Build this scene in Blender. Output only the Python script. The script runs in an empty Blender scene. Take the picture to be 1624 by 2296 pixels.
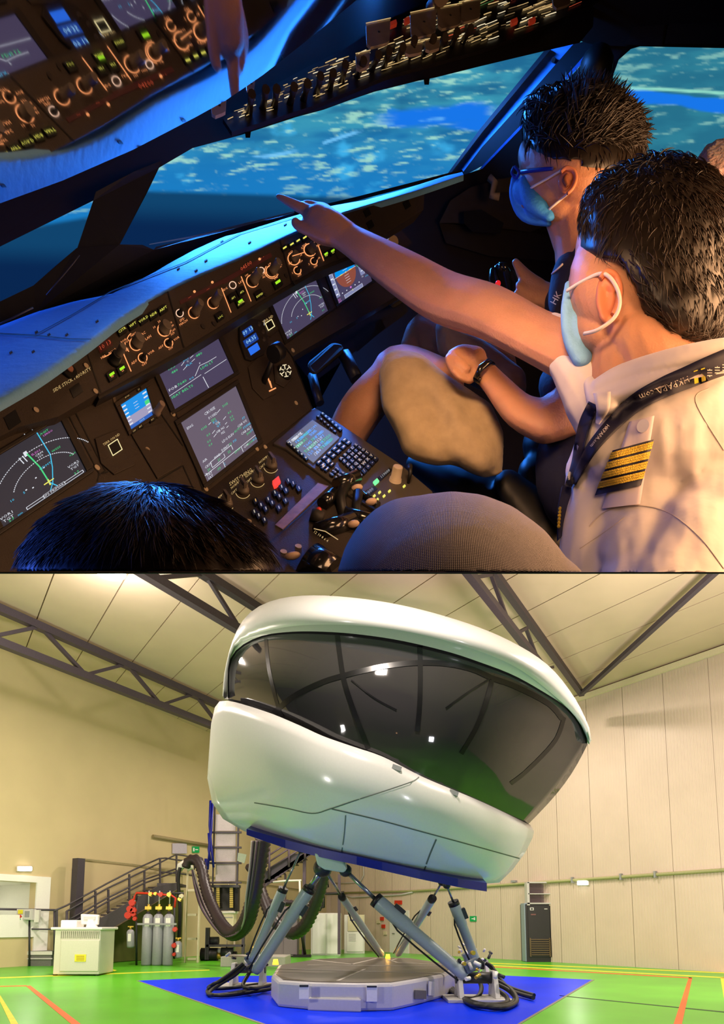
import bpy, bmesh, math, random
import numpy as np
from mathutils import Vector, Matrix, noise
from mathutils.bvhtree import BVHTree
random.seed(7)
SC = bpy.context.scene
COL = SC.collection
# ------------------------------------------------------------------ camera, world, exposure
FP, CX, CY, PITCH, EYE = 1500.0, 812.0, 1888.0, math.radians(7), 1.3
cam_d = bpy.data.cameras.new('camera'); cam = bpy.data.objects.new('camera', cam_d); COL.objects.link(cam)
cam_d.sensor_fit = 'HORIZONTAL'; cam_d.sensor_width = 36.0
cam_d.lens = 36.0*FP/1624.0
cam_d.shift_y = (CY-1148.0)/1624.0
cam_d.clip_start = 0.01; cam_d.clip_end = 200
cam.location = (0, 0, EYE); cam.rotation_euler = (math.pi/2+PITCH, 0, 0)
SC.camera = cam
SC.view_settings.view_transform = 'Standard'; SC.view_settings.look = 'None'
SC.view_settings.exposure = 0.0; SC.view_settings.gamma = 1.0; SC.view_settings.use_curve_mapping = False
w = bpy.data.worlds.new('world'); SC.world = w; w.use_nodes = True
w.node_tree.nodes['Background'].inputs[0].default_value = (0.02, 0.02, 0.02, 1); w.node_tree.nodes['Background'].inputs[1].default_value = 1.0

V = Vector
CAM = V((0, 0, EYE)); FWD = V((0, math.cos(PITCH), math.sin(PITCH))); UPV = V((0, -math.sin(PITCH), math.cos(PITCH)))
def ray(px, py): return V((1, 0, 0))*((px-CX)/FP) + FWD + UPV*((CY-py)/FP)
def P(px, py, d): return CAM + ray(px, py)*d
def hit(px, py, p0, n):
    r = ray(px, py); return CAM + r*((p0-CAM).dot(n)/r.dot(n))
def G(px, py, z=0.0): return hit(px, py, V((0, 0, z)), V((0, 0, 1)))
def S(px, py, Y): return hit(px, py, V((0, Y, 0)), V((0, 1, 0)))
def depth_of(p): return (p-CAM).dot(FWD)

def light(name, loc, size, power, color, aim=None, sy=None, kind='AREA', spread=None):
    l = bpy.data.lights.new(name, kind); o = bpy.data.objects.new(name, l); COL.objects.link(o)
    l.energy = power; l.color = color; o.location = loc
    if kind == 'AREA':
        l.size = size
        if sy: l.shape = 'RECTANGLE'; l.size_y = sy
        if spread: l.spread = spread
    else: l.shadow_soft_size = size
    if aim is not None: o.rotation_euler = (V(aim)-V(loc)).to_track_quat('-Z', 'Y').to_euler()
    return o
# hangar lights (high bay lamps under the roof, then added fills)
for (lx, ly, lp) in ((-6.0, 14.5, 620), (6.5, 12.5, 560), (-1.5, 23, 460), (0.5, 8.2, 520), (4.2, 19.5, 420)):
    light('high_bay_light', (lx, ly, 8.6), 0.6, lp, (1.0, 0.86, 0.74), (lx, ly, 0))
light('wall_fill_light', (-8.0, 12.0, 3.0), 1.2, 330, (1.0, 0.84, 0.66), (-10, 22, 4))  # unseen fill added to brighten the yellow wall
light('wall_fill_light', (7.0, 10.5, 3.0), 1.2, 330, (1.0, 0.78, 0.72), (9.3, 18.5, 4.0))  # the same added fill for the ribbed wall
for (lx, ly, lp) in ((-5, 13, 150), (6.5, 13.0, 210), (1, 21, 140)):
    light('roof_fill_light', (lx, ly, 5.2), 1.5, lp, (1.0, 0.82, 0.72), (lx, ly, 10))  # added fill standing in for bounce light on the ceiling
light('pod_fill_light', (-6.2, 5.0, 2.6), 0.7, 190, (1.0, 0.93, 0.88), (-1.5, 12, 4.6))  # frontal fill added for the pod, no lamp stands here
light('pod_fill_light', (6.0, 4.5, 2.4), 0.7, 140, (0.95, 0.93, 1.0), (2.5, 12, 4.4))  # second added pod fill, from the right
# cockpit lights
light('screen_fill_light', P(560, -40, 2.25), 0.9, 78, (0.03, 0.23, 1.0), P(300, 680, 1.2), sy=0.3, spread=1.5)  # blue fill added to strengthen the screen's light on the glareshield
light('screen_fill_light', P(930, -40, 2.42), 0.4, 26, (0.05, 0.25, 1.0), P(1150, 240, 2.7), spread=1.3)  # another added blue fill, aimed at the right windshield pillar
light('left_fill_light', P(-1300, 250, 0.9), 0.6, 11, (0.06, 0.16, 1.0), P(600, 1000, 0.8))  # unseen blue fill added far left, for the knit cap and glareshield
light('warm_cabin_light', P(2250, 520, 0.95), 0.9, 34, (1.0, 0.52, 0.24), P(1350, 800, 1.15))
light('warm_cabin_light', P(1900, 150, .42), 0.30, 2.2, (1.0, 0.6, 0.34), P(1000, 900, 1.3))
light('warm_cabin_light', P(1080, -70, .72), 0.2, 2.1, (1.0, 0.56, 0.28), P(1060, 900, 1.3), spread=1.5)  # warm fill added overhead to brighten the legs, no fixture there

# ------------------------------------------------------------------ materials
MATS = {}
def mat(name, col, rough=0.5, metal=0.0, emit=None, es=0.0, noise_amt=0.08, noise_scale=30.0, bump=0.0, bump_scale=80.0, trans=0.0, alpha=1.0, ior=1.45, sheen=0.0, coat=0.0, spec=0.5, alongs=None, wave=None):
    if name in MATS: return MATS[name]
    m = bpy.data.materials.new(name); m.use_nodes = True; nt = m.node_tree
    b = nt.nodes['Principled BSDF']
    c = (*col, 1) if len(col) == 3 else col
    b.inputs['Base Color'].default_value = c
    b.inputs['Roughness'].default_value = rough; b.inputs['Metallic'].default_value = metal
    b.inputs['IOR'].default_value = ior; b.inputs['Specular IOR Level'].default_value = spec
    if trans: b.inputs['Transmission Weight'].default_value = trans
    if alpha < 1: b.inputs['Alpha'].default_value = alpha
    if sheen: b.inputs['Sheen Weight'].default_value = sheen
    if coat: b.inputs['Coat Weight'].default_value = coat; b.inputs['Coat Roughness'].default_value = 0.06
    if emit is not None:
        b.inputs['Emission Color'].default_value = (*emit, 1); b.inputs['Emission Strength'].default_value = es
    tc = None
    if noise_amt > 0 or bump > 0 or wave:
        tc = nt.nodes.new('ShaderNodeTexCoord')
    if noise_amt > 0:
        n = nt.nodes.new('ShaderNodeTexNoise'); n.inputs['Scale'].default_value = noise_scale; n.inputs['Detail'].default_value = 4
        mp = None
        if alongs:
            mp = nt.nodes.new('ShaderNodeMapping'); mp.inputs['Scale'].default_value = alongs
            nt.links.new(tc.outputs['Object'], mp.inputs[0]); nt.links.new(mp.outputs[0], n.inputs['Vector'])
        else: nt.links.new(tc.outputs['Object'], n.inputs['Vector'])
        r = nt.nodes.new('ShaderNodeValToRGB')
        r.color_ramp.elements[0].position = 0.3; r.color_ramp.elements[1].position = 0.7
        r.color_ramp.elements[0].color = tuple(max(0, x*(1-noise_amt)) for x in c[:3])+(1,)
        r.color_ramp.elements[1].color = tuple(min(1, x*(1+noise_amt)) for x in c[:3])+(1,)
        nt.links.new(n.outputs['Fac'], r.inputs[0]); nt.links.new(r.outputs[0], b.inputs['Base Color'])
    if bump > 0:
        n2 = nt.nodes.new('ShaderNodeTexNoise'); n2.inputs['Scale'].default_value = bump_scale; n2.inputs['Detail'].default_value = 3
        nt.links.new(tc.outputs['Object'], n2.inputs['Vector'])
        bp = nt.nodes.new('ShaderNodeBump'); bp.inputs['Strength'].default_value = bump; bp.inputs['Distance'].default_value = 0.01
        nt.links.new(n2.outputs['Fac'], bp.inputs['Height']); nt.links.new(bp.outputs[0], b.inputs['Normal'])
    if wave:
        wv = nt.nodes.new('ShaderNodeTexWave'); wv.inputs['Scale'].default_value = wave[0]; wv.bands_direction = wave[2] if len(wave) > 2 else 'X'
        nt.links.new(tc.outputs['Object'], wv.inputs['Vector'])
        bp = nt.nodes.new('ShaderNodeBump'); bp.inputs['Strength'].default_value = wave[1]; bp.inputs['Distance'].default_value = 0.02
        nt.links.new(wv.outputs['Fac'], bp.inputs['Height']); nt.links.new(bp.outputs[0], b.inputs['Normal'])
    MATS[name] = m; return m
def glow(name, col, s=1.0):
    return mat(name, (0.01, 0.01, 0.01), 0.6, emit=col, es=s, noise_amt=0)

# ------------------------------------------------------------------ mesh helpers
class MB:
    def __init__(s): s.v = []; s.f = []; s.sm = []
    def add(s, vs, fs, smooth=False):
        o = len(s.v); s.v += [V(x) for x in vs]; s.f += [tuple(o+i for i in f) for f in fs]; s.sm += [smooth]*len(fs); return s
    def hexa(s, p):   # 8 points: bottom 4, top 4
        return s.add(p, [(0,3,2,1),(4,5,6,7),(0,1,5,4),(1,2,6,5),(2,3,7,6),(3,0,4,7)])
    def box(s, a, b):
        (x0,y0,z0),(x1,y1,z1) = a, b
        return s.hexa([(x0,y0,z0),(x1,y0,z0),(x1,y1,z0),(x0,y1,z0),(x0,y0,z1),(x1,y0,z1),(x1,y1,z1),(x0,y1,z1)])
    def obox(s, c, ax, ay, az):  # centre and half axes
        c = V(c); ax, ay, az = V(ax), V(ay), V(az)
        return s.hexa([c-ax-ay-az, c+ax-ay-az, c+ax+ay-az, c-ax+ay-az, c-ax-ay+az, c+ax-ay+az, c+ax+ay+az, c-ax+ay+az])
    def prism(s, poly, off, smooth=False):
        n = len(poly); off = V(off) if not isinstance(off, list) else off
        top = [V(p)+(off if not isinstance(off, list) else off[i]) for i, p in enumerate(poly)]
        s.add(list(poly)+top, [tuple(range(n))[::-1], tuple(range(n, 2*n))] + [(i, (i+1) % n, n+(i+1) % n, n+i) for i in range(n)], smooth)
        return s
    def tube(s, pts, r, n=8, cap=True, smooth=True, up=None):
        pts = [V(p) for p in pts]; m = len(pts); rs = r if isinstance(r, (list, tuple)) else [r]*m
        ts = []
        for i in range(m):
            t = pts[min(i+1, m-1)]-pts[max(i-1, 0)]
            ts.append(t.normalized() if t.length > 1e-9 else V((0,0,1)))
        u = ts[0].orthogonal().normalized() if up is None else (V(up)-ts[0]*V(up).dot(ts[0])).normalized()
        vs = []
        for i in range(m):
            u = (u - ts[i]*u.dot(ts[i]))
            u = u.normalized() if u.length > 1e-6 else ts[i].orthogonal().normalized()
            w_ = ts[i].cross(u)
            for k in range(n):
                a = 2*math.pi*k/n; vs.append(pts[i]+(u*math.cos(a)+w_*math.sin(a))*rs[i])
        fs = [(i*n+k, i*n+(k+1) % n, (i+1)*n+(k+1) % n, (i+1)*n+k) for i in range(m-1) for k in range(n)]
        o = len(s.v); s.add(vs, fs, smooth)
        if cap:
            s.f += [tuple(o+k for k in range(n))[::-1], tuple(o+(m-1)*n+k for k in range(n))]; s.sm += [False, False]
        return s
    def cyl(s, a, b, r0, r1=None, n=12, smooth=True): return s.tube([a, b], [r0, r0 if r1 is None else r1], n, True, smooth)
    def ball(s, c, r, n=12, m=8, sc=None):
        c = V(c); sc = sc or (V((r,0,0)), V((0,r,0)), V((0,0,r)))
        vs = [c+sc[2]]
        for i in range(1, m):
            t = math.pi*i/m
            for k in range(n):
                a = 2*math.pi*k/n
                vs.append(c+sc[0]*(math.sin(t)*math.cos(a))+sc[1]*(math.sin(t)*math.sin(a))+sc[2]*math.cos(t))
        vs.append(c-sc[2]); e = len(vs)-1
        fs = [(0, 1+k, 1+(k+1) % n) for k in range(n)]
        for i in range(m-2):
            fs += [(1+i*n+k, 1+(i+1)*n+k, 1+(i+1)*n+(k+1) % n, 1+i*n+(k+1) % n) for k in range(n)]
        fs += [(e, 1+(m-2)*n+(k+1) % n, 1+(m-2)*n+k) for k in range(n)]
        return s.add(vs, fs, True)
    def grid(s, rows, smooth=True, closed=False):
        n = len(rows[0]); vs = [p for r in rows for p in r]
        fs = [(i*n+k, i*n+(k+1) % n, (i+1)*n+(k+1) % n, (i+1)*n+k) for i in range(len(rows)-1) for k in range(n if closed else n-1)]
        return s.add(vs, fs, smooth)

WLOC = {}
def tag(o, label=None, cat=None, group=None, kind=None):
    if label: o['label'] = label
    if cat: o['category'] = cat
    if group: o['group'] = group
    if kind: o['kind'] = kind
    return o
def wl(o): return WLOC.get(o.name, V((0,0,0)))
def thing(name, label, cat, loc=(0,0,0), group=None):
    o = bpy.data.objects.new(name, None); COL.objects.link(o); o.location = loc; o.empty_display_size = 0.1
    WLOC[o.name] = V(loc); return tag(o, label, cat, group)
def obj(name, mb, material, parent=None, label=None, cat=None, group=None, kind=None, bevel=0.0, origin=None, subsurf=0):
    if parent is not None: og = wl(parent)
    elif origin is not None: og = V(origin)
    else:
        lo = V([min(v[i] for v in mb.v) for i in range(3)]); hi = V([max(v[i] for v in mb.v) for i in range(3)])
        og = V(((lo.x+hi.x)/2, (lo.y+hi.y)/2, lo.z))
    me = bpy.data.meshes.new(name); me.from_pydata([tuple(v-og) for v in mb.v], [], mb.f)
    me.polygons.foreach_set('use_smooth', mb.sm)
    me.materials.append(material); me.update()
    bm = bmesh.new(); bm.from_mesh(me); bmesh.ops.recalc_face_normals(bm, faces=bm.faces); bm.to_mesh(me); bm.free()
    o = bpy.data.objects.new(name, me); COL.objects.link(o)
    if parent is not None: o.parent = parent; WLOC[o.name] = og
    else: o.location = og; WLOC[o.name] = og
    if bevel > 0:
        bv = o.modifiers.new('bevel', 'BEVEL'); bv.width = bevel; bv.segments = 2; bv.limit_method = 'ANGLE'; bv.angle_limit = 0.6
    if subsurf:
        ss = o.modifiers.new('sub', 'SUBSURF'); ss.levels = subsurf; ss.render_levels = subsurf
    return tag(o, label, cat, group, kind)
def crom(pts, n=8):
    """Catmull-Rom through pts (tuples of any length)."""
    p = [np.array(q, float) for q in pts]; out = []
    for i in range(len(p)-1):
        a, b, c, d = p[max(i-1, 0)], p[i], p[i+1], p[min(i+2, len(p)-1)]
        for k in range(n):
            t = k/n; out.append(0.5*((2*b)+(-a+c)*t+(2*a-5*b+4*c-d)*t*t+(-a+3*b-3*c+d)*t**3))
    out.append(p[-1]); return out
_gl = {}
def text_polys(s, size=1.0, align='CENTER'):
    """vertices and faces of a flat text in its own 2-D frame, cap height about 0.7*size."""
    k = (s, align)
    if k not in _gl:
        cu = bpy.data.curves.new('t', 'FONT'); cu.body = s; cu.align_x = align; cu.align_y = 'CENTER'; cu.resolution_u = 1
        o = bpy.data.objects.new('t', cu); COL.objects.link(o)
        dg = bpy.context.evaluated_depsgraph_get(); me = bpy.data.meshes.new_from_object(o.evaluated_get(dg))
        _gl[k] = ([tuple(v.co[:2]) for v in me.vertices], [tuple(p.vertices) for p in me.polygons])
        bpy.data.objects.remove(o); bpy.data.curves.remove(cu); bpy.data.meshes.remove(me)
    vs, fs = _gl[k]; return [(x*size, y*size) for x, y in vs], fs
def add_text(mb, s, fn, size=1.0, align='CENTER', flip=False):
    """fn maps text (x, y) to a world point."""
    vs, fs = text_polys(s, size, align); mb.add([fn(x, y) for x, y in vs], fs)
# ================================================================== THE HANGAR
RD = ray(-175, 2072); RD.z = 0; RD.normalize()      # along the right wall, away from the camera
LD = ray(1660, 2072); LD.z = 0; LD.normalize()      # along the left wall, towards the corner
R0 = G(1305, 2161); CO = G(734, 2126.6); CO = R0+RD*(CO-R0).dot(RD); ZV = V((0,0,1))
NR = V((-RD.y, RD.x, 0))*-1
if NR.dot(CAM-R0) < 0: NR = -NR                      # into the room
NL = V((-LD.y, LD.x, 0))
if NL.dot(CAM-CO) < 0: NL = -NL
def RWp(px, py, h=0): return hit(px, py, R0+NR*h, NR)
def LWp(px, py, h=0): return hit(px, py, CO+NL*h, NL)
def ceil_z(p): return 9.1 + 0.05*max(0.0, (p-R0).dot(NR))
cn = (ZV - NR*0.05).normalized(); c0 = R0+ZV*9.1
def CEp(px, py, h=0): return hit(px, py, c0-ZV*h, cn)

m_wallL = mat('painted_plaster_yellow', (0.60, 0.49, 0.28), 0.75, noise_amt=0.04, noise_scale=0.8, spec=0.2)
m_wallR = mat('ribbed_wall_panel', (0.62, 0.50, 0.40), 0.45, noise_amt=0.04, noise_scale=1.5, spec=0.35)
m_ceil = mat('ceiling_panel', (0.58, 0.46, 0.33), 0.5, noise_amt=0.05, noise_scale=0.6, spec=0.3)
m_green = mat('green_floor_paint', (0.10, 0.46, 0.018), 0.3, spec=.22, noise_amt=0.10, noise_scale=0.9, bump=0.03, bump_scale=3)
m_blue = mat('blue_floor_paint', (0.0, 0.03, 0.85), 0.4, spec=.06, noise_amt=0.06, noise_scale=0.9, bump=0.03, bump_scale=3)
m_yel = mat('yellow_floor_line', (0.75, 0.68, 0.03), 0.5, noise_amt=0.1, noise_scale=8)
m_ora = mat('orange_floor_line', (0.78, 0.12, 0.01), 0.5, noise_amt=0.1, noise_scale=8)
m_steel = mat('dark_violet_steel', (0.055, 0.045, 0.06), 0.45, noise_amt=0.1)
m_steelb = mat('steel_truss', (0.06, 0.045, 0.06), 0.5, noise_amt=0.1)
m_white = mat('white_paint', (0.75, 0.72, 0.68), 0.4, noise_amt=0.03)
m_cream = mat('cream_paint', (0.70, 0.62, 0.42), 0.5, noise_amt=0.03)
m_black = mat('black_rubber', (0.015, 0.012, 0.012), 0.45, noise_amt=0.2)
m_dark = mat('dark_metal', (0.03, 0.03, 0.035), 0.4, noise_amt=0.15)
m_grey = mat('grey_paint', (0.30, 0.30, 0.31), 0.4, noise_amt=0.05)
m_lgrey = mat('light_grey_paint', (0.55, 0.53, 0.52), 0.35, noise_amt=0.04)
m_red = mat('red_paint', (0.6, 0.03, 0.01), 0.4, noise_amt=0.05)
m_brass = mat('brass', (0.6, 0.4, 0.06), 0.35, 0.6, noise_amt=0.1)
m_jbl = mat('deep_blue_paint', (0.005, 0.008, 0.22), 0.4, noise_amt=0.1)
m_lamp = mat('lamp_diffuser', (0.9, 0.9, 0.9), 0.4, emit=(1, 0.97, 0.9), es=6, noise_amt=0)
m_sign = mat('green_sign', (0.0, 0.26, 0.06), 0.5, noise_amt=0.02, emit=(0, .26, .06), es=.3)
m_signw = mat('white_print', (0.85, 0.85, 0.85), 0.5, noise_amt=0)

# floor, walls, ceiling
f = MB(); f.box((-22, -6, -0.2), (26, 42, 0)); obj('floor', f, m_green, kind='structure', label='glossy green painted hangar floor')
fl = bpy.data.objects['floor']
def flat(name, pix, m, z, label=None, kind='structure', parent=fl):
    b = MB(); poly = [G(x, y, 0) for x, y in pix]; poly = [V((p.x, p.y, 0.0)) for p in poly]
    b.prism(poly, V((0,0,z))); return obj(name, b, m, parent, label=label)
flat('painted_zone', [(310,2199),(560,2188),(1140,2188),(1328,2197),(1105,2330),(690,2330)], m_blue, 0.003, 'bright blue painted zone')
flat('zone_edge', [(1328,2197),(1334,2197),(1112,2330),(1104,2330)], mat('grey_line', (.2,.18,.15), .6), 0.005)
flat('zone_edge', [(310,2199),(306,2199),(682,2330),(694,2330)], MATS['grey_line'], 0.005)
for q in ([(0,2222),(0,2234),(170,2400),(205,2400)], [(60,2211),(70,2211),(230,2330),(205,2330)]):
    pass
flat('floor_line', [(0,2231),(0,2246),(40,2330),(62,2330)], m_yel, 0.004, 'yellow line')
flat('floor_line', [(58,2211),(68,2210),(212,2320),(188,2320)], m_ora, 0.004, 'orange line')
flat('floor_line', [(0,2191.5),(0,2193.5),(470,2176),(470,2174.5)], m_yel, 0.004)
flat('floor_line', [(0,2211),(0,2212.5),(60,2211.5),(60,2209.5)], m_ora, 0.004)
flat('floor_line', [(225,2168),(228,2167),(262,2176),(256,2177.5)], m_yel, 0.004)
flat('floor_line', [(1545,2192),(1553,2192),(1522,2330),(1500,2330)], m_ora, 0.004, 'orange line')
flat('floor_line', [(1616,2192),(1626,2192),(1650,2250),(1626,2250)], m_yel, 0.004, 'yellow line')
flat('floor_line', [(1100,2159),(1100,2160.5),(1640,2183),(1640,2181)], m_yel, 0.004)
flat('floor_line', [(1100,2164),(1100,2165.5),(1640,2194),(1640,2192)], m_yel, 0.004)
flat('floor_line', [(1100,2167),(1100,2168.5),(1553,2194),(1550,2192)], m_ora, 0.004)
flat('floor_joint', [(1255,2232),(1255,2233.4),(1640,2272),(1640,2270)], mat('joint', (.03,.06,.02), .7), 0.003)
# left wall with panel seams
def wall(name, a, b, nrm, th, z1a, z1b, m, label):
    mb = MB(); o = -nrm*th
    mb.hexa([a, b, b+o, a+o, a+ZV*z1a, b+ZV*z1b, b+o+ZV*z1b, a+o+ZV*z1a]); return obj(name, mb, m, kind='structure', label=label)
LE = CO-LD*26
def lsz(p): return (p-CO).dot(LD), p.z
def lw(s_, z, h=0): return CO+LD*s_+ZV*z+NL*h
s_r, z_t = lsz(LWp(81, 1979)); z_b = lsz(LWp(81, 2052))[1]; s_l = -24.0
mb = MB()
for (sa, sb, za, zb0, zb1) in ((-26, s_l, 0, 10.6, 10.6), (s_r, 0, 0, 10.3, 9.4), (s_l, s_r, 0, z_b, z_b), (s_l, s_r, z_t, 10.6, 10.3)):
    mb.hexa([lw(sa,za), lw(sb,za), lw(sb,za,-.3), lw(sa,za,-.3), lw(sa,zb0), lw(sb,zb1), lw(sb,zb1,-.3), lw(sa,zb0,-.3)])
wl_o = obj('wall_left', mb, m_wallL, kind='structure', label='tall plain yellow plaster wall')
RE = R0-RD*26
wr_o = wall('wall_right', CO, RE, NR, 0.2, 9.3, 9.3, m_wallR, 'tall ribbed wall of vertical pinkish beige panels')
m_rib = mat('ribbed_panel_face', (0.62, 0.50, 0.40), 0.42, noise_amt=0.03, noise_scale=1.2, spec=0.4)
k0 = (CO-R0).dot(RD)
seam = []
t = -0.615
while t < k0: t += 1.41
t -= 1.41
start = k0; segs = []
while t > -16:
    segs.append((start, t)); start = t; t -= 1.41
for (ta, tb) in segs:
    mb = MB(); g = 0.006
    A = R0+RD*(ta-g); B = R0+RD*(tb+g)
    n = 14; L = (B-A).length; T = (B-A).normalized()
    prof = []
    for i in range(n):       # shallow vertical ribs
        s0 = L*i/n; w_ = L/n
        prof += [(s0, .03), (s0+w_*.42, .03), (s0+w_*.5, .024), (s0+w_*.92, .024)]
    prof.append((L, .03))
    lo = [A+T*s+NR*h for s, h in prof]; hi = [p+ZV*9.08 for p in lo]
    mb.grid([lo, hi], smooth=False); obj('panel', mb, m_rib, wr_o)
# rear and side closures behind the camera
mb = MB(); mb.box((-22, -6.2, 0), (26, -6, 12)); obj('wall_rear', mb, m_wallL, kind='structure')
# ceiling in strips that run along the right wall
ce = MB(); o_ = ZV*0.15
def cpt(a, b): p = R0+NR*a+RD*b; return V((p.x, p.y, 9.1+0.05*a))
ce.hexa([cpt(-.3,-30)+o_, cpt(27,-30)+o_, cpt(27,18)+o_, cpt(-.3,18)+o_, cpt(-.3,-30)+o_*2, cpt(27,-30)+o_*2, cpt(27,18)+o_*2, cpt(-.3,18)+o_*2])
ce_o = obj('ceiling', ce, m_ceil, kind='structure', label='flat beige panelled hangar ceiling')
m_cp = mat('ceiling_strip', (0.60, 0.47, 0.34), 0.42, noise_amt=0.05, noise_scale=0.7, spec=0.35)
a = -0.3
while a < 26:
    mb = MB(); p = [cpt(a+.015,-28), cpt(a+1.5-.015,-28), cpt(a+1.5-.015,17.8), cpt(a+.015,17.8)]
    mb.prism(p, o_); obj('panel', mb, m_cp, ce_o); a += 1.5
# eave trim on the right wall, dado pipe
mb = MB(); A = CO+ZV*8.95+NR*.08; B = RE+ZV*8.95+NR*.08
mb.obox((A+B)/2, (B-A)/2, NR*.04, ZV*.09); obj('trim_1', mb, m_cream, kind='structure', label='pale eave flashing along the ribbed wall')
# trusses
def truss(label, top, bot, webs, tw, bw, ww, n_ext=1.0):
    """top/bot: two pixels each; the top one lies just under the ceiling, the bottom one in the same vertical plane"""
    t = thing('roof_truss', label, 'truss', (0,0,0), 'dark steel trusses under the hangar ceiling')
    A, B = CEp(*top[0], .22), CEp(*top[1], .22)
    n = (B-A).cross(ZV).normalized()
    C_, D_ = hit(*bot[0], A, n), hit(*bot[1], A, n)
    u = (B-A).normalized()
    def bar(name, p, q, w_, lab=None):
        b = MB(); d = (q-p).normalized(); s1 = n*w_; s2 = d.cross(n).normalized()*w_
        b.hexa([p-s1-s2, p+s1-s2, p+s1+s2, p-s1+s2, q-s1-s2, q+s1-s2, q+s1+s2, q-s1+s2]); obj(name, b, m_steelb, t)
    bar('top_chord', A, B, tw); bar('bottom_chord', C_, D_, bw)
    for (p, q) in webs:
        bar('brace', hit(*p, A, n), hit(*q, A, n), ww)
truss('long dark truss above the plain yellow wall at far left', [(-60,1339),(560,1612)], [(-60,1417),(560,1660)],
      [((-60,1436),(80,1407)),((95,1410),(187,1508)),((195,1512),(276,1491)),((290,1496),(357,1576)),((366,1579),(432,1557)),((440,1560),(480,1612)),((484,1626),(545,1608))], .11, .11, .05)
truss('dark truss that meets the crown of the white simulator pod', [(380,1238),(620,1390)], [(250,1240),(620,1462)],
      [((345,1296),(455,1287)),((462,1290),(530,1398)),((536,1404),(610,1392))], .10, .10, .045)
truss('steep dark truss right of the simulator pod', [(1075,1238),(1305,1556)], [(1010,1232),(1290,1590)],
      [((1068,1294),(1104,1288)),((1102,1290),(1143,1402)),((1157,1421),(1182,1408)),((1180,1410),(1212,1494)),((1214,1500),(1240,1496)),((1050,1240),(1068,1294))], .085, .085, .04)
b = MB(); b.tube([CEp(1640,1250,.3), CEp(1307,1553,.3)], .10, 6, smooth=False)
obj('roof_brace', b, m_steelb, label='single straight dark steel brace under the ceiling at right', cat='beam')
# lamps
for (x, y, w_, h_, fn, lab) in ((53, 1948, 17, 6, LWp, 'white wall lamp above the bright window opening'), (1310, 1980, 13, 5.5, RWp, 'white wall lamp under the cable tray on the ribbed wall')):
    p = [fn(x-w_, y-h_, .02), fn(x+w_, y-h_, .02), fn(x+w_, y+h_, .02), fn(x-w_, y+h_, .02)]
    n = NL if fn is LWp else NR
    t = thing('wall_lamp', lab, 'lamp', tuple(fn(x, y, .02)))
    mb = MB(); mb.prism(p, n*.06); obj('housing', mb, m_white, t, bevel=.02)
    c = sum(p, V((0,0,0)))/4; mb = MB(); mb.prism([c+(q-c)*.86+n*.06 for q in p], n*.06); obj('diffuser', mb, m_lamp, t, bevel=.03)
    light('wall_lamp_light', tuple(c+n*.6), .2, 14, (1, .95, .85), tuple(c+n*5))
# high bay lamp
hb = CEp(250, 1274, .22); t = thing('high_bay_lamp', 'glaring round lamp hung under the ceiling at upper left', 'lamp', tuple(hb))
mb = MB(); mb.tube([hb+ZV*.06, hb-ZV*.05, hb-ZV*.12], [.08, .2, .34], 24); obj('housing', mb, m_grey, t)
mb = MB(); mb.cyl(hb-ZV*.12, hb-ZV*.15, .32, n=24); obj('diffuser', mb, mat('lamp_hot', (.9,.9,.9), .4, emit=(1,.96,.9), es=40, noise_amt=0), t)
light('high_bay_glow', tuple(hb-ZV*.45), .25, 330, (1, .88, .84), kind='POINT')
# long pipes along the walls
def wallpipe(name, pts, fn, r, m, label, cat='pipe', h=.08):
    mb = MB(); mb.tube([fn(x, y, h) for x, y in pts], r, 8); return obj(name, mb, m, label=label, cat=cat)
wallpipe('cable_tray', [(735,2003),(925,1998),(1630,1950)], RWp, .05, mat('tray', (.36,.36,.16), .5), 'long horizontal cable tray across the ribbed wall', 'cable tray')
for x in (1284, 1393, 1470):
    mb = MB(); p = RWp(x, 1998-.0687*(x-925), .1); mb.obox(p, RD*.03, NR*.05, ZV*.1); obj('clip', mb, m_grey, bpy.data.objects['cable_tray'])
wallpipe('conduit', [(343,1875),(475,1897)], LWp, .07, mat('tray2', (.30,.24,.12), .5), 'thick brown conduit high on the yellow wall', 'conduit')
wallpipe('rail_cable', [(182,1925),(300,1938),(420,1958),(735,2004)], LWp, .022, mat('tray3', (.40,.34,.18), .5), 'thin cable line along the yellow wall above the stairs', 'cable')
wallpipe('pipe', [(815,1930),(816,1962),(808,1978),(776,1980),(745,1980)], RWp, .03, m_lgrey, 'bent grey pipe on the wall left of the white cabinets')
wallpipe('pipe', [(760,2004),(790,2012),(900,2006),(926,2000)], RWp, .04, m_lgrey, 'short grey pipe under the pod near the wall corner')

# door and small wall items
def wbox(name, fn, n, x0, x1, y0, y1, th, m, parent=None, label=None, cat=None, kind=None, bevel=0, h=0.03, group=None):
    mb = MB(); mb.prism([fn(x0,y0,h), fn(x1,y0,h), fn(x1,y1,h), fn(x0,y1,h)], n*th)
    return obj(name, mb, m, parent, label=label, cat=cat, kind=kind, bevel=bevel, group=group)
d = wbox('door_1', RWp, NR, 876, 918, 2041, 2140, .05, m_white, label='plain white door behind the crossed actuators', kind='structure', h=.03)
mb = MB(); p = RWp(882, 2093, .12); mb.obox(p, RD*.09, NR*.012, ZV*.012); obj('handle', mb, m_dark, d)
wbox('wall_sign', RWp, NR, 1055, 1069, 2054, 2066, .03, m_sign, label='small green exit sign on the ribbed wall right of the actuators', cat='sign')
sg = bpy.data.objects['wall_sign']
wbox('arrow', RWp, NR, 1058, 1066, 2059, 2061, .01, m_signw, sg, h=.062); wbox('pictogram', RWp, NR, 1063, 1066, 2057, 2063, .01, m_signw, sg, h=.062)
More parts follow.
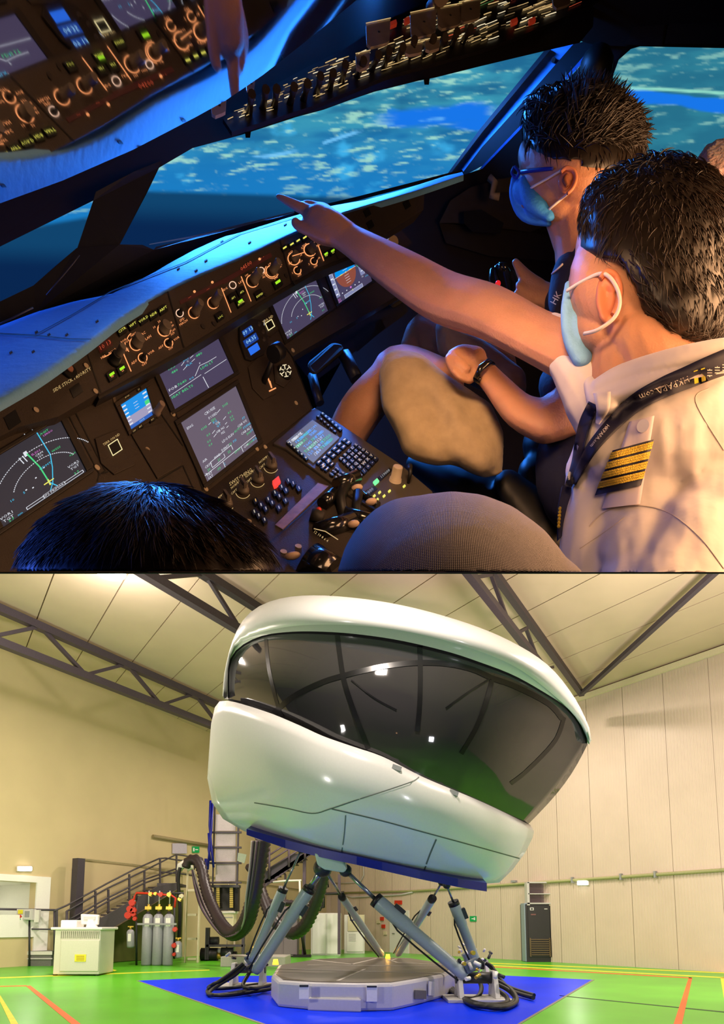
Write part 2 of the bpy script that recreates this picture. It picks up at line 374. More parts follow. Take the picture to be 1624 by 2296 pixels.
wbox('wall_sign', LWp, NL, 431, 446, 1898, 1912, .03, m_sign, label='green exit sign with arrow beside the blue pipes', cat='sign')
sg = bpy.data.objects['wall_sign.001']
wbox('pictogram', LWp, NL, 433, 436, 1901, 1909, .01, m_signw, sg, h=.062); wbox('arrow', LWp, NL, 438, 444, 1904, 1906, .01, m_signw, sg, h=.062)
wbox('notice_board', LWp, NL, 386, 418, 1891, 1914, .03, mat('lilac_sheet', (.55,.50,.62), .5), label='pale lilac notice sheet above the stair landing', cat='notice')
wbox('alarm_sounder', RWp, NR, 887, 902, 2019, 2028, .06, m_red, label='red alarm box high on the wall above the white door', cat='alarm')
wbox('thermostat', RWp, NR, 1150, 1160, 1974, 1979, .1, m_grey, label='small grey sensor on the cable tray', cat='sensor')
for i, (x, y, m_, l_) in enumerate(((850,2066,m_cream,'cream switch box high beside the white door'),(858,2060,m_red,'upper red call point beside the white door'),(861,2077,m_red,'lower red call point beside the white door'),(865,2092,m_cream,'low cream switch box beside the white door'))):
    wbox('switch_box', RWp, NR, x-3.5, x+3.5, y-4, y+4, .06, m_, label=l_, cat='switch')
# fire extinguisher by the wall with its red pole
e0 = G(1004, 2138); t = thing('fire_extinguisher', 'red fire extinguisher standing under a red pole by the ribbed wall', 'fire extinguisher', tuple(e0))
mb = MB(); mb.tube([e0, e0+ZV*.04, e0+ZV*.42, e0+ZV*.5, e0+ZV*.56], [.13,.14,.14,.09,.05], 14); obj('body', mb, m_red, t)
mb = MB(); mb.tube([e0+ZV*.56, e0+ZV*.6], .06, 8); mb.tube([e0+ZV*.6, e0+V((-.2,0,.5)), e0+V((-.22,0,.2))], .02, 6); obj('hose', mb, m_black, t)
mb = MB(); mb.cyl(e0+V((.07,.2,0)), S(1005, 2048, e0.y+.2), .03, n=8); obj('pole', mb, m_red, label='thin red pole behind the fire extinguisher', cat='pole')

# tall black cooling cabinet with the louvre over it
Yc = G(1220, 2157).y
def fbox(name, x0, x1, y0, y1, Y, th, m, parent=None, bevel=0, label=None, cat=None, group=None, kind=None):
    a, b2 = S(x0, y1, Y), S(x1, y0, Y); mb = MB(); mb.box((a.x, Y, a.z), (b2.x, Y+th, b2.z))
    return obj(name, mb, m, parent, bevel=bevel, label=label, cat=cat, group=group, kind=kind)
t = thing('cooling_cabinet', 'tall black cooling cabinet with bottom grille against the ribbed wall', 'cabinet', tuple(G(1222, 2157)))
m_cab = mat('black_cabinet', (0.022, 0.02, 0.02), 0.45, noise_amt=0.1)
fbox('body', 1182, 1263, 2027, 2158, Yc, .8, m_cab, t, .01)
fbox('door_panel', 1187, 1235, 2031, 2146, Yc-.03, .03, m_cab, t, .005)
fbox('door_panel', 1236, 1261, 2031, 2146, Yc-.03, .03, m_cab, t, .005)
for i in range(8): fbox('slat', 1191, 1233, 2105.5+i*4.9, 2107.5+i*4.9, Yc-.07, .04, mat('bronze_slat', (.14,.09,.04), .4), t)
fbox('grille_frame', 1189.5, 1191, 2103, 2145, Yc-.07, .04, MATS['bronze_slat'], t); fbox('grille_frame', 1233, 1234.5, 2103, 2145, Yc-.07, .04, MATS['bronze_slat'], t)
fbox('display', 1189, 1197, 2035, 2041, Yc-.045, .02, m_signw, t); fbox('display_face', 1190.5, 1195.5, 2036.3, 2039.7, Yc-.05, .02, m_cab, t)
fbox('label_plate', 1221, 1228, 2037, 2039, Yc-.045, .02, m_lgrey, t); fbox('label_plate', 1191, 1202, 2049, 2052, Yc-.045, .02, mat('dim_red', (.2,.08,.08), .5), t)
fbox('hinge', 1254, 1257, 2036, 2045, Yc-.045, .02, m_lgrey, t)
t = thing('duct_frame', 'grey framed louvre box above the black cooling cabinet', 'vent', tuple(S(1217, 2026, Yc-.05)))
m_lou = mat('louver', (.22,.15,.15), .5)
fbox('back_panel', 1186, 1249, 1979, 2026, Yc+.3, .3, m_lou, t)
for (x0,x1,y0,y1) in ((1183,1187,1978,2030),(1247,1251,1978,2030),(1183,1251,1977,1980),(1185,1250,2003,2005),(1183,1251,2024,2027)):
    fbox('frame', x0, x1, y0, y1, Yc-.05, .35, m_lgrey, t)
for i in range(16): fbox('slat', 1187, 1247, 1981+i*2.7, 1982.4+i*2.7, Yc+.2, .1, m_lou, t)
fbox('cable_rack', 1179, 1183, 2025, 2156, Yc+.02, .5, mat('bluegrey', (.25,.32,.4), .4), None, label='narrow blue grey cable rack left of the black cabinet', cat='rack')
# ================================================================== window opening at left and the corridor behind it
m_bright = mat('bright_white_wall', (0.85, 0.83, 0.78), 0.5, noise_amt=0.02)
m_corr = mat('corridor_wall', (0.72, 0.72, 0.62), 0.6, noise_amt=0.03)
win = MB()
sr2, zt2 = lsz(LWp(112, 1967)); sl2 = s_l
for (sa, sb, za, zb) in ((s_r, sr2, 0, zt2), (sl2, s_r, z_t, zt2), (sl2, s_r, 0.9, z_b)):
    win.hexa([lw(sa,za,.0), lw(sb,za,.0), lw(sb,za,.06), lw(sa,za,.06), lw(sa,zb,.0), lw(sb,zb,.0), lw(sb,zb,.06), lw(sa,zb,.06)])
wn = obj('window_1', win, m_bright, kind='structure', label='wide bright white surround of the corridor opening at far left')
mb = MB()
for (sa, sb, za, zb, ha, hb_) in ((s_l-1, s_r+.6, z_b-.1, z_b, -.3, -5), (s_l-1, s_r+.6, z_t, z_t+.1, -.3, -5), (s_r+.5, s_r+.6, z_b, z_t, -.3, -5), (s_l-1, s_r+.6, z_b, z_t, -5, -5.1)):
    mb.hexa([lw(sa,za,ha), lw(sb,za,ha), lw(sb,za,hb_), lw(sa,za,hb_), lw(sa,zb,ha), lw(sb,zb,ha), lw(sb,zb,hb_), lw(sa,zb,hb_)])
obj('wall_corridor', mb, m_corr, kind='structure', label='pale corridor walls seen through the opening')
lp = lw(s_r-1.6, z_t-.2, -2.2); light('corridor_light', tuple(lp), 1.0, 45, (1, .97, .9), tuple(lp-ZV))
m_rdoor = mat('orange_red_door', (0.62, 0.10, 0.02), 0.5, noise_amt=0.04)
def corr(name, x0, x1, y0, y1, h, m, label, cat=None, kind=None):
    mb = MB(); mb.prism([LWp(x0,y0,h), LWp(x1,y0,h), LWp(x1,y1,h), LWp(x0,y1,h)], NL*.05); return obj(name, mb, m, label=label, cat=cat, kind=kind)
corr('door_2', 45.5, 54, 2005, 2052, -4.9, m_rdoor, 'taller orange red door inside the corridor', kind='structure')
corr('door_3', 5, 10, 2013, 2052, -4.9, m_rdoor, 'narrow red door at the left end of the corridor', kind='structure')
corr('fire_sign', 11, 18, 2018, 2024, -4.88, m_red, 'small red sign beside the narrow corridor door', 'sign')
corr('ceiling_light', 20, 33, 2008, 2011, -4.88, m_lamp, 'white strip light inside the corridor', 'lamp')

# low white podium and desk group at left
Yd = G(60, 2166).y
fbox('podium', -60, 116, 2132, 2166, Yd, .5, mat('podium_side', (.16,.16,.15), .5), label='low dark sided podium at the left edge', cat='podium')
fbox('podium_rim', -60, 117, 2133, 2141, Yd-.03, .03, m_white, bpy.data.objects['podium']); fbox('podium_kick', -60, 117, 2148, 2151, Yd-.03, .03, m_lgrey, bpy.data.objects['podium'])
fbox('parapet', -60, 112, 2083, 2132, Yd+.9, .25, m_bright, label='white parapet wall below the corridor opening', kind='structure') 
# control box on post
t = thing('control_box', 'grey control box with a red emergency stop on a thin post', 'control box', tuple(S(66, 2166, Yd-.1)))
mb = MB(); mb.cyl(S(66, 2166, Yd-.1), S(66, 2062, Yd-.1), .03, n=8); obj('post', mb, m_dark, t)
fbox('housing', 36, 73, 2038, 2063, Yd-.3, .25, m_lgrey, t, .01)
fbox('yellow_plate', 40, 51, 2040, 2049, Yd-.32, .02, m_yel, t); fbox('screen', 53, 68, 2041, 2060, Yd-.32, .02, m_white, t); fbox('screen_glass', 54.5, 66.5, 2042.5, 2057, Yd-.33, .01, m_grey, t)
mb = MB(); a_ = S(45, 2055, Yd-.32); mb.cyl(a_, a_-V((0,.06,0)), .06, n=14); obj('stop_button', mb, m_red, t)
mb = MB(); a_ = S(45, 2061, Yd-.32); mb.cyl(a_, a_-V((0,.05,0)), .04, n=12); obj('start_button', mb, m_sign, t)
fbox('box', 76, 88, 2040, 2068, Yd-.15, .12, m_white, label='small white wall box right of the control box', cat='box')
# railing in front of podium
t = thing('handrail', 'dark handrail on the podium left of the stairs', 'railing', tuple(S(60, 2166, Yd+.1)))
for (y) in (2038.5, 2082):
    mb = MB(); mb.tube([S(-60, y-1, Yd), S(125, y+2, Yd)], .035 if y < 2050 else .025, 8); obj('rail', mb, m_steel, t)
for x in (122, 150):
    mb = MB(); mb.cyl(S(x, 2042, Yd), S(x, 2140, Yd), .035, n=8); obj('post', mb, m_steel, t)

# cream metal cabinet with the monitor and printer
Ym = G(172, 2188).y
t = thing('metal_cabinet', 'cream metal cabinet with vent slots and a yellow label in front of the stairs', 'cabinet', tuple(G(172, 2188)))
m_mc = mat('cream_cabinet', (0.58, 0.56, 0.46), 0.5, noise_amt=0.03)
fbox('body', 118, 226, 2084, 2185, Ym, 1.0, m_mc, t, .02); fbox('top', 113, 229, 2079, 2085, Ym-.05, 1.15, m_white, t, .02)
fbox('side_panel', 133, 223, 2108, 2178, Ym-.03, .03, m_mc, t, .01)
for i in range(20): fbox('vent_slot', 136+i*4.4, 138+i*4.4, 2088, 2104, Ym-.03, .03, mat('slot', (.3,.3,.22), .6), t)
fbox('warning_label', 167, 193, 2140, 2156, Ym-.045, .015, m_yel, t, label='yellow warning label')
for i in range(3): fbox('label_print', 171, 189, 2143+i*4, 2145+i*4, Ym-.05, .006, mat('label_ink', (.45,.3,.02), .6), t)
for x in (124, 218):
    mb = MB(); mb.cyl(S(x, 2188, Ym+.1), S(x, 2183, Ym+.1), .06, n=8); obj('caster', mb, m_black, t)
t = thing('monitor', 'white monitor seen from behind on the cream cabinet', 'monitor', tuple(S(200, 2079, Ym+.3)))
mb = MB(); mb.prism([S(180,2049,Ym+.3), S(221,2051,Ym+.3), S(219,2074,Ym+.3), S(181,2073,Ym+.3)], V((0,.12,0))); obj('housing', mb, m_white, t, bevel=.03)
mb = MB(); mb.prism([S(196,2062,Ym+.25), S(208,2062,Ym+.25), S(216,2080,Ym+.25), S(192,2080,Ym+.25)], V((0,.15,0))); obj('stand', mb, m_bright, t, bevel=.02)
fbox('back_recess', 187, 214, 2055, 2063, Ym+.28, .02, m_lgrey, t, .03)
fbox('printer', 135, 172, 2063, 2080, Ym+.3, .5, m_bright, label='plain white printer box left of the monitor', cat='printer', bevel=.03)

# ================================================================== main stairs along the left wall
m_str = mat('stair_steel', (0.07, 0.06, 0.07), 0.45, noise_amt=0.1)
def stairs(label, poly, off, h, posts, rails, treads=None, r=.03, rail_off=0.0):
    t = thing('steel_stairs', label, 'stairs', tuple(LWp(*poly[0], h)))
    mb = MB(); mb.prism([LWp(x, y, h) for x, y in poly], NL*.05); obj('stringer', mb, m_str, t)
    mb = MB(); mb.prism([LWp(x, y, h+off) for x, y in poly], NL*.05); obj('stringer', mb, m_str, t)
    for i, (x, y0, y1) in enumerate(posts):
        mb = MB(); mb.cyl(LWp(x, y0, h+rail_off), LWp(x, y1, h+rail_off), r*1.5, n=6, smooth=False); obj('baluster', mb, m_str, t)
    for pts in rails:
        mb = MB(); mb.tube([LWp(x, y, h+rail_off) for x, y in pts], r, 6); obj('rail', mb, m_str, t)
    for (x, y, w_) in (treads or []):
        mb = MB(); c = LWp(x, y, h+off/2); mb.obox(c, LD*w_, NL*abs(off/2), ZV*.025); obj('tread', mb, m_str, t)
    return t
tr = [(180+i*11.5, 2100-i*6.9, .13) for i in range(17)]
ms = stairs('long dark steel staircase rising along the yellow wall', [(168,2092),(240,2050),(352,1987),(395,1979),(399,1992),(240,2086),(182,2122)], 1.2, .7,
   [(127,2041,2080),(150,2043,2065),(214,1998,2049),(243,1994,2062),(290,1960,2020),(324,1953,2003),(359,1925,1984),(396,1916,1978)],
   [[(122,2042),(150,2030),(240,1981),(300,1950),(357,1925),(372,1924),(395,1928),(436,1932)], [(150,2043),(240,1992),(324,1952),(395,1916),(436,1922),(436,1950)],
    [(155,2062),(240,2014),(324,1972),(395,1948)], [(158,2070),(240,2022),(324,1980),(395,1955)], [(359,1955),(414,1960),(436,1964)]], tr)
fbox('landing', 352, 398, 1980, 1986, LWp(375, 1984, .7).y-1.2, 1.3, m_str, ms)
mb = MB(); c = LWp(177, 1925, .5); b_ = LWp(177, 2080, .5); b_.z = 0; b_ = V((c.x, c.y, 0)); mb.obox((c+b_)/2, LD*.14, NL*.14, ZV*(c.z-b_.z)/2)
obj('steel_column', mb, m_steel, label='short dark steel column standing alone left of the stairs', cat='column')
# olive wall under the stairs
mb = MB(); m_olive = mat('olive_panel', (0.10, 0.11, 0.02), 0.7, noise_amt=0.15, noise_scale=2)
pts_ = [LWp(183,2124,.75), LWp(240,2093,.75), LWp(398,1996,.75), LWp(412,1996,.75)]
bot_ = [V((p.x, p.y, 0.02)) for p in pts_]
mb.prism([pts_[0], pts_[1], pts_[2], pts_[3], bot_[3], bot_[0]], -NL*.05); obj('under_stair_panel', mb, m_olive, label='dull olive panel closing the space under the long stairs', cat='panel')

# ================================================================== gas cylinders
Yg = G(352, 2165).y
m_gas = mat('grey_cylinder_paint', (0.33, 0.33, 0.37), 0.4, noise_amt=0.04)
for i, (x, lab) in enumerate(((328, 'leftmost of the three tall grey gas cylinders'), (352, 'middle of the three tall grey gas cylinders'), (375.5, 'rightmost of the three tall grey gas cylinders'))):
    b0 = S(x, 2165, Yg); top = S(x, 2050, Yg); r = (S(x+11.6, 2165, Yg)-b0).x; hgt = top.z
    b0.z = 0
    t = thing('gas_cylinder', lab, 'gas cylinder', tuple(b0), 'tall grey gas cylinders')
    mb = MB(); mb.tube([b0, b0+ZV*.05, b0+ZV*(hgt-.12), b0+ZV*(hgt-.03), b0+ZV*(hgt+.03)], [r*.93, r, r, r*.8, r*.3], 20); obj('body', mb, m_gas, t)
    mb = MB(); mb.cyl(b0+ZV*(hgt+.0), b0+ZV*(hgt+.09), r*.45, r*.35, 12); obj('collar', mb, m_black, t)
    mb = MB(); mb.cyl(b0+ZV*(hgt+.09), b0+ZV*(hgt+.32), .05, .04, 8); mb.obox(b0+ZV*(hgt+.2), V((.1,0,0)), V((0,.05,0)), ZV*.05); obj('valve', mb, m_brass, t)
    mb = MB(); mb.cyl(b0+ZV*(hgt+.3), b0+ZV*(hgt+.75), .02, n=6); obj('feed_pipe', mb, m_lgrey, t)
    a_ = b0+ZV*(hgt-.45); mb = MB(); mb.obox(a_+V((.02,-r*.97,.2)), V((.075,0,0)), V((0,.012,0)), ZV*.13); obj('paper_label', mb, m_bright, t)
t = thing('cylinder_rack', 'pipe frame with red valves holding the grey cylinders', 'rack', tuple(S(306, 2165, Yg)))
for (a_, b_) in (((306,2165),(306,2003)), ((306,2003),(412,2003)), ((391,2150),(391,2003))):
    mb = MB(); mb.cyl(S(*a_, Yg+.15), S(*b_, Yg+.15), .035, n=8); obj('rail', mb, m_dark, t)
mb = MB(); mb.obox(S(352, 2072, Yg-.18), V((.62,0,0)), V((0,.02,0)), ZV*.03); obj('clamp_bar', mb, m_grey, t)
mb = MB(); mb.tube([S(x, y, Yg-.05) for x, y in ((299,2030),(302,2010),(306,2002),(345,2004),(365,2006),(385,2008),(394,2014),(392,2035))], .035, 6); obj('red_hose', mb, m_red, t)
for (x, y, k, m_) in ((297,2024,.10,m_red),(292,2038,.1,m_red),(300,2042,.09,m_red),(288,2052,.11,m_red),(300,2050,.07,m_red),(303,2060,.06,m_red),(349,2004,.05,m_brass),(361,2006,.07,m_red),(338,2005,.06,m_brass),(380,2006,.07,m_brass),(393,2084,.07,m_red),(391,2120,.07,m_red),(391,2140,.05,m_red),(407,2010,.07,m_cream),(404,2016,.06,m_brass)):
    mb = MB(); c = S(x, y, Yg-.06); mb.cyl(c-V((0,.08,0)), c+V((0,.06,0)), k, n=12); mb.obox(c+V((0,.05,0)), V((k*.4,0,0)), V((0,.04,0)), ZV*k*1.2); obj('valve', mb, m_, t)
fbox('switch_plate', 291, 302, 2019, 2028, Yg-.1, .1, m_bright, t)
for (x, y0, y1, lab) in ((293, 2086, 2125, 'short grey cylinder hanging left of the tall cylinders'), (400, 2112, 2148, 'short grey cylinder low down right of the tall cylinders')):
    t = thing('small_cylinder', lab, 'gas cylinder', tuple(S(x, y1, Yg+.1)), 'short grey cylinders')
    a_, b_ = S(x, y1, Yg+.1), S(x, y0, Yg+.1); mb = MB(); mb.tube([a_, a_+ZV*.05, b_-ZV*.05, b_, b_+ZV*.03], [.1,.12,.12,.09,.05], 14); obj('body', mb, m_gas, t)
    mb = MB(); mb.cyl(b_+ZV*.03, b_+ZV*.14, .04, n=8); mb.obox(b_+ZV*.12, V((.09,0,0)), V((0,.02,0)), ZV*.02); obj('valve', mb, m_brass, t)
    mb = MB(); c = (a_+b_)/2; mb.obox(c+V((0,-.115,.05)), V((.05,0,0)), V((0,.01,0)), ZV*.12); obj('paper_label', mb, m_bright, t)

# ================================================================== cream ladder frames that carry the hoses
def ladder(label, x0, x1, y0, y1, Y, rungs, wpx):
    t = thing('ladder_frame', label, 'frame', tuple(S((x0+x1)/2, y1, Y)), 'cream hose frames')
    fbox('upright', x0, x0+wpx, y0, y1, Y, .18, m_cream, t, .01); fbox('upright', x1-wpx, x1, y0+20, y1, Y, .18, m_cream, t, .01)
    for y in rungs: fbox('rung', x0+wpx, x1-wpx, y-2.5, y+2.5, Y+.03, .1, m_cream, t)
    return t
Yl = G(430, 2159).y
lf = ladder('cream ladder frame carrying the left corrugated hose', 412, 449, 1950, 2159, Yl, (1996,2051,2105,2150), 8.5)
ladder('shorter cream frame beside the tower behind the left actuators', 506, 529, 1960, 2150, Yl+1.5, (2045,2096,2140), 6)
mb = MB(); mb.tube([S(x, y, Yl+.05) for x, y in ((402,1952),(405,1942),(414,1937),(424,1942),(428,1950))], [.1,.14,.16,.14,.1], 8); obj('saddle', mb, m_bright, lf)
def ribbed(name, pts, r, m, label, group, amp=.11, step=.15, n=14):
    c = crom(pts, 16); P3 = [P(*q[:3]) for q in c]
    L = [0]
    for i in range(1, len(P3)): L.append(L[-1]+(P3[i]-P3[i-1]).length)
    N = int(L[-1]/step*2); out = []; rs = []
    rr = [q[3]/FP*q[2] for q in c]
    j = 0
    for k in range(N+1):
        s_ = L[-1]*k/N
        while j < len(L)-2 and L[j+1] < s_: j += 1
        u = (s_-L[j])/max(1e-6, L[j+1]-L[j]); out.append(P3[j].lerp(P3[j+1], u)); rs.append((rr[j]*(1-u)+rr[j+1]*u)*(1+amp*(1 if k % 2 else -1)))
    mb = MB(); mb.tube(out, rs, n); return obj(name, mb, m, label=label, cat='hose', group=group)
m_hose = mat('corrugated_hose', (0.030, 0.018, 0.022), 0.4, noise_amt=0.2, spec=0.6)
m_cab2 = mat('dark_cable', (0.012, 0.011, 0.011), 0.5, noise_amt=0.2)
dl = depth_of(S(430, 2100, Yl))
ribbed('corrugated_hose', [(416,1946,dl,9),(424,1930,dl,11),(441,1929,dl-.1,12),(453,1950,dl-.3,12),(460,1985,dl-.6,12),(475,2030,dl-1.2,12.5),(497,2072,dl-2,13),(522,2094,dl-2.8,15),(548,2075,dl-3.5,17),(565,2030,dl-4,17),(580,1950,dl-4.3,17),(590,1880,dl-4.5,18)], 0, m_hose, 'thick corrugated hose looping from the cream ladder frame up to the pod', 'corrugated hoses')
ribbed('corrugated_hose', [(556,1950,dl-.5,10),(568,1945,dl-.6,11),(578,1970,dl-1,12),(590,2010,dl-1.5,12),(612,2060,dl-2,13),(650,2092,dl-2.5,13),(680,2080,dl-3,14),(702,2040,dl-3.3,14),(722,1980,dl-3.7,14),(730,1935,dl-4,14)], 0, m_hose, 'corrugated hose looping behind the left actuators', 'corrugated hoses')
ribbed('corrugated_hose', [(590,2022,dl,7),(640,2024,dl,7),(690,2030,dl-.3,7),(705,2050,dl-.5,7)], 0, m_hose, 'thin level corrugated duct behind the left actuators', 'corrugated hoses')
for k in range(6):
    o1 = k*3.2; mb = MB(); z_ = .2+.06*k
    c = crom([(430+k*.8,1950,dl-.2),(436+o1*.6,1990,dl-.4),(452+o1*.8,2040,dl-1.4),(490+o1*.4,2092-k,dl-2.2),(515+o1,2101-k*2,dl-3-z_),(542+o1*.3,2080-k*3,dl-3.7-z_),(562-k*2,2010,dl-4.3-z_),(573-k*2.5,1940,dl-4.6-z_),(580-k*3,1885,dl-4.7-z_)], 8)
    mb.tube([P(*q) for q in c], [.016+.008*(k % 2)]*len(c), 6)
    obj('cable', mb, [m_cab2, mat('violet_cable', (.10,.06,.10), .4), mat('pale_cable', (.3,.26,.24), .4)][k % 3], label=['black cable lowest in the bundle beside the left corrugated hose','violet cable second from below in the bundle beside the left hose','pale cable third in the bundle beside the left corrugated hose','black cable fourth in the bundle beside the left corrugated hose','violet cable fifth in the bundle, near the left corrugated hose','pale cable touching the left corrugated hose'][k], cat='cable', group='cables beside the hose')
mb = MB(); c = crom([(404,1945,dl),(400,1975,dl),(404,2040,dl),(402,2090,dl),(398,2140,dl)], 6); mb.tube([P(*q) for q in c], .06, 8); obj('cable', mb, m_cab2, label='black cable hanging left of the cream ladder frame', cat='cable')

# ================================================================== tower with pale panels, blue pipes, machine
Yt = Yl+1.0
t = thing('access_tower', 'dark framed tower with four pale panels under the left of the pod', 'tower', tuple(S(505, 2150, Yt)))
for (x0,x1,y0,y1) in ((475,482,1800,1990),(529,536,1830,1992)): fbox('upright', x0, x1, y0, y1, Yt, .15, m_steel, t)
for i, y in enumerate((1866, 1900, 1935, 1979)): fbox('crossbar', 470, 541, y-2, y+2, Yt-.02, .12, m_steel, t)
for (y0,y1) in ((1826,1863),(1869,1897),(1903,1932),(1938,1976)): fbox('panel', 483, 529, y0, y1, Yt+.06, .05, mat('pale_violet_panel', (.55,.48,.5), .5, noise_amt=.08), t)
fbox('machine_frame', 474, 536, 1984, 1990, Yt-.2, .4, m_dark, t)
fbox('machine_body', 478, 534, 1990, 2043, Yt+.1, .4, m_black, t)
for x0 in (485, 515): 
    for i in range(10): fbox('chain_link', x0, x0+7, 1990+i*4.6, 1993.6+i*4.6, Yt-.15, .08, mat('yellow_link', (.7,.5,.12), .5), t)
for (x0,x1) in ((459,469),(541,548)): fbox('leg', x0, x1, 2080, 2152, Yt+.2, .2, m_steel, t)
fbox('shelf', 462, 545, 2118, 2123, Yt+.2, .5, m_steel, t)
t = thing('pump_unit', 'cream housing of the machine under the access tower', 'machine', tuple(S(505, 2080, Yt)))
fbox('housing', 484, 524, 2042, 2082, Yt, .6, m_cream, t, .02); fbox('lid', 482, 526, 2043, 2048, Yt-.05, .7, m_white, t, .01); fbox('groove', 486, 522, 2056, 2058, Yt-.01, .02, m_grey, t)
for (x, y, k, m_) in ((478,2110,.2,m_dark),(470,2140,.3,m_black),(510,2135,.22,m_dark),(487,2143,.16,m_brass),(495,2132,.12,m_lgrey),(520,2142,.18,m_black)):
    mb = MB(); c = S(x, y, Yt+.5); mb.cyl(c-V((k,0,0)), c+V((k,0,0)), k*.8, n=12); obj('motor', mb, m_, t)
fbox('slab', 494, 640, 2145, 2168, G(560, 2168).y, 1.6, mat('concrete', (.36,.34,.3), .7), label='low pale concrete slab behind the left actuators', cat='slab', bevel=.02)
for k, (pts, lab) in enumerate((([(472,1795),(470,1850),(474,1900),(479,1945)],'leftmost of the deep blue pipes'),([(468,1868),(470,1905),(466,1950)],'lowest of the deep blue pipes'),([(477,1800),(474,1860),(468,1905),(472,1930)],'rightmost of the deep blue pipes'))):
    mb = MB(); mb.tube([S(x, y, Yt-.3) for x, y in pts], .045, 6); obj('blue_pipe', mb, m_jbl, label=lab+' beside the access tower', cat='pipe')
fbox('blue_post', 457, 464, 1925, 1972, Yt-.1, .1, m_jbl, label='short blue post left of the access tower', cat='post')

# second stair, columns and cabinets behind the actuators
t = thing('steel_stairs', 'second dark violet staircase behind the actuators', 'stairs', tuple(RWp(690, 2120, 2)))
Ys = Yt+3.0
def yband(name, pts, th, m, par): mb = MB(); mb.prism([S(x, y, Ys) for x, y in pts], V((0,th,0))); return obj(name, mb, m, par)
m_vio = mat('violet_steel', (0.10, 0.07, 0.10), 0.45, noise_amt=0.08)
yband('stringer', [(580,1984),(690,1908),(712,1908),(712,1916),(692,1918),(582,1998)], .08, m_vio, t)
yband('stringer', [(580,1964),(660,1914),(700,1914),(690,1922),(590,1984)], .05, m_steel, t)
for i in range(9): yband('tread', [(592+i*10,1975-i*6.6),(606+i*10,1975-i*6.6),(606+i*10,1977-i*6.6),(592+i*10,1977-i*6.6)], .9, m_steel, t)
for pts in ([(580,1934),(640,1893)], [(580,1948),(660,1895)], [(600,1950),(680,1900)]):
    mb = MB(); mb.tube([S(x, y, Ys-.1) for x, y in pts], .035, 6); obj('rail', mb, m_vio, t)
for x, y0, y1 in ((604,1900,1972),(648,1890,1944),(684,1900,1925)):
    mb = MB(); mb.cyl(S(x, y0, Ys-.1), S(x, y1, Ys-.1), .05, n=6); obj('baluster', mb, m_vio, t)
for (x0,x1,y0,lab) in ((677,686,1920,'violet steel column under the second staircase'),(757,764,1960,'violet steel column left of the white cabinets, nearest the wall corner'),(635,641,1960,'thin violet column behind the leaning actuator')):
    fbox('steel_column', x0, x1, y0, 2140, Ys+.3, .3, m_vio, label=lab, cat='column')
# corner column tidy
Yp = G(640, 2146).y
t = thing('steel_cabinet', 'wide violet grey double cabinet behind the left actuators', 'cabinet', tuple(G(632, 2146)))
m_vc = mat('violet_cabinet', (0.22, 0.17, 0.2), 0.45, noise_amt=0.05)
fbox('body', 592, 667, 2033, 2144, Yp, 1.0, m_vc, t, .01)
for x0, x1 in ((595,634),(636,665)): fbox('door', x0, x1, 2037, 2140, Yp-.03, .03, m_vc, t, .01)
Yw = G(730, 2142).y
t = thing('steel_cabinet', 'white two door cabinet near the corner of the walls', 'cabinet', tuple(G(730, 2142)))
fbox('body', 697, 764, 2047, 2142, Yw, 1.0, m_white, t, .01)
for x0, x1 in ((700,731),(733,762)): fbox('door', x0, x1, 2050, 2139, Yw-.03, .03, m_bright, t, .01)
t = thing('electrical_cabinet', 'cream electrical cabinet with a blue label right of the white cabinet', 'cabinet', tuple(G(796, 2138)))
Yw2 = G(796, 2138).y
fbox('body', 772, 818, 2051, 2138, Yw2, .8, m_white, t, .01); fbox('upper_door', 780, 801, 2053, 2088, Yw2-.05, .05, m_cream, t, .01); fbox('upper_door', 802, 817, 2051, 2088, Yw2-.05, .05, m_cream, t, .01)
fbox('blue_label', 785, 797, 2062, 2064, Yw2-.06, .01, m_jbl, t); fbox('lower_panel', 778, 815, 2090, 2134, Yw2-.04, .04, m_bright, t, .01); fbox('drawing', 804, 814, 2077, 2088, Yw2-.06, .01, m_lgrey, t)
for i in range(6): fbox('vent_slot', 782, 798, 2094+i*3, 2095.2+i*3, Yw2-.05, .01, m_lgrey, t)
for (pts, lab) in (([(700,2040),(718,2040),(722,2030),(722,2000),(730,1995)],'black bent pipe'),([(712,2036),(726,2034),(727,2004),(760,2003),(772,2001)],'second black bent pipe'),([(735,1990),(733,1970)],'short black pipe stub')):
    mb = MB(); mb.tube([S(x, y, Ys+.2) for x, y in pts], .06, 8); obj('black_pipe', mb, m_black, label=lab+' above the white cabinet', cat='pipe')
for (pts, lab) in (([(612,1978),(640,1975),(676,1974)],'white pipe below the second staircase'),([(672,1975),(674,2060)],'upright white pipe behind the second column')):
    mb = MB(); mb.tube([S(x, y, Ys-.3) for x, y in pts], .04, 8); obj('white_pipe', mb, m_bright, label=lab, cat='pipe')
mb = MB(); mb.prism([S(534,1912,Yt-.2), S(553,1916,Yt-.2), S(548,1936,Yt-.2), S(532,1930,Yt-.2)], V((0,.05,0))); obj('convex_mirror', mb, mat('greenish_plate', (.3,.36,.26), .3), label='small tilted greenish plate right of the tower panels', cat='plate')
mb = MB(); p0 = G(678, 2146); mb.tube([S(672,2030,p0.y),S(682,2060,p0.y),S(678,2100,p0.y),S(684,2140,p0.y)], .06, 8); mb.obox(p0+ZV*.05, V((.35,0,0)), V((0,.2,0)), ZV*.05); obj('pump_stand', mb, m_black, label='dark bent pipe stand right of the violet cabinet', cat='stand')

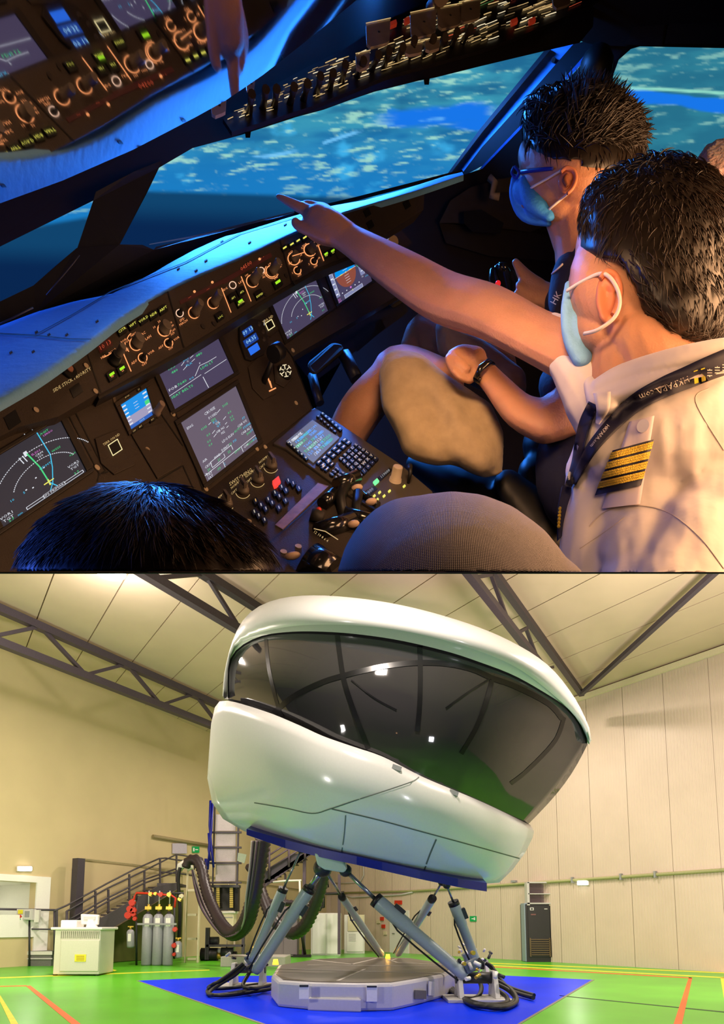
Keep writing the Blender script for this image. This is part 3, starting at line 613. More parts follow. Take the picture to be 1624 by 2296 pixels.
# ================================================================== SIMULATOR POD
DP = 13.2
N_ROW = 44
def row(ctrl, B, off=0.0, expo=2.4):
    c = crom(ctrl, 12); xs = [q[0] for q in c]
    L = [0]
    for i in range(1, len(c)): L.append(L[-1]+math.hypot(c[i][0]-c[i-1][0], c[i][1]-c[i-1][1]))
    out = []; j = 0
    x0, x1 = min(xs), max(xs)
    for k in range(N_ROW+1):
        s_ = L[-1]*k/N_ROW
        while j < len(L)-2 and L[j+1] < s_: j += 1
        u = (s_-L[j])/max(1e-6, L[j+1]-L[j]); q = c[j]*(1-u)+c[j+1]*u
        a_ = min(1.0, abs(2*(q[0]-x0)/(x1-x0)-1)); out.append((q[0], q[1], DP+off-B*(1-a_**expo)))
    return out
T_ = [(499,1560),(505,1500),(524,1430),(556,1378),(610,1347),(690,1335),(800,1341),(920,1361),(1050,1398),(1150,1440),(1230,1492),(1286,1560),(1318,1622),(1327,1660)]
O_ = [(503,1566),(508,1520),(520,1462),(556,1428),(620,1409),(700,1400),(820,1403),(940,1421),(1060,1454),(1160,1497),(1246,1562),(1297,1615),(1322,1668)]
VT = [(511,1568),(513,1490),(536,1452),(586,1426),(646,1417),(713,1416),(792,1421),(892,1435),(1000,1460),(1077,1485),(1154,1515),(1230,1558),(1269,1585),(1305,1623),(1317,1654),(1318,1669)]
VB = [(513,1570),(560,1585),(606,1600),(673,1628),(726,1652),(792,1675),(859,1698),(942,1740),(1000,1765),(1058,1789),(1111,1813),(1185,1848)]
S0 = [(482,1586),(487,1576),(500,1571),(530,1575),(606,1599),(673,1627),(726,1651),(792,1674),(859,1697),(942,1739),(1000,1764),(1058,1788),(1111,1812),(1190,1850)]
S1 = [(472,1640),(477,1612),(500,1598),(560,1612),(640,1642),(720,1676),(800,1703),(870,1728),(942,1762),(1000,1785),(1058,1806),(1111,1828),(1198,1864)]
S2 = [(465,1745),(475,1722),(520,1716),(600,1732),(700,1762),(800,1790),(900,1812),(1000,1838),(1100,1866),(1194,1880)]
S3 = [(476,1800),(500,1793),(565,1800),(650,1812),(740,1822),(850,1846),(1000,1886),(1100,1911),(1178,1912)]
S4 = [(500,1836),(540,1838),(600,1852),(700,1880),(800,1905),(900,1926),(1000,1948),(1080,1962),(1150,1950)]
S5 = [(548,1864),(570,1869),(638,1887),(723,1908),(800,1924),(857,1936),(942,1956),(1027,1973),(1080,1981),(1120,1979)]
def loop(rw, back, shrink=.985, lift=0):
    f_ = [P(*q) for q in rw]; b_ = []
    n = len(rw); cx = sum(q[0] for q in rw)/n; cy = sum(q[1] for q in rw)/n
    for k in range(n-2, 0, -1):
        q = rw[k]; a_ = abs(2*k/(n-1)-1); dz = back*(1-a_**2.2)
        b_.append(P(cx+(q[0]-cx)*(1-(1-shrink)*(1-a_)*2), cy+(q[1]-cy)*shrink+lift*(1-a_), DP+dz))
    return f_+b_
pod = thing('simulator_pod', 'tilted white flight simulator pod with a wide dark visor', 'flight simulator', tuple(G(850, 2200)+ZV*3), None)
m_pod = mat('white_gelcoat', (0.66, 0.65, 0.64), 0.22, noise_amt=0.015, coat=.15, spec=.45)
m_visor = mat('smoked_visor', (0.030, 0.028, 0.031), 0.05, noise_amt=0.0, coat=.3, spec=.6, ior=1.5)
rT, rO, rVT, rVB = row(T_, 1.7), row(O_, 2.35), row(VT, 2.1), row(VB, 2.5)
cap = [(q[0]*.8+880*.2, q[1]*.8+1520*.2, q[2]) for q in rT]
cap2 = [(q[0]*.4+880*.6, q[1]*.4+1560*.6, q[2]) for q in rT]
mid = [((a[0]+b[0])/2, (a[1]+b[1])/2-1, (a[2]+b[2])/2-.12) for a, b in zip(rT, rO)]
mb = MB(); L_ = [loop(cap2, 2.0, lift=30), loop([(q[0], q[1]+1, q[2]+.5) for q in rT], 3.0, lift=12), loop(rT, 3.2), loop(mid, 3.4), loop(rO, 3.5), loop([(q[0], q[1]+1, q[2]+.06) for q in rO], 3.4), loop(rVT, 3.2)]
mb.grid(L_, True, True); o_crown = obj('crown', mb, m_pod, pod, label='white upper brow')
rows = []
for i in range(9):
    u = i/8; bulge = math.sin(math.pi*u)
    a_, b_ = rVT, rVB; r_ = []
    for k in range(N_ROW+1):
        e = abs(2*k/N_ROW-1)**6
        x = a_[k][0]*(1-u)+b_[k][0]*u; y = a_[k][1]*(1-u)+b_[k][1]*u
        if k == N_ROW or k > N_ROW-4:      # right silhouette bows outwards
            x += bulge*14*(1-(N_ROW-k)/4)
        r_.append((x, y, (a_[k][2]*(1-u)+b_[k][2]*u)+.05-.30*bulge*(1-e)))
    rows.append(r_)
mb = MB(); mb.grid([loop(r_, 3.0) for r_ in rows], True, True); o_vis = obj('visor', mb, m_visor, pod, label='smoked dark visor')
sh = []
for rw_, B in ((S0, 2.55), (S0, 2.72), (S1, 2.9), (S2, 2.95), (S3, 2.7), (S4, 2.3), (S5, 1.7)): sh.append(row(rw_, B))
sh[0] = [(q[0], q[1]+2, q[2]) for q in sh[0]]
L_ = [loop(r_, 3.2-.35*i, lift=-6*i) for i, r_ in enumerate(sh)]
inner0 = [P(q[0]*.9+880*.1, q[1]*.9+1700*.1, q[2]+.4) for q in sh[0]]
u5 = [(q[0]*.93+860*.07, q[1]*.97+1880*.03, q[2]+.5) for q in sh[-1]]
L_.append(loop(u5, 1.0, lift=-30)); L_.append([sum(L_[-1], V((0,0,0)))/len(L_[-1])]*len(L_[-1]))
mb = MB(); mb.grid(L_, True, True); o_sh = obj('lower_shell', mb, m_pod, pod, label='white lower shell')
DG = bpy.context.evaluated_depsgraph_get()
def bvh_of(o):
    off = wl(o); me = o.data; return BVHTree.FromPolygons([v.co+off for v in me.vertices], [tuple(p.vertices) for p in me.polygons])
def onsurf(bv, px, py, lift=0.01):
    d = ray(px, py).normalized(); r = bv.ray_cast(CAM, d)
    return None if r[0] is None else r[0]-d*lift
def strip(name, bv, pts, wpx, m, parent, label=None, n=6, lift=.012):
    c = crom(pts, n); mb = MB(); A_ = []; B_ = []
    for i, q in enumerate(c):
        t_ = c[min(i+1, len(c)-1)]-c[max(i-1, 0)]; L = np.linalg.norm(t_[:2])+1e-9; nx, ny = -t_[1]/L, t_[0]/L
        w_ = q[2] if len(q) > 2 else wpx
        a_ = onsurf(bv, q[0]+nx*w_/2, q[1]+ny*w_/2, lift); b_ = onsurf(bv, q[0]-nx*w_/2, q[1]-ny*w_/2, lift)
        if a_ is None or b_ is None: continue
        A_.append(a_); B_.append(b_)
    if len(A_) < 2: return None
    mb.grid([A_, B_], True); return obj(name, mb, m, parent, label=label)
bv_v, bv_s, bv_c = bvh_of(o_vis), bvh_of(o_sh), bvh_of(o_crown)
m_rib2 = mat('visor_rib', (0.006, 0.006, 0.008), 0.25, noise_amt=0)
for pts, w_ in (([(596,1432),(603,1501),(623,1584),(633,1607)], 8), ([(756,1422),(768,1508),(779,1551),(802,1617),(826,1680)], 11), ([(942,1448),(943,1520),(941,1584),(936,1640)], 11),
                ([(613,1599),(659,1561),(719,1531),(773,1514),(859,1494),(935,1486),(1000,1488),(1058,1500),(1104,1520),(1154,1538),(1230,1577),(1262,1612)], 12),
                ([(1104,1523),(1092,1569),(1069,1631),(1035,1690)], 10), ([(1266,1608),(1245,1662),(1184,1727),(1146,1757)], 9), ([(1000,1588),(1050,1552),(1100,1521)], 4), ([(788,1525),(840,1565),(890,1592)], 3)):
    strip('visor_rib', bv_v, pts, w_, m_rib2, pod)
m_seam = mat('shell_seam', (0.10, 0.12, 0.10), 0.6, noise_amt=0)
for pts, w_ in (([(940,1742),(925,1752),(880,1768),(800,1794),(740,1814),(700,1824),(640,1812),(570,1800)], 2.2), ([(744,1814),(850,1839),(950,1866),(1050,1893),(1180,1929)], 2.6),
                ([(775,1828),(772,1870),(766,1912)], 2), ([(979,1882),(965,1915),(950,1956)], 3)):
    strip('shell_seam', bv_s, pts, w_, m_seam, pod)
for (x, y) in ((890,1722),(1018,1778)):
    mb = MB(); c = onsurf(bv_s, x, y, .03)
    if c is not None: mb.obox(c, V((.07,0,-.025)), V((0,.03,0)), V((.01,0,.035))); obj('latch', mb, m_grey, pod)
# deep blue base frame
mb = MB()
fr = [(553,1869,1.2),(640,1893,1.75),(723,1914,2.05),(800,1930,2.2),(857,1943,2.2),(942,1962,2.1),(1027,1980,1.75),(1092,1990,1.2)]
A_ = [P(x, y-10, DP-b_+.12) for x, y, b_ in fr]; B_ = [P(x, y+(3 if i == 0 else 9), DP-b_+.12) for i, (x, y, b_) in enumerate(fr)]
A2 = [p+FWD*3.2+ZV*.5 for p in A_]; B2 = [p+FWD*3.2+ZV*.5 for p in B_]
mb.grid([A2, A_, B_, B2, A2], False); obj('base_frame', mb, m_jbl, pod, label='deep blue steel base frame')
mb = MB(); mb.prism([P(x, y, DP-1.9) for x, y in ((705,1912),(772,1932),(778,1950),(770,1957),(728,1950),(712,1940))], FWD*.9); obj('joint_cover', mb, mat('pale_green_paint', (.45,.55,.48), .4, noise_amt=.03), pod, label='pale green joint cover', bevel=.03)

# ------------------------------------------------------------------ base platform
zt = .41
m_plat = mat('platform_paint', (0.50, 0.48, 0.52), 0.38, noise_amt=0.03)
m_deck = mat('platform_deck', (0.13, 0.11, 0.095), 0.35, noise_amt=0.12, noise_scale=2.0)
pl = thing('motion_base', 'low white octagonal motion base with a brown deck on the blue floor', 'platform', tuple(G(850, 2230)))
outl = [(609,2186),(624,2199),(700,2204),(800,2206),(880,2205),(930,2197),(998,2184),(1020,2172),(1005,2161),(920,2148),(831,2146),(712,2150),(624,2164)]
top = [G(x, y, zt) for x, y in outl]
mb = MB(); mb.prism([V((p.x, p.y, 0)) for p in top], ZV*zt); obj('body', mb, m_plat, pl, bevel=.05)
c = sum(top, V((0,0,0)))/len(top); mb = MB(); mb.prism([c+(p-c)*.955 for p in top], ZV*.012); obj('deck', mb, m_deck, pl, label='brown non slip deck')
m_line = mat('deck_line', (.5,.45,.4), .6, noise_amt=0)
for a_, b_ in (((622,2172),(1010,2183)),((690,2164),(990,2166)),((758,2199),(818,2173)),((700,2152),(790,2162)),((790,2162),(845,2149)),((870,2152),(890,2158)),((890,2158),(1000,2164)),((890,2150),(872,2155))):
    p, q = G(*a_, zt+.013), G(*b_, zt+.013); u = (q-p).normalized().cross(ZV)*.03
    mb = MB(); mb.prism([p+u, q+u, q-u, p-u], ZV*.004); obj('deck_line', mb, m_line, pl)
Yf = G(760, 2266).y
t = thing('step_box', 'white two tread step box in front of the motion base', 'step', tuple(G(750, 2270)))
a_, b_ = G(690, 2266), G(810, 2270); zf = .19
mb = MB(); mb.prism([a_, b_, b_+V((0,.9,0)), a_+V((0,.9,0))], ZV*zf); obj('body', mb, m_plat, t, bevel=.02)
mb = MB(); mb.prism([a_+ZV*zf+V((.03,.03,0)), b_+ZV*zf+V((-.03,.03,0)), b_+ZV*zf+V((-.03,.85,0)), a_+ZV*zf+V((.03,.85,0))], ZV*.01); obj('tread', mb, m_white, t)
# recessed hatches on the base
def fface(name, x0, x1, y0, y1, m, th=.02, par=pl):
    ya = (x0-624)/(880-624); e0, e1 = G(x0, 2256+6*min(1, max(0, ya))), G(x1, 2256+6*min(1, max(0, ya)))
    n = V((0,1,0)); yy = top[3].y-.01
    mb = MB(); mb.prism([S(x0,y0,yy), S(x1,y0,yy), S(x1,y1,yy), S(x0,y1,yy)], V((0,-th,0))); return obj(name, mb, m, par, bevel=.004)
fface('latch', 671, 693, 2206, 2240, m_white); fface('latch', 822, 846, 2208, 2246, m_white)
fface('latch_handle', 672, 692, 2208, 2213, m_dark, .03); fface('latch_handle', 823, 845, 2210, 2214, m_dark, .03)
pn = (top[6]-top[4]).normalized(); nn = pn.cross(ZV)
if nn.y > 0: nn = -nn
def sface(x0, x1, y0, y1, m, name):
    q = [hit(x, y, top[5]+nn*.01, nn) for x, y in ((x0,y0),(x1,y0+1),(x1,y1),(x0,y1))]; mb = MB(); mb.prism(q, nn*.02); obj(name, mb, m, pl)
sface(929, 954, 2220, 2240, mat('vent_metal', (.12,.11,.1), .5), 'vent'); sface(960, 972, 2200, 2232, m_white, 'latch')
for (x, y) in ((618,2163),(870,2150)):
    p = G(x, y, zt); mb = MB(); mb.cyl(p, p+ZV*.12, .07, .05, 10); obj('beacon', mb, glow('amber_lamp', (1, .5, .03), 3.0), label='small amber beacon '+('at the left end' if x < 700 else 'at the far side')+' of the motion base', cat='beacon')
    light('beacon_light', tuple(p+ZV*.2), .05, 2.0, (1, .5, .1), kind='POINT')

# ------------------------------------------------------------------ actuators
m_act = mat('actuator_paint', (0.36, 0.42, 0.43), 0.3, noise_amt=0.04); m_rod = mat('polished_rod', (.35,.36,.38), .25, .8, noise_amt=0)
def actuator(label, a, b, c_, r1, r2, seed=0, flare=1.1):
    t = thing('actuator', label, 'actuator', tuple(P(*a)), 'six leg actuators of the motion base')
    A, B, C_ = P(*a), P(*b), P(*c_); k1 = r1/FP*a[2]; k1b = r1/FP*b[2]; k2 = r2/FP*b[2]; ax = (B-A).normalized()
    L = (B-A).length
    mb = MB(); mb.tube([A, A+ax*.1, A+ax*L*.2, A+ax*L*.62, A+ax*L*.66, A+ax*L*.96, B], [k1*.7, k1*.95, k1*.95, (k1*.9+k1b*.1), k1b*flare*1.05, k1b*flare*1.05, k1b*flare*.95], 18); obj('barrel', mb, m_act, t)
    mb = MB(); mb.cyl(B-ax*.04, B+ax*.05, k1b*flare*1.05, n=16); obj('gland', mb, m_black, t)
    mb = MB(); mb.cyl(B, C_, k2, n=12); obj('rod', mb, m_rod, t)
    side = ax.cross(FWD).normalized()
    mb = MB(); q = [A+ax*L*u+side*(k1*(1.15+.35*math.sin(u*3.14)))-FWD*k1*.4 for u in (0, .15, .3, .5, .7)]+[A+ax*L*.8+side*k1*.9]; mb.tube(q, [.018]*6, 6); obj('hose', mb, m_cab2, t)
    p = A+ax*L*.80-side*k1b*1.1; mb = MB(); mb.obox(p, ax*.11, side*.06, FWD*.07); obj('valve_block', mb, m_dark, t, bevel=.01)
    mb = MB(); mb.ball(C_, k2*2.2+.03, 10, 8); obj('top_joint', mb, m_dark, t)
    return t
actuator('thick grey actuator leaning right at the front left corner', (572,2180,12.6), (693,1995,12.3), (724,1946,12.1), 13, 8)
actuator('thinner actuator just behind the thick front left one', (565,2155,13.4), (634,1996,13.2), (676,1905,13.2), 10, 2.6)
actuator('thick grey actuator leaning left from the front right corner', (1046,2190,11.4), (846,2020,11.9), (775,1952,12.0), 15, 5)
actuator('actuator at the right with its rod under the pod nose', (1070,2160,13.2), (1018,2026,13.0), (1002,1984,12.6), 11, 2.6)
actuator('far right actuator of the crossed pair behind the base', (892,2140,17.3), (969,2016,14.6), (991,1978,14.0), 8.5, 2.5)
actuator('far left actuator of the crossed pair behind the base', (857,2141,17.3), (768,2012,14.2), (732,1955,13.4), 7.5, 3)
# clevis brackets and their hoses
def bracket(label, cx, cyb, d0, flip):
    b0 = G(cx, cyb); t = thing('base_joint', label, 'joint', tuple(b0)); s_ = flip
    mb = MB(); mb.prism([b0+V((-.55,0,0)), b0+V((.55,0,0)), b0+V((.55,.9,0)), b0+V((-.55,.9,0))], ZV*.06); obj('base_plate', mb, m_lgrey, t, bevel=.01)
    for dx in (-.3, .3):
        mb = MB(); mb.prism([b0+V((dx-.04,.1,.06)), b0+V((dx-.04,.8,.06)), b0+V((dx-.04,.62,.5)), b0+V((dx-.04,.35,.5))], V((.08,0,0))); obj('clevis', mb, m_lgrey, t, bevel=.01)
    mb = MB(); mb.cyl(b0+V((-.36,.48,.38)), b0+V((.36,.48,.38)), .10, n=14); obj('pin', mb, m_dark, t)
    mb = MB(); mb.obox(b0+V((.1*s_,.3,.6)), V((.12,0,.06)), V((0,.12,0)), V((-.04,0,.08))); obj('manifold', mb, mat('blue_grey_block', (.10,.13,.18), .4), t, bevel=.02)
    random.seed(int(cx))
    for i in range(16):
        mb = MB(); p = b0+V((random.uniform(-.38,.38), random.uniform(-.05,.4), random.uniform(.4,.85))); mb.cyl(p, p+V((random.uniform(-.1,.1), -.06, random.uniform(-.1,.1))), random.uniform(.02,.04), n=8); obj('fitting', mb, random.choice((m_brass, m_lgrey, m_dark, m_bright)), t)
    return t
bracket('left front floor joint with blue manifold block', 548, 2218, 0, 1)
bracket('right front floor joint between the two right actuators', 1080, 2250, 0, -1)
bracket('right rear floor joint behind the hoses', 1068, 2206, 0, -1)
def hoses(labs, paths, grp, r=.035):
    for i, (pts, lab) in enumerate(zip(paths, labs)):
        c = crom(pts, 8); mb = MB(); mb.tube([P(*q[:3]) for q in c], r, 8); obj('hydraulic_hose', mb, m_cab2, label=lab, cat='hose', group=grp)
def gp(x, y, z=.06): return (x, y, depth_of(G(x, y, z)))
hoses(['outermost black hose loop on the blue floor at the left joint','long hose lying just inside the outermost loop at the left joint','highest black hose loop at the left joint','short hose from the left joint straight to the base'], [
  [(545,2160,12.6),(520,2180,12.5),(485,2205,12.4),gp(465,2222),gp(480,2231),gp(530,2226),gp(600,2212)],
  [(550,2165,12.6),(525,2188,12.5),(492,2208,12.4),gp(468,2228),gp(500,2232),gp(560,2225),gp(606,2218)],
  [(542,2170,12.7),(515,2190,12.6),(478,2207,12.4),gp(470,2216),gp(520,2215),gp(590,2205)],
  [(560,2180,12.6),(545,2210,12.3),(570,2216,12.2),gp(610,2208)]], 'hydraulic hoses at the left joint')
hoses(['large black hose loop on the blue floor at the right joint','lowest hose loop at the right joint, nearest the camera','small inner hose loop beside the base at right','middle hose loop at the right joint','upper of the two hoses that end on the blue floor at far right','lower of the two hoses that end on the blue floor at far right'], [
  [(1075,2185,12.3),(1100,2200,12.0),(1140,2220,11.6),gp(1155,2240),gp(1130,2256),gp(1060,2252),gp(1010,2216)],
  [(1080,2182,12.3),(1110,2196,12.0),(1145,2218,11.6),gp(1158,2246),gp(1120,2260),gp(1050,2246),gp(1012,2212)],
  [(1070,2190,12.2),(1080,2215,11.9),(1070,2236,11.6),gp(1040,2238),gp(1008,2220)],
  [(1085,2190,12.2),(1110,2215,11.8),(1136,2235,11.4),gp(1132,2250),gp(1080,2252),gp(1030,2236)],
  [(1090,2160,13.0),(1105,2170,12.9),(1115,2195,12.7),(1145,2215,12.3),gp(1198,2232)],
  [(1095,2163,13.0),(1112,2180,12.8),(1125,2200,12.6),(1150,2222,12.2),gp(1196,2237)]], 'hydraulic hoses at the right joint', .04)
# ================================================================== THE COCKPIT (inside an added dark shell that keeps hangar light out)
def Q(x, v, d): return CAM + V((1,0,0))*x + FWD*d + UPV*(v*d)
vb, vt_, DB, XS = (CY-1284.6)/FP, 1.33, 5.5, 3.4
m_shell_in = mat('shell_dark_lining', (0.012, 0.010, 0.010), 0.8, noise_amt=0.2, spec=0.2)
def slab(name, pts, off, label):
    mb = MB(); mb.prism([Q(*p) for p in pts], off); return obj(name, mb, m_shell_in, kind='structure', label=label)
slab('wall_divider', [(-XS,vb,.05),(XS,vb,.05),(XS,vb,DB),(-XS,vb,DB)], [UPV*0.00002]*2+[UPV*.0008]*2, 'thin dark sloping divider deck added under the cockpit, stops hangar light')
slab('wall_shell_roof', [(-XS,vt_,.05),(XS,vt_,.05),(XS,vt_,DB),(-XS,vt_,DB)], UPV*.02, 'added dark roof closing the cockpit off from hangar light')
slab('wall_shell_left', [(-XS,vb,.05),(-XS,vb,DB),(-XS,vt_,DB),(-XS,vt_,.05)], V((-.02,0,0)), 'added dark side closing the cockpit off from hangar light')
slab('wall_shell_right', [(XS,vb,.05),(XS,vb,DB),(XS,vt_,DB),(XS,vt_,.05)], V((.02,0,0)), 'added dark side closing the cockpit off from hangar light')
slab('wall_shell_front', [(-XS,vb,DB),(XS,vb,DB),(XS,vt_,DB),(-XS,vt_,DB)], FWD*.02, 'added dark sheet behind the projection screen, closes off hangar light')

# ---- projection screen with the sea and coast picture
m_scr = bpy.data.materials.new('projected_picture'); m_scr.use_nodes = True; nt = m_scr.node_tree; b_ = nt.nodes['Principled BSDF']
at = nt.nodes.new('ShaderNodeVertexColor'); at.layer_name = 'picture'
b_.inputs['Base Color'].default_value = (.01,.01,.01,1); b_.inputs['Roughness'].default_value = .8
nt.links.new(at.outputs['Color'], b_.inputs['Emission Color']); b_.inputs['Emission Strength'].default_value = 1.0
NXs, NYs = 440, 190; X0, X1, Y0, Y1 = -140, 1780, 40, 720
xs = np.linspace(X0, X1, NXs); ys = np.linspace(Y0, Y1, NYs)
rng = np.random.RandomState(3)
GX, GY = np.meshgrid(xs, ys)
def vnoise(x, y, seed):
    r = np.random.RandomState(seed).rand(256, 256); xi = np.floor(x).astype(int); yi = np.floor(y).astype(int); fx = x-xi; fy = y-yi
    fx = fx*fx*(3-2*fx); fy = fy*fy*(3-2*fy); g = lambda a, b: r[a % 256, b % 256]
    return (g(xi,yi)*(1-fx)+g(xi+1,yi)*fx)*(1-fy)+(g(xi,yi+1)*(1-fx)+g(xi+1,yi+1)*fx)*fy
def fbm(x, y, seed, o=4): return sum(vnoise(x*2**i, y*2**i, seed+i)/2**i for i in range(o))/sum(1/2**i for i in range(o))
YY = GY + GX*0.10
right = GX > 1330
n1 = fbm(GX/95, YY/26, 11); n2 = fbm(GX/36, YY/7.0, 31); n3 = fbm(GX/150+9, YY/50+4, 51); n4 = fbm(GX/70, YY/40, 71)
def s2l(c): return np.array([(v/255/12.92 if v < 10.3 else ((v/255+.055)/1.055)**2.4) for v in c])
def mixc(a, b, t): return a*(1-t[..., None])+b*t[..., None]
sm = lambda a, b, x: np.clip((x-a)/(b-a), 0, 1)**2*(3-2*np.clip((x-a)/(b-a), 0, 1))
base = mixc(s2l((30,100,140)), s2l((56,146,172)), sm(.3, .7, n1))
base = mixc(base, s2l((24,118,186)), sm(230, 440, GY+60*(n3-.5))*(~right))
base = mixc(base, s2l((38,108,128)), np.where(right, 0.7, 0.0))
base = mixc(base, s2l((60,170,225)), sm(.60, .80, n4)*sm(200, 330, GY)*(~right)*.9)
pat = sm(.55, .72, n2*.74+n1*.28)
base = mixc(base, s2l((160,216,196)), pat*np.where(right, .45, .8)*(1-.5*sm(380, 450, GY)))
lake = sm(0, 14, 26+8*(n1-.5)*4-np.abs(GY-(268-(GX-960)*.05))*np.where(GX < 870, 1.7, 1))*sm(815, 900, GX)*(1-sm(1080, 1130, GX))
lake = np.maximum(lake, sm(0, 12, 20-np.abs(GY-(285-(GX-1060)*-.1)))*sm(960, 1040, GX)*(~right))
lakeR = sm(0, 6, 18+14*(n1-.5)-np.abs(GY-(222+(GX-1440)*.12)))*right
base = mixc(base, s2l((22,112,222)), np.maximum(lake, lakeR))
shore = sm(0, 5, 6-np.abs(GY-(205+(GX-1440)*.06+8*(n1-.5))))*right
base = mixc(base, s2l((150,225,200)), shore*.8)
riv = sm(0, 4, 6-np.abs(YY-(405+12*np.sin(GX/80)-(GX-600)*.08)))*sm(.4, .55, n4)*(~right)
base = mixc(base, s2l((110,190,240)), riv*.8)
hz = 436-(GX-620)*-.03
dark = sm(0, 14, GY-(hz+np.where(GX < 255, 62+(200-GX)*.2, 0)))*(~right)
base = mixc(base, s2l((14,64,104)), dark); base = mixc(base, s2l((7,36,76)), sm(25, 90, GY-hz-np.where(GX < 255, 100, 0))*(~right))
cols = np.concatenate([base, np.ones(base.shape[:2]+(1,))], -1).reshape(-1, 4)
def sd(x): return 5.2-0.5*((x-800)/960)**2
vs = [tuple(P(x, y, sd(x))) for y in ys for x in xs]
fs = [(j*NXs+i, j*NXs+i+1, (j+1)*NXs+i+1, (j+1)*NXs+i) for j in range(NYs-1) for i in range(NXs-1)]
me = bpy.data.meshes.new('projection_screen'); og = P(800, 400, 5.2); me.from_pydata([tuple(V(v)-og) for v in vs], [], fs); me.materials.append(m_scr)
ca = me.color_attributes.new('picture', 'FLOAT_COLOR', 'POINT'); ca.data.foreach_set('color', cols.astype(np.float32).ravel())
so = bpy.data.objects.new('projection_screen', me); COL.objects.link(so); so.location = og; WLOC[so.name] = og
so.modifiers.new('thick', 'SOLIDIFY').thickness = 0.02
tag(so, 'glowing curved screen showing blue sea and coast behind the cockpit windows', 'screen')

# ---- planes of the cockpit, given as inverse camera depth that is linear in the view
class IP:
    def __init__(s, a, b, c, x0=430, y0=830): s.a, s.b, s.c, s.x0, s.y0 = a, b, c, x0, y0; s.p0 = s.pt0(600, 700); s.n = (s.pt0(700, 700)-s.p0).cross(s.pt0(600, 800)-s.p0).normalized(); s.n = s.n if s.n.dot(CAM-s.p0) > 0 else -s.n
    def inv(s, x, y): return s.a+s.b*(x-s.x0)+s.c*(y-s.y0)
    def pt0(s, x, y): return P(x, y, 1/s.inv(x, y))
    def pt(s, x, y, h=0): return s.pt0(x, y)+s.n*h
PA = IP(.7832, -4.69e-4, 1.64e-4)
PF = IP(.8172, -4.35e-4, 1.22e-4)
_c = 1.5e-3
GSP = IP(.8172-1.22e-4*199.9+_c*199.9, -4.35e-4-.43*1.22e-4+.43*_c, _c)
_i0, _i1, _i2 = PA.inv(430, 1130), PA.inv(700, 920), PA.inv(700, 920)*1.06   # (905,1050)
_cc = ((_i2-_i0)-475/270*(_i1-_i0))/(-80+475/270*210); _bb = ((_i1-_i0)+210*_cc)/270
OV = IP(.62, -1.6e-4, 3e-4, 500, 250)
PD = IP(_i0, _bb, _cc, 430, 1130)
m_pan = mat('panel_grey', (0.040, 0.031, 0.024), 0.55, noise_amt=0.08, bump=0.15, bump_scale=400, spec=.35)
m_pan2 = mat('panel_edge', (0.018, 0.015, 0.013), 0.6, noise_amt=0.08)
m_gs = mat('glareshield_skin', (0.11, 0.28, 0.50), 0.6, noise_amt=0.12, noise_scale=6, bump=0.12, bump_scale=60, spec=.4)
m_blk = mat('satin_black', (0.006, 0.006, 0.006), 0.5, noise_amt=0.1)
m_knob = mat('knob_brown', (0.11, 0.09, 0.07), 0.5, noise_amt=0.05)
m_knobl = mat('knob_cream', (0.42, 0.34, 0.24), 0.5, noise_amt=0.05)
g_or = glow('orange_backlight', (1.0, 0.36, 0.13), 1.15); g_org = glow('amber_backlight', (.9, .5, .12), .8); g_wh = glow('white_symbol', (.75,.78,.85), 1.0)
g_gr = glow('green_symbol', (.06,.75,.25), .9); g_cy = glow('cyan_symbol', (.05,.55,.85), 1.0); g_mg = glow('magenta_symbol', (.75,.2,.7), .9)
g_ye = glow('yellow_symbol', (.85,.80,.12), 1.0); g_lg = glow('lime_lamp', (.38,.85,.02), 1.0); g_red = glow('red_lamp', (1, .06, .03), 1.0)
g_scr = glow('display_backlight', (.062,.050,.105), 1.0); g_scr2 = glow('display_backlight_warm', (.13,.105,.15), 1.0); g_scrd = glow('display_backlight_dim', (.022,.024,.036), 1.0)
g_dr = glow('dark_red_window', (.030,.003,.002), 1.0); g_drt = glow('dim_red_digit', (.50,.07,.03), 1.0); g_gold = glow('gold_legend', (.75,.50,.2), .8)
m_scr.node_tree.nodes['Principled BSDF'].inputs['Emission Strength'].default_value = 1.12
g_blue = glow('blue_lcd', (.02,.16,.85), 1.0); g_ltb = glow('light_blue_lcd', (.35,.7,1.0), 1.0); g_sky = glow('attitude_sky', (.0,.28,.80), 1.0); g_grd = glow('attitude_ground', (.27,.07,.035), 1.0)
g_tape = glow('grey_tape', (.22,.24,.42), 1.0)

def pplate(name, poly, pl, h, th, m, parent=None, **k):
    mb = MB(); mb.prism([pl.pt(x, y, h-th) for x, y in poly], pl.n*th); return obj(name, mb, m, parent, **k)
def pline(mb, pl, pts, wpx, h, closed=False):
    pts = list(pts)+([pts[0]] if closed else [])
    for a_, b_ in zip(pts[:-1], pts[1:]):
        dx, dy = b_[0]-a_[0], b_[1]-a_[1]; L = math.hypot(dx, dy)+1e-9; nx, ny = -dy/L*wpx/2, dx/L*wpx/2; ex, ey = dx/L*wpx*.3, dy/L*wpx*.3
        mb.add([pl.pt(a_[0]+nx-ex, a_[1]+ny-ey, h), pl.pt(b_[0]+nx+ex, b_[1]+ny+ey, h), pl.pt(b_[0]-nx+ex, b_[1]-ny+ey, h), pl.pt(a_[0]-nx-ex, a_[1]-ny-ey, h)], [(0,1,2,3)])
def arcpts(cx, cy, r, a0, a1, n=18, sx=1.0, tilt=0.0):
    o = []
    for i in range(n+1):
        a = math.radians(a0+(a1-a0)*i/n); x, y = r*math.cos(a)*sx, -r*math.sin(a)
        ct, st = math.cos(tilt), math.sin(tilt); o.append((cx+x*ct-y*st, cy+x*st+y*ct))
    return o
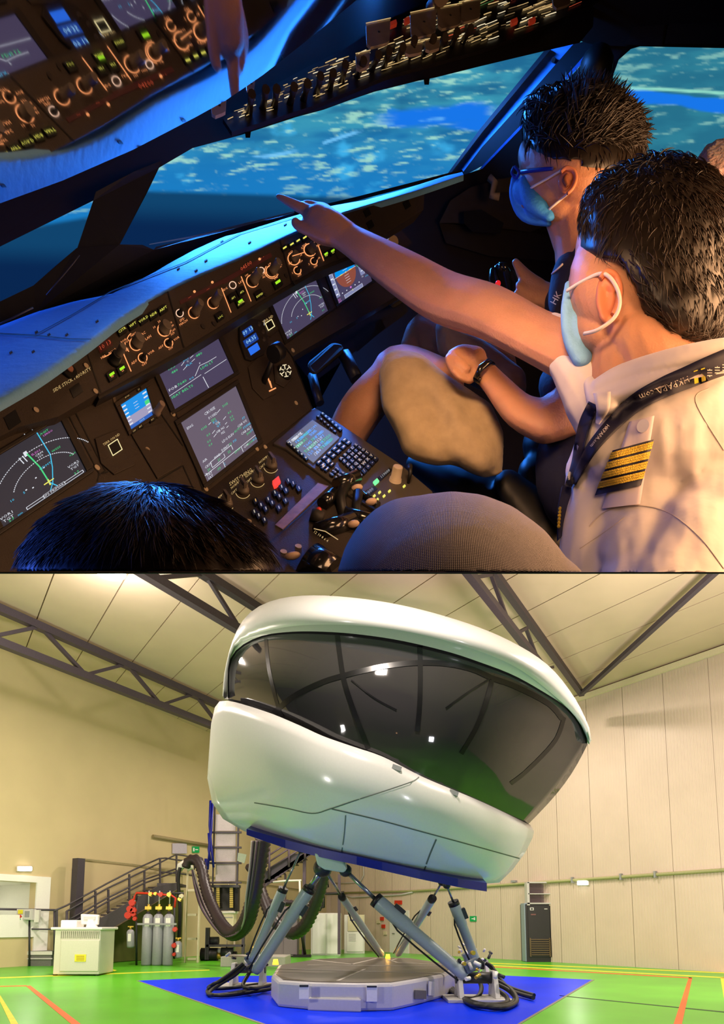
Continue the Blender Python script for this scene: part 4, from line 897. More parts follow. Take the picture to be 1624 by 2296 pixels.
ROWD = V((.83, -.56)).normalized(); DND = V((.425, .905)).normalized()
def ptext(mb, pl, s, x, y, size, h, row=None, dn=None, align='CENTER'):
    row = row or ROWD; dn = dn or DND
    add_text(mb, s, lambda u, v_: pl.pt(x+row[0]*u-dn[0]*v_, y+row[1]*u-dn[1]*v_, h), size, align)

# ---- glareshield
gs_near = [(-40,917),(65,858),(130,815),(199,766),(262,718),(329,676),(376,650),(440,620),(540,578),(656,523),(759,480),(926,430),(1040,392)]
gs_far = [(-40,738),(80,693),(166,669),(249,653),(283,636),(349,603),(382,583),(432,556),(499,526),(540,516),(640,485),(730,461),(820,447),(900,425),(1000,393),(1036,385)]
gs = thing('glareshield', 'long blue lit leather glareshield above the instrument panel', 'glareshield', tuple(GSP.pt(500, 560)))
def resamp(pts, n):
    L = [0]
    for i in range(1, len(pts)): L.append(L[-1]+math.dist(pts[i-1], pts[i]))
    out = []
    j = 0
    for k in range(n+1):
        s_ = L[-1]*k/n
        while j < len(L)-2 and L[j+1] < s_: j += 1
        u = (s_-L[j])/(L[j+1]-L[j]); out.append(tuple(pts[j][i]*(1-u)+pts[j+1][i]*u for i in range(2)))
    return out
na, fa = resamp([tuple(q) for q in crom(gs_near, 4)], 60), resamp(gs_far, 60)
mb = MB(); rows = []
for u, h in ((0,-.012),(0,-.005),(.03,-.001),(.08,0),(.3,.0),(.6,0),(.9,0),(1,-.004),(1,-.012)):
    rows.append([GSP.pt(a_[0]*(1-u)+b_[0]*u, a_[1]*(1-u)+b_[1]*u, h) for a_, b_ in zip(na, fa)])
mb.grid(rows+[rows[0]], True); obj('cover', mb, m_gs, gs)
mb = MB(); pline(mb, GSP, [(540,525),(480,556),(416,590),(332,623),(249,656),(166,706),(80,753)], 2.2, .0015); pline(mb, GSP, [(-30,748),(80,754),(156,762),(205,763)], 2.4, .0015); pline(mb, GSP, [(540,525),(650,492),(720,470)], 1.6, .0015)
obj('seam', mb, mat('seam_dark', (.01,.015,.03), .8, noise_amt=0), gs)
for (x, y) in ((82,746),(218,722),(400,604),(462,586),(498,543),(110,752),(150,752),(640,505),(560,545),(75,790),(25,792),(440,608)):
    mb = MB(); c = GSP.pt(x, y, .001); mb.obox(c, GSP.pt(x+3, y-2, .001)-c, GSP.pt(x+.6, y+.9, .001)-c, GSP.n*.001); obj('snap', mb, MATS['seam_dark'], gs)

# ---- black cowling between glareshield and windshield, sill
def vplate(name, pts, th, m, parent=None, label=None, kind=None, cat=None, bevel=0):
    """a thick plate given by view position and camera depth"""
    q = [P(*p) for p in pts]; mb = MB(); mb.prism(q, [r_*th for r_ in [ray(p[0], p[1]).normalized() for p in pts]])
    return obj(name, mb, m, parent, label=label, kind=kind, cat=cat, bevel=bevel)
def wi(x): return 1/GSP.inv(x, np.interp(x, [q_[0] for q_ in gs_far], [q_[1] for q_ in gs_far]))
m_cowl = mat('cowl_black', (0.006, 0.006, 0.007), 0.7, noise_amt=0.2)
m_beam = mat('beam_brown', (0.022, 0.015, 0.011), 0.6, noise_amt=0.15, noise_scale=8)
wf = MB(); q = [(-60,760),(-60,705),(75,640),(120,600),(172,556),(268,548),(320,549),(345,560),(350,553),(432,534),(540,512),(640,483),(720,460),(720,470),(640,495),(540,524),(432,566),(349,612),(249,663),(80,703)]
wfront = vplate('wall_front', [(x, y, wi(x)*1.0+.12) for x, y in q], .05, m_cowl, kind='structure', label='black cowling and dark window frames ahead of the glareshield')
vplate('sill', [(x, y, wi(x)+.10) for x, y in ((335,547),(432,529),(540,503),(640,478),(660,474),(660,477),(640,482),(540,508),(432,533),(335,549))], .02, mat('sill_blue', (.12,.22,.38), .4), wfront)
vplate('sill', [(x, y, min(4.6, wi(x)+.10)) for x, y in ((660,474),(800,441),(1000,392),(1036,380),(1040,386),(1000,398),(800,450),(660,479))], .03, m_cowl, wfront)
mb = MB(); mb.tube([P(x, y, 1.25) for x, y in ((104,662),(140,620),(165,590),(178,572))], .0012, 5); mb.tube([P(x, y, 1.12) for x, y in ((-20,735),(30,712),(74,690))], .0012, 5); obj('cable', mb, m_dark, wfront)
vplate('pillar', [(x, y, wi(x)+.14) for x, y in ((209,450),(215,430),(300,385),(362,360),(357,376),(330,432),(268,550),(172,560))], .08, m_cowl, wfront, label='left windshield pillar')
vplate('beam', [(x, y, 1/OV.inv(x, y)+.05) for x, y in ((-60,575),(0,553),(209,450),(357,376),(432,332),(540,303),(663,263),(726,246),(789,223),(839,206),(939,181),(972,175),(1080,148),(1227,113),(1300,96),(1330,60),(1340,-90),(820,-90),(700,10),(600,100),(500,200),(300,320),(-60,470))], .06, m_beam, wfront, label='brown black beam over the windshield')
for (x, y) in ((556,303),(957,184)):
    vplate('bracket', [(a_, b_, 1/OV.inv(x, y)+.03) for a_, b_ in ((x-7,y-8),(x+7,y-8),(x+5,y+6),(x-5,y+6))], .04, m_blk, wfront)
dR = 2.7
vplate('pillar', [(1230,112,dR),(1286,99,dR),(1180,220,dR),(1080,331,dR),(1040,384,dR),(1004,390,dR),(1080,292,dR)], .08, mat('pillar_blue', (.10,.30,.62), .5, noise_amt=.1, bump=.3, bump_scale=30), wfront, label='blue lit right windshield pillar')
vplate('pillar', [(x, y, dR-.02) for x, y in ((1222,112),(1235,111),(1082,296),(1010,390),(1002,392),(1076,290))], .05, m_cowl, wfront)
mb = MB(); mb.cyl(P(1241, 134, dR-.03), P(1241, 134, dR+.02), .008, n=10); obj('screw', mb, m_blk, wfront)
vplate('pillar', [(x, y, dR-.1) for x, y in ((1286,99),(1345,84),(1358,90),(1240,205),(1150,300),(1082,372),(1030,400),(1040,384),(1080,331),(1180,220))], .08, m_cowl, wfront)
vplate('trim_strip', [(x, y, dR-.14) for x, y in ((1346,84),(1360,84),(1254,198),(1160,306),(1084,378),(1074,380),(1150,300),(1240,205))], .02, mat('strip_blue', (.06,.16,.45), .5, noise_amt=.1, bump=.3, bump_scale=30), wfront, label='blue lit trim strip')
vplate('headliner', [(x, y, dR-.25) for x, y in ((1230,-100),(1900,-100),(1900,100),(1624,106),(1435,102),(1400,104),(1330,100),(1260,80))], .05, m_beam, wfront, label='dark brown headliner over the side window')
# side wall with the side window opening
ws = vplate('wall_side', [(x, y, dR-.2) for x, y in ((1300,60),(1700,60),(1700,108),(1624,108),(1435,104),(1415,110),(1388,134),(1376,167),(1371,200),(1350,260),(1340,480),(1624,600),(1700,1000),(1700,1284),(640,1284),(700,930),(860,640),(830,540),(930,470),(952,430),(1040,392),(1082,378),(1254,200),(1362,82))], .06, mat('side_lining', (.022,.017,.015), .6, noise_amt=.15, noise_scale=6), kind='structure', label='dark cockpit side wall with the side window opening')
vplate('lining_panel', [(x, y, dR-.24) for x, y in ((1362,100),(1420,92),(1395,115),(1380,140),(1372,170),(1350,184),(1300,200),(1270,205),(1290,170))], .04, mat('side_lining2', (.030,.024,.026), .5), ws)
mb = MB(); mb.ball(P(1338, 150, dR-.26), .06, 12, 8); mb.tube([P(x, y, dR-.28) for x, y in ((1350,124),(1362,126),(1366,134))], .01, 6); obj('air_nozzle', mb, m_blk, ws)
for poly, dd, m_, nm in (
    ([(1055,420),(1150,395),(1240,390),(1240,500),(1190,520),(1020,500),(985,500),(1010,450)], -.24, 'side_a', 'lining_panel'),
    ([(1040,474),(1080,470),(1130,500),(1122,525),(1060,520),(1040,500)], -.28, 'side_b', 'recess'),
    ([(1112,402),(1150,398),(1152,430),(1108,432)], -.3, 'side_c', 'bracket'),
    ([(985,500),(1190,520),(1300,545),(1300,590),(1100,575),(1000,545)], -.22, 'side_d', 'lining_panel'),
    ([(1420,60),(1490,55),(1485,104),(1400,100)], -.26, 'side_e', 'overhead_liner'), ([(1500,52),(1700,50),(1700,100),(1490,98)], -.26, 'side_e', 'overhead_liner')):
    mm = {'side_a': mat('side_a', (.055,.045,.035), .5), 'side_b': mat('side_b', (.012,.010,.009), .6), 'side_c': mat('side_c', (.08,.07,.05), .4), 'side_d': mat('side_d', (.035,.03,.024), .5), 'side_e': mat('side_e', (.03,.024,.02), .6)}[m_]
    vplate(nm, [(x, y, dR+dd) for x, y in poly], .03, mm, ws)
mb = MB(); mb.tube([P(x, y, dR-.34) for x, y in ((1098,398),(1110,410),(1104,440),(1120,442))], .012, 6); obj('latch', mb, m_knobl, ws)

# ---- overhead mirror: the dark glossy reflector that shows the panel upside down
mn = (V((1,0,0))*-1.38220301e-01 + UPV*1.69571067e-01 + FWD*-1.46873737e-01); mk = mn.length; mn.normalize()
def MP(x, y): r = ray(x, y); return CAM + r*(mk/mn.dot(r))
mb = MB(); poly = [(-60,500),(0,456),(140,405),(300,335),(440,262),(505,226),(590,168),(700,82),(800,0),(840,-40),(-60,-60)]
mb.prism([MP(x, y) for x, y in poly], mn*.004)
obj('mirror_panel', mb, mat('dark_mirror', (.72,.72,.76), .03, 1.0, noise_amt=0), label='dark mirror panel at upper left reflecting the instruments upside down', cat='mirror')

# ---- overhead switch panel
ovp = thing('overhead_panel', 'overhead panel full of glowing switch legends above the windshield', 'control panel', tuple(OV.pt(900, 100)))
pplate('panel', [(500,266),(597,200),(690,150),(773,110),(872,43),(960,5),(1040,-50),(1420,-50),(1314,17),(1164,82),(1080,112),(870,170),(700,238),(520,296)], OV, 0, .008, mat('overhead_black', (.012,.009,.008), .5, noise_amt=.2), ovp)
random.seed(5)
def inside(x, y):
    top_ = np.interp(x, [500,597,773,872,960,1060,1300], [262,206,116,52,12,-30,-40]); bot = np.interp(x, [500,700,870,1080,1164,1314], [285,228,160,102,72,12]); return top_+6 < y < bot-2
cnt = 0
while cnt < 290:
    x = random.uniform(510, 1280); y = random.uniform(-20, 290)
    if not inside(x, y): continue
    L = random.uniform(5, 16)*(1+x/1400); s_ = random.uniform(.28, .5)
    m_ = random.choice((g_gold, g_gold, g_gold, glow('pale_gold', (.95,.8,.5), .9), glow('dim_gold', (.30,.19,.08), .8)))
    if x > 1000 and random.random() < .06: m_ = g_drt
    mb = MB(); pline(mb, OV, [(x, y), (x+L*.5, y-L*s_*.5+random.uniform(-.6,.6)), (x+L, y-L*s_)], random.uniform(1.0, 2.4), .004); obj('legend', mb, m_, ovp); cnt += 1
for (x, y, w_, h_) in ((842,116,54,52),(942,92,58,56),(1000,76,54,46),(1045,62,48,44),(1249,28,42,44),(808,178,32,34),(920,150,40,22),(490,286,34,34),(560,236,20,20),(962,140,34,24)):
    mb = MB(); c = [(x-w_/2,y-h_*.38),(x+w_/2,y-h_*.62),(x+w_/2-2,y+h_*.30),(x+w_/2-9,y+h_*.42),(x-w_/2+10,y+h_*.60),(x-w_/2+2,y+h_*.45)]
    mb.prism([OV.pt(a_, b_, .03) for a_, b_ in c], OV.n*.006); g_ = obj('switch_guard', mb, mat('guard_tan', (.34,.26,.19), .5), ovp)
    mb = MB(); pline(mb, OV, [(x-w_/2, y-h_*.38), (x+w_/2, y-h_*.62)], 2.2, .038); obj('lit_edge', mb, g_gold, g_)
    mb = MB(); cc = OV.pt(x+2, y-2, .036); mb.cyl(cc, cc+OV.n*.002, .003, n=8); obj('screw', mb, m_blk, g_)
for i in range(17):
    x = 560+i*30+random.uniform(-5,5); y = np.interp(x, [500,700,870,1080], [278,222,150,92])-random.uniform(2,10)
    mb = MB(); a_ = OV.pt(x, y, 0); b_ = OV.pt(x+random.uniform(0,8), y+random.uniform(18,26), .05); mb.tube([a_, a_.lerp(b_,.5), b_], [.009,.007,.010], 8); obj('toggle', mb, mat('toggle_brown', (.03,.02,.01), .4), ovp)
mb = MB(); a_, b_ = OV.pt(966, 20, .0), OV.pt(972, 78, .08); mb.tube([a_, a_.lerp(b_,.7), b_], [.018,.018,.024], 12); obj('lever', mb, mat('lever_tan', (.16,.10,.04), .4), ovp)
for (x, y) in ((880,66),(912,58),(946,42),(1190,58),(1150,60)):
    mb = MB(); c = OV.pt(x, y, .01); e_ = OV.pt(x+7, y-3, .01)-c; g_ = OV.pt(x+1.5, y+6, .01)-c; mb.obox(c, e_, g_*.7, OV.n*.004); obj('red_switch', mb, mat('switch_red', (.45,.05,.02), .4, emit=(.4,.03,.01), es=.35), ovp)
for k in range(5):
    mb = MB(); pline(mb, OV, [(1010+k*6, 18+k*4), (1075+k*8, -8+k*3)], 1.0, .004); obj('legend', mb, glow('dim_green', (.05,.22,.06), .8), ovp)

# ---- main instrument panel, control unit strip
mp = thing('instrument_panel', 'dark grey main instrument panel with screens set into it', 'instrument panel', tuple(PA.pt(500, 900)))
panel_poly = [(-60,960),(0,930),(100,880),(240,866),(343,819),(476,742),(591,671),(711,601),(850,545),(900,640),(905,655),(760,740),(655,800),(700,916),(560,1026),(430,1130),(360,1200),(330,1284),(-60,1284)]
pplate('face', panel_poly, PA, 0, .03, m_pan, mp)
fcu = thing('flight_control_unit', 'curved strip of glowing knobs and buttons under the glareshield', 'control panel', tuple(PF.pt(500, 660)))
fc_up = [(190,776),(262,722),(329,680),(376,655),(440,624),(540,582),(656,527),(759,484),(926,434),(952,430)]
fc_lo = [(950,470),(870,520),(850,545),(750,585),(711,601),(591,671),(476,742),(410,782),(343,819),(262,862),(222,884)]
pplate('face', fc_up+fc_lo, PF, 0, .04, m_pan, fcu)
pplate('lower_edge', fc_lo[2:]+[(x+3, y+6) for x, y in fc_lo[2:][::-1]], PF, -.005, .03, m_pan2, fcu)
for a_, b_ in (((190,780),(226,880)), ((376,655),(412,780)), ((628,540),(655,636)), ((718,500),(757,580))):
    mb = MB(); pline(mb, PF, [a_, b_], 3, .0008); obj('panel_gap', mb, m_blk, fcu)
sp = thing('priority_panel', 'side stick priority panel at the left end of the control strip', 'control panel', tuple(PF.pt(120, 880)))
pplate('face', [(-60,936),(-20,908),(65,863),(130,821),(188,780),(222,882),(130,936),(40,960),(-60,1010)], PF, .002, .04, m_pan, sp)
mb = MB(); ptext(mb, PF, 'SIDE STICK PRIORITY', 160, 855, 10.5, .0035, V((.855,-.52))); obj('legend', mb, g_gold, sp)
def pbox(name, pl, x, y, hw, hh, th, m, parent, h=0, row=None, dn=None, bevel=0):
    r_, d_ = (row or ROWD), (dn or DND); mb = MB()
    mb.prism([pl.pt(x+r_[0]*a_*hw+d_[0]*b2*hh, y+r_[1]*a_*hw+d_[1]*b2*hh, h) for a_, b2 in ((-1,-1),(1,-1),(1,1),(-1,1))], pl.n*th); return obj(name, mb, m, parent, bevel=bevel)
pbox('window', PF, 170, 878, 13, 11, .001, m_blk, sp, .002); pbox('window', PF, 27, 944, 16, 15, .001, m_blk, sp, .002)
mb = MB(); c = PF.pt(152, 836, .002); mb.cyl(c, c+PF.n*.006, .012, n=18); obj('lamp_ring', mb, m_blk, sp); mb = MB(); mb.cyl(c+PF.n*.006, c+PF.n*.010, .0055, n=14); obj('lamp', mb, mat('lamp_pink', (.3,.14,.1), .3), sp)
for (x, y) in ((80,922),(156,816),(192,823),(213,880)):
    mb = MB(); c = PF.pt(x, y, .002); mb.cyl(c, c+PF.n*.002, .004, n=10); obj('screw', mb, m_knobl, sp)
def px2m(pl, x, y): return (pl.pt(x+1, y)-pl.pt(x, y)).length
def ring(pl, x, y, r, a0, a1, w_, h, parent, m=None, sx=.92, lab=None):
    mb = MB(); pline(mb, pl, arcpts(x, y, r, a0, a1, 22, sx, -.5), w_, h); obj('lit_ring', mb, m or g_or, parent)
def knob(pl, x, y, r, ln, parent, m=None, name='knob', cap=.85):
    mb = MB(); c = pl.pt(x, y, 0); k = r/FP/pl.inv(x, y); mb.tube([c, c+pl.n*ln*.3, c+pl.n*ln*.32, c+pl.n*ln*.95, c+pl.n*ln], [k*1.1, k*1.05, k*.9, k*cap, k*cap*.9], 20); o = obj(name, mb, m or m_knob, parent)
    return o
KM = .028
for (x, y, r, a0, a1) in ((434,703,13,20,330),(477,681,13,20,330),(565,632,14,60,320),(608,610,13,40,320)):
    ring(PF, x, y, r, a0, a1, 2.2, .002, fcu); knob(PF, x+2, y, r*.72, KM, fcu)
ring(PF, 608, 610, 16.5, 110, 310, 1.6, .002, fcu)
for (x, y, r) in ((402,704,8.5),(521,641,8),(585,608,7)): ring(PF, x, y, r, 0, 360, 2.0, .002, fcu, glow('pale_orange', (1,.62,.42), 1.0))
knob(PF, 254, 812, 12, .02, fcu, m_blk); knob(PF, 258, 812, 9, .038, fcu)
ring(PF, 304, 773, 15, 20, 300, 2.2, .002, fcu); knob(PF, 306, 772, 12, .018, fcu, m_knob, cap=.95); ring(PF, 306, 770, 24, 95, 135, 2, .002, fcu); ring(PF, 303, 772, 25, 150, 200, 2, .002, fcu)
ring(PF, 367, 741, 15, 0, 360, 2.6, .002, fcu); knob(PF, 367, 741, 12, .016, fcu, m_knob, cap=.95)
ring(PF, 319, 804, 10.5, -60, 250, 2.2, .002, fcu); ring(PF, 377, 771, 10, -60, 250, 2.2, .002, fcu)
for (x, y) in ((319,804),(377,771),(666,608),(703,587),(402,704)): knob(PF, x, y, 4.5, .012, fcu, m_blk, 'selector')
ring(PF, 658, 582, 14, 40, 330, 2.4, .002, fcu); knob(PF, 659, 581, 10, .014, fcu, m_knob, cap=.95); mb = MB(); pline(mb, PF, [(647,588),(672,580)], 2, .016); obj('pointer', mb, g_or, fcu)
ring(PF, 694, 562, 14, 0, 300, 2.6, .002, fcu); knob(PF, 696, 562, 10, .014, fcu, m_knob, cap=.95); ring(PF, 666, 608, 8.5, 0, 360, 2.0, .002, fcu); ring(PF, 703, 587, 8, 0, 360, 2.0, .002, fcu)
mb = MB()
for a_, b_, w_ in (((271,783),(293,834),2.4), ((496,648),(517,702),2.0), ((540,622),(562,677),2.0), ((713,553),(725,586),2.2), ((232,803),(258,790),2)): pline(mb, PF, [a_, b_], w_, .002)
obj('lit_line', mb, g_or, fcu)
def lab(pl, s, x, y, sz, m, parent, h=.002, row=None): mb = MB(); ptext(mb, pl, s, x, y, sz, h, row); return obj('legend', mb, m, parent)
for (s_, x, y, z_) in (('HPA',231,802,7),('IN HG',251,790,7),('SPD\nMACH',409,722,7.5),('NAV',298,752,7),('ARC',319,751,8),('PLAN',330,760,8),('VOR',284,768,7),('ILS',284,786,7),('ROSE',276,766,6),('VOR',338,792,8),('ADF',300,814,8),('OFF',323,818,8),('VOR',395,761,7),('ADF',360,780,7),('OFF',382,783,7),('40',382,726,7),('80',386,732,7),('160',388,742,7),('320',386,750,7),('20',356,723,7),('10',345,736,7),
                    ('HDG',503,651,6.5),('LAT',539,634,6.5),('METRIC\nALT',591,619,6),('100',552,619,6),('1000',570,611,6),('UP',604,594,6),('DN',618,625,6),('V/S',628,596,6),('FPA',626,601,6),('SPD',531,641,0.1),
                    ('10',648,570,6),('20',653,566,6),('40',664,566,6),('80',674,574,6),('160',674,588,6),('320',650,592,6),('ILS',678,557,6),('VOR',682,551,6),('NAV',700,549,6),('ARC',709,553,6),('PLN',713,552,5),('1',655,614,6),('OFF',671,619,6),('2',692,594,6),('VOR',712,582,6),('OFF',707,599,6)):
    if z_ > 1: lab(PF, s_, x, y, z_, g_or, fcu)
def button(pl, x, y, hw, hh, m_l, parent, txt=None, m_t=None, tsz=6, hw2=None):
    b_ = pbox('button', pl, x, y, hw, hh, .004, m_blk, parent)
    if m_l is not None: pbox('lamp_bar', pl, x, y-hh*.25, hw*.62, hh*.3, .0004, m_l, b_, .0042)
    if txt: mb = MB(); ptext(mb, pl, txt, x+DND[0]*hh*.35, y+DND[1]*hh*.35, tsz, .0045); obj('legend', mb, m_t or g_ye, b_)
    return b_
for (s_, x, y) in (('CSTR',272,744),('WPT',296,732),('VOR.D',320,720),('NDB',342,709),('ARPT',364,697)):
    b_ = pbox('button', PF, x, y, 10, 8, .004, m_blk, fcu); mb = MB(); ptext(mb, PF, s_, x, y, 8.2, .0045); obj('legend', mb, g_ye, b_)
for (x, y) in ((637,558),(653,550),(667,542),(682,535)): b_ = pbox('button', PF, x, y, 7, 6, .003, m_blk, fcu); pbox('lamp_bar', PF, x, y, 4.4, 1.7, .0004, g_ye, b_, .0032)
for (x, y, hw, ml, t_, mt) in ((249,845,10,g_lg,'FD',g_or),(272,832,10,g_lg,'LS',g_or),(621,638,10,g_lg,None,None),(579,663,9,None,'EXPED',g_ye),(520,669,9,None,'AP1',g_ye),(539,656,9,None,'AP2',g_ye),(537,681,9,g_lg,'A/THR',g_ye),(491,712,9,None,'LOC',g_ye),(729,574,7,g_lg,'FD',g_ye),(744,567,7,g_lg,'LS',g_ye)):
    button(PF, x, y, hw, hw*.95, ml, fcu, t_, mt)
pplate('lcd_window', [(402,675),(497,628),(500,636),(405,683)], PF, .001, .001, g_dr, fcu); pplate('lcd_window', [(497,628),(606,567),(610,576),(501,638)], PF, .001, .001, g_dr, fcu)
mb = MB(); ptext(mb, PF, '04500', 551, 598, 12, .0022); ptext(mb, PF, '- - -', 585, 580, 9, .0022); obj('digits', mb, g_drt, fcu)
mb = MB(); ptext(mb, PF, '---', 424, 668, 8, .0022); ptext(mb, PF, '---', 465, 650, 8, .0022); obj('digits', mb, g_drt, fcu)
for (x, y) in ((435,656),(475,635),(581,583)):
    mb = MB(); pline(mb, PF, arcpts(x, y, 1.8, 0, 360, 8), 2.4, .0024); obj('dot', mb, g_or, fcu)
pbox('lcd_window', PF, 235, 775, 17, 9.5, .001, g_dr, fcu); mb = MB(); ptext(mb, PF, '10 13', 235, 776, 14, .0022); obj('digits', mb, g_drt, fcu)
for (x, y) in ((823,478),(830,505),(912,460)): pbox('window', PF, x, y, 7, 8, .001, m_blk, fcu, .001)
for (x, y) in ((455,733),(641,619),(660,634),(595,662),(480,727)):
    mb = MB(); c = PF.pt(x, y, 0); mb.cyl(c, c+PF.n*.002, .0045, n=10); obj('screw', mb, m_pan2, fcu)

# ---- display units
class Quad:
    def __init__(s, pl, c, h=0):
        s.pl, s.h = pl, h; (x0,y0),(x1,y1),(x2,y2),(x3,y3) = c
        dx1, dx2, sx = x1-x2, x3-x2, x0-x1+x2-x3; dy1, dy2, sy = y1-y2, y3-y2, y0-y1+y2-y3
        D = dx1*dy2-dx2*dy1; g = (sx*dy2-dx2*sy)/D; k = (dx1*sy-sx*dy1)/D
        s.m = (x1-x0+g*x1, x3-x0+k*x3, x0, y1-y0+g*y1, y3-y0+k*y3, y0, g, k)
    def px(s, u, v_): a, b, c, d, e, f_, g, k = s.m; w_ = g*u+k*v_+1; return (a*u+b*v_+c)/w_, (d*u+e*v_+f_)/w_
    def pt(s, u, v_, h=0): x, y = s.px(u, v_); return s.pl.pt(x, y, s.h+h)
    def line(s, mb, pts, w_=.012, h=.0006, closed=False):
        pts = list(pts)+([pts[0]] if closed else [])
        for (ax, ay), (bx, by) in zip(pts[:-1], pts[1:]):
            L = math.hypot(bx-ax, by-ay)+1e-9; nx, ny = -(by-ay)/L*w_/2, (bx-ax)/L*w_/2
            mb.add([s.pt(ax+nx, ay+ny, h), s.pt(bx+nx, by+ny, h), s.pt(bx-nx, by-ny, h), s.pt(ax-nx, ay-ny, h)], [(0,1,2,3)])
    def rect(s, mb, u0, v0, u1, v1, h=.0005): mb.add([s.pt(u0,v0,h), s.pt(u1,v0,h), s.pt(u1,v1,h), s.pt(u0,v1,h)], [(0,1,2,3)])
    def text(s, mb, t, u, v_, sz, h=.0006, align='CENTER'): add_text(mb, t, lambda x, y: s.pt(u+x, v_-y, h), sz, align)
def display(label, pl, c, m_back, bez=.07, bez_m=None, h=.004):
    q = Quad(pl, c); t = thing('display_unit', label, 'display', tuple(q.pt(.5,.5)))
    for (u0,v0,u1,v1) in ((-bez,-bez,1+bez,0),(-bez,1,1+bez,1+bez),(-bez,0,0,1),(1,0,1+bez,1)):
        mb = MB(); mb.prism([q.pt(a_, b_) for a_, b_ in ((u0,v0),(u1,v0),(u1,v1),(u0,v1))], pl.n*h); obj('bezel', mb, bez_m or m_pan2, t, bevel=.001)
    mb = MB(); mb.prism([q.pt(a_, b_) for a_, b_ in ((0,0),(1,0),(1,1),(0,1))], pl.n*.0012); scr = obj('screen', mb, m_back, t); q.h = .0013
    return q, t, scr
def arc(cx, cy, r, a0, a1, n=24): return [(cx+r*math.cos(math.radians(a0+(a1-a0)*i/n)), cy-r*math.sin(math.radians(a0+(a1-a0)*i/n))) for i in range(n+1)]
def parts_of(q, scr, items):
    for m_, fn in items:
        mb = MB(); fn(mb); obj('symbols', mb, m_, scr)
def nd(q, scr):
    ax, ay = .60, .80
    def white(mb):
        for r, a0, a1 in ((.60,20,165),(.40,25,155)):
            n = int(r*90)
            for i in range(n):
                a = a0+(a1-a0)*i/n; q.line(mb, arc(ax, ay, r, a, a+(a1-a0)/n*.6, 1), .011)
        q.line(mb, arc(ax, ay, .86, 58, 92, 14), .008)
        for a in range(60, 92, 6): q.line(mb, [(ax+.86*math.cos(math.radians(a)), ay-.86*math.sin(math.radians(a))), (ax+.89*math.cos(math.radians(a)), ay-.89*math.sin(math.radians(a)))], .008)
        q.line(mb, arc(ax, ay, .93, 150, 168, 6), .012)
        q.text(mb, 'VOR2\nTGT', .91, .80, .055); q.text(mb, 'VOR1\nTGT', .08, .90, .06)
        for (x, y) in ((.50,.62),(.43,.73),(.36,.70),(.62,.55)): q.rect(mb, x-.009, y-.009, x+.009, y+.009)
        q.rect(mb, .50, .16, .54, .24); q.line(mb, [(.44,.2),(.46,.32)], .01); q.line(mb, [(.48,.2),(.50,.32)], .01)
    def green(mb): q.line(mb, [(ax,ay),(.585,.5),(.53,.2)], .015); q.text(mb, 'WSSS', .82, .40, .045); q.text(mb, '2.7', .10, .97, .05); q.text(mb, '+2.0', .95, .62, .045); q.text(mb, '3.7', .90, .92, .05); q.text(mb, 'LAGIT', .78, .055, .045)
    def cyan(mb): q.line(mb, [(.72,.0),(.74,.42),(.70,.62),(.63,.84),(.57,.93)], .011); q.line(mb, [(.66,.93),(.60,.80)], .011); q.text(mb, '10', .19,.72,.05); q.text(mb, '5', .33,.72,.05); q.text(mb, 'GDMT', .64,.54,.05); q.text(mb, 'nm', .20,.97,.045)
    def yel(mb): q.line(mb, [(ax-.06,ay-.01),(ax+.06,ay-.01)], .018); q.line(mb, [(ax,ay-.05),(ax,ay+.05)], .018)
    def mag(mb): q.text(mb, 'ILS01', .62, .27, .05); q.text(mb, 'LEKEO', .82, .10, .04)
    def w2(mb): q.text(mb, 'CRM\n150', .64, .34, .045)
    parts_of(q, scr, ((g_wh, white), (g_gr, green), (g_cy, cyan), (g_ye, yel), (g_mg, mag), (g_wh, w2)))
q, t, scr = display('left navigation display with dotted arcs at the left edge', PA, [(-60,1058),(133,941),(193,1059),(7,1184)], g_scrd); nd(q, scr)
mb = MB(); q.line(mb, [(.28,1.0-.06),(.97,1.0-.06),(.97,1.0-.02),(.28,1.0-.02)], .008, closed=True); q.rect(mb, .48, .925, .74, .985, .0007); obj('symbols', mb, g_wh, scr)
mb = MB(); q.rect(mb, .485, .93, .735, .98, .0009); obj('symbols', mb, g_scrd, scr); mb = MB(); q.text(mb, 'GPS PRIMARY', .61, .956, .048, .0011); obj('symbols', mb, g_wh, scr)
q, t, scr = display('right navigation display with dotted arcs beside the attitude display', PA, [(602,668),(701,612),(735,698),(643,763)], g_scr); nd(q, scr)
# attitude display
q, t, scr = display('primary flight display with blue sky and brown ground disc', PA, [(726,595),(806,548),(834,631),(758,683)], g_scr)
def disc(mb, lo):
    cx, cy, rx, ry = .42, .42, .27, .36
    pts = [(cx+rx*math.cos(math.radians(a)), cy-ry*math.sin(math.radians(a))*1.0) for a in (range(0, 181, 12) if lo == 0 else range(180, 361, 12))]
    mb.add([q.pt(x, y, .0004) for x, y in pts], [tuple(range(len(pts)))])
def pw(mb):
    q.line(mb, [(.13,.43),(.71,.43)], .008)
    for i in range(4): q.line(mb, [(.36,.18+i*.06),(.48,.18+i*.06)], .008); q.line(mb, [(.36,.5+i*.06),(.48,.5+i*.06)], .008)
    for (x, y) in ((.18,.83),(.30,.83),(.54,.83),(.66,.83),(.14,.12),(.7,.12),(.76,.2),(.82,.3)): q.rect(mb, x-.012, y-.012, x+.012, y+.012)
    q.line(mb, [(.07,.43),(.12,.43)], .012); q.text(mb, '03', .79, .76, .05)
    q.line(mb, [(.95,.1),(.97,.8)], .01)
def ptape(mb): q.rect(mb, .0,.08,.10,.86); q.rect(mb, .76,.06,.87,.72); q.rect(mb, .20,.90,.72,.985); q.rect(mb, .93,.2,.97,.7)
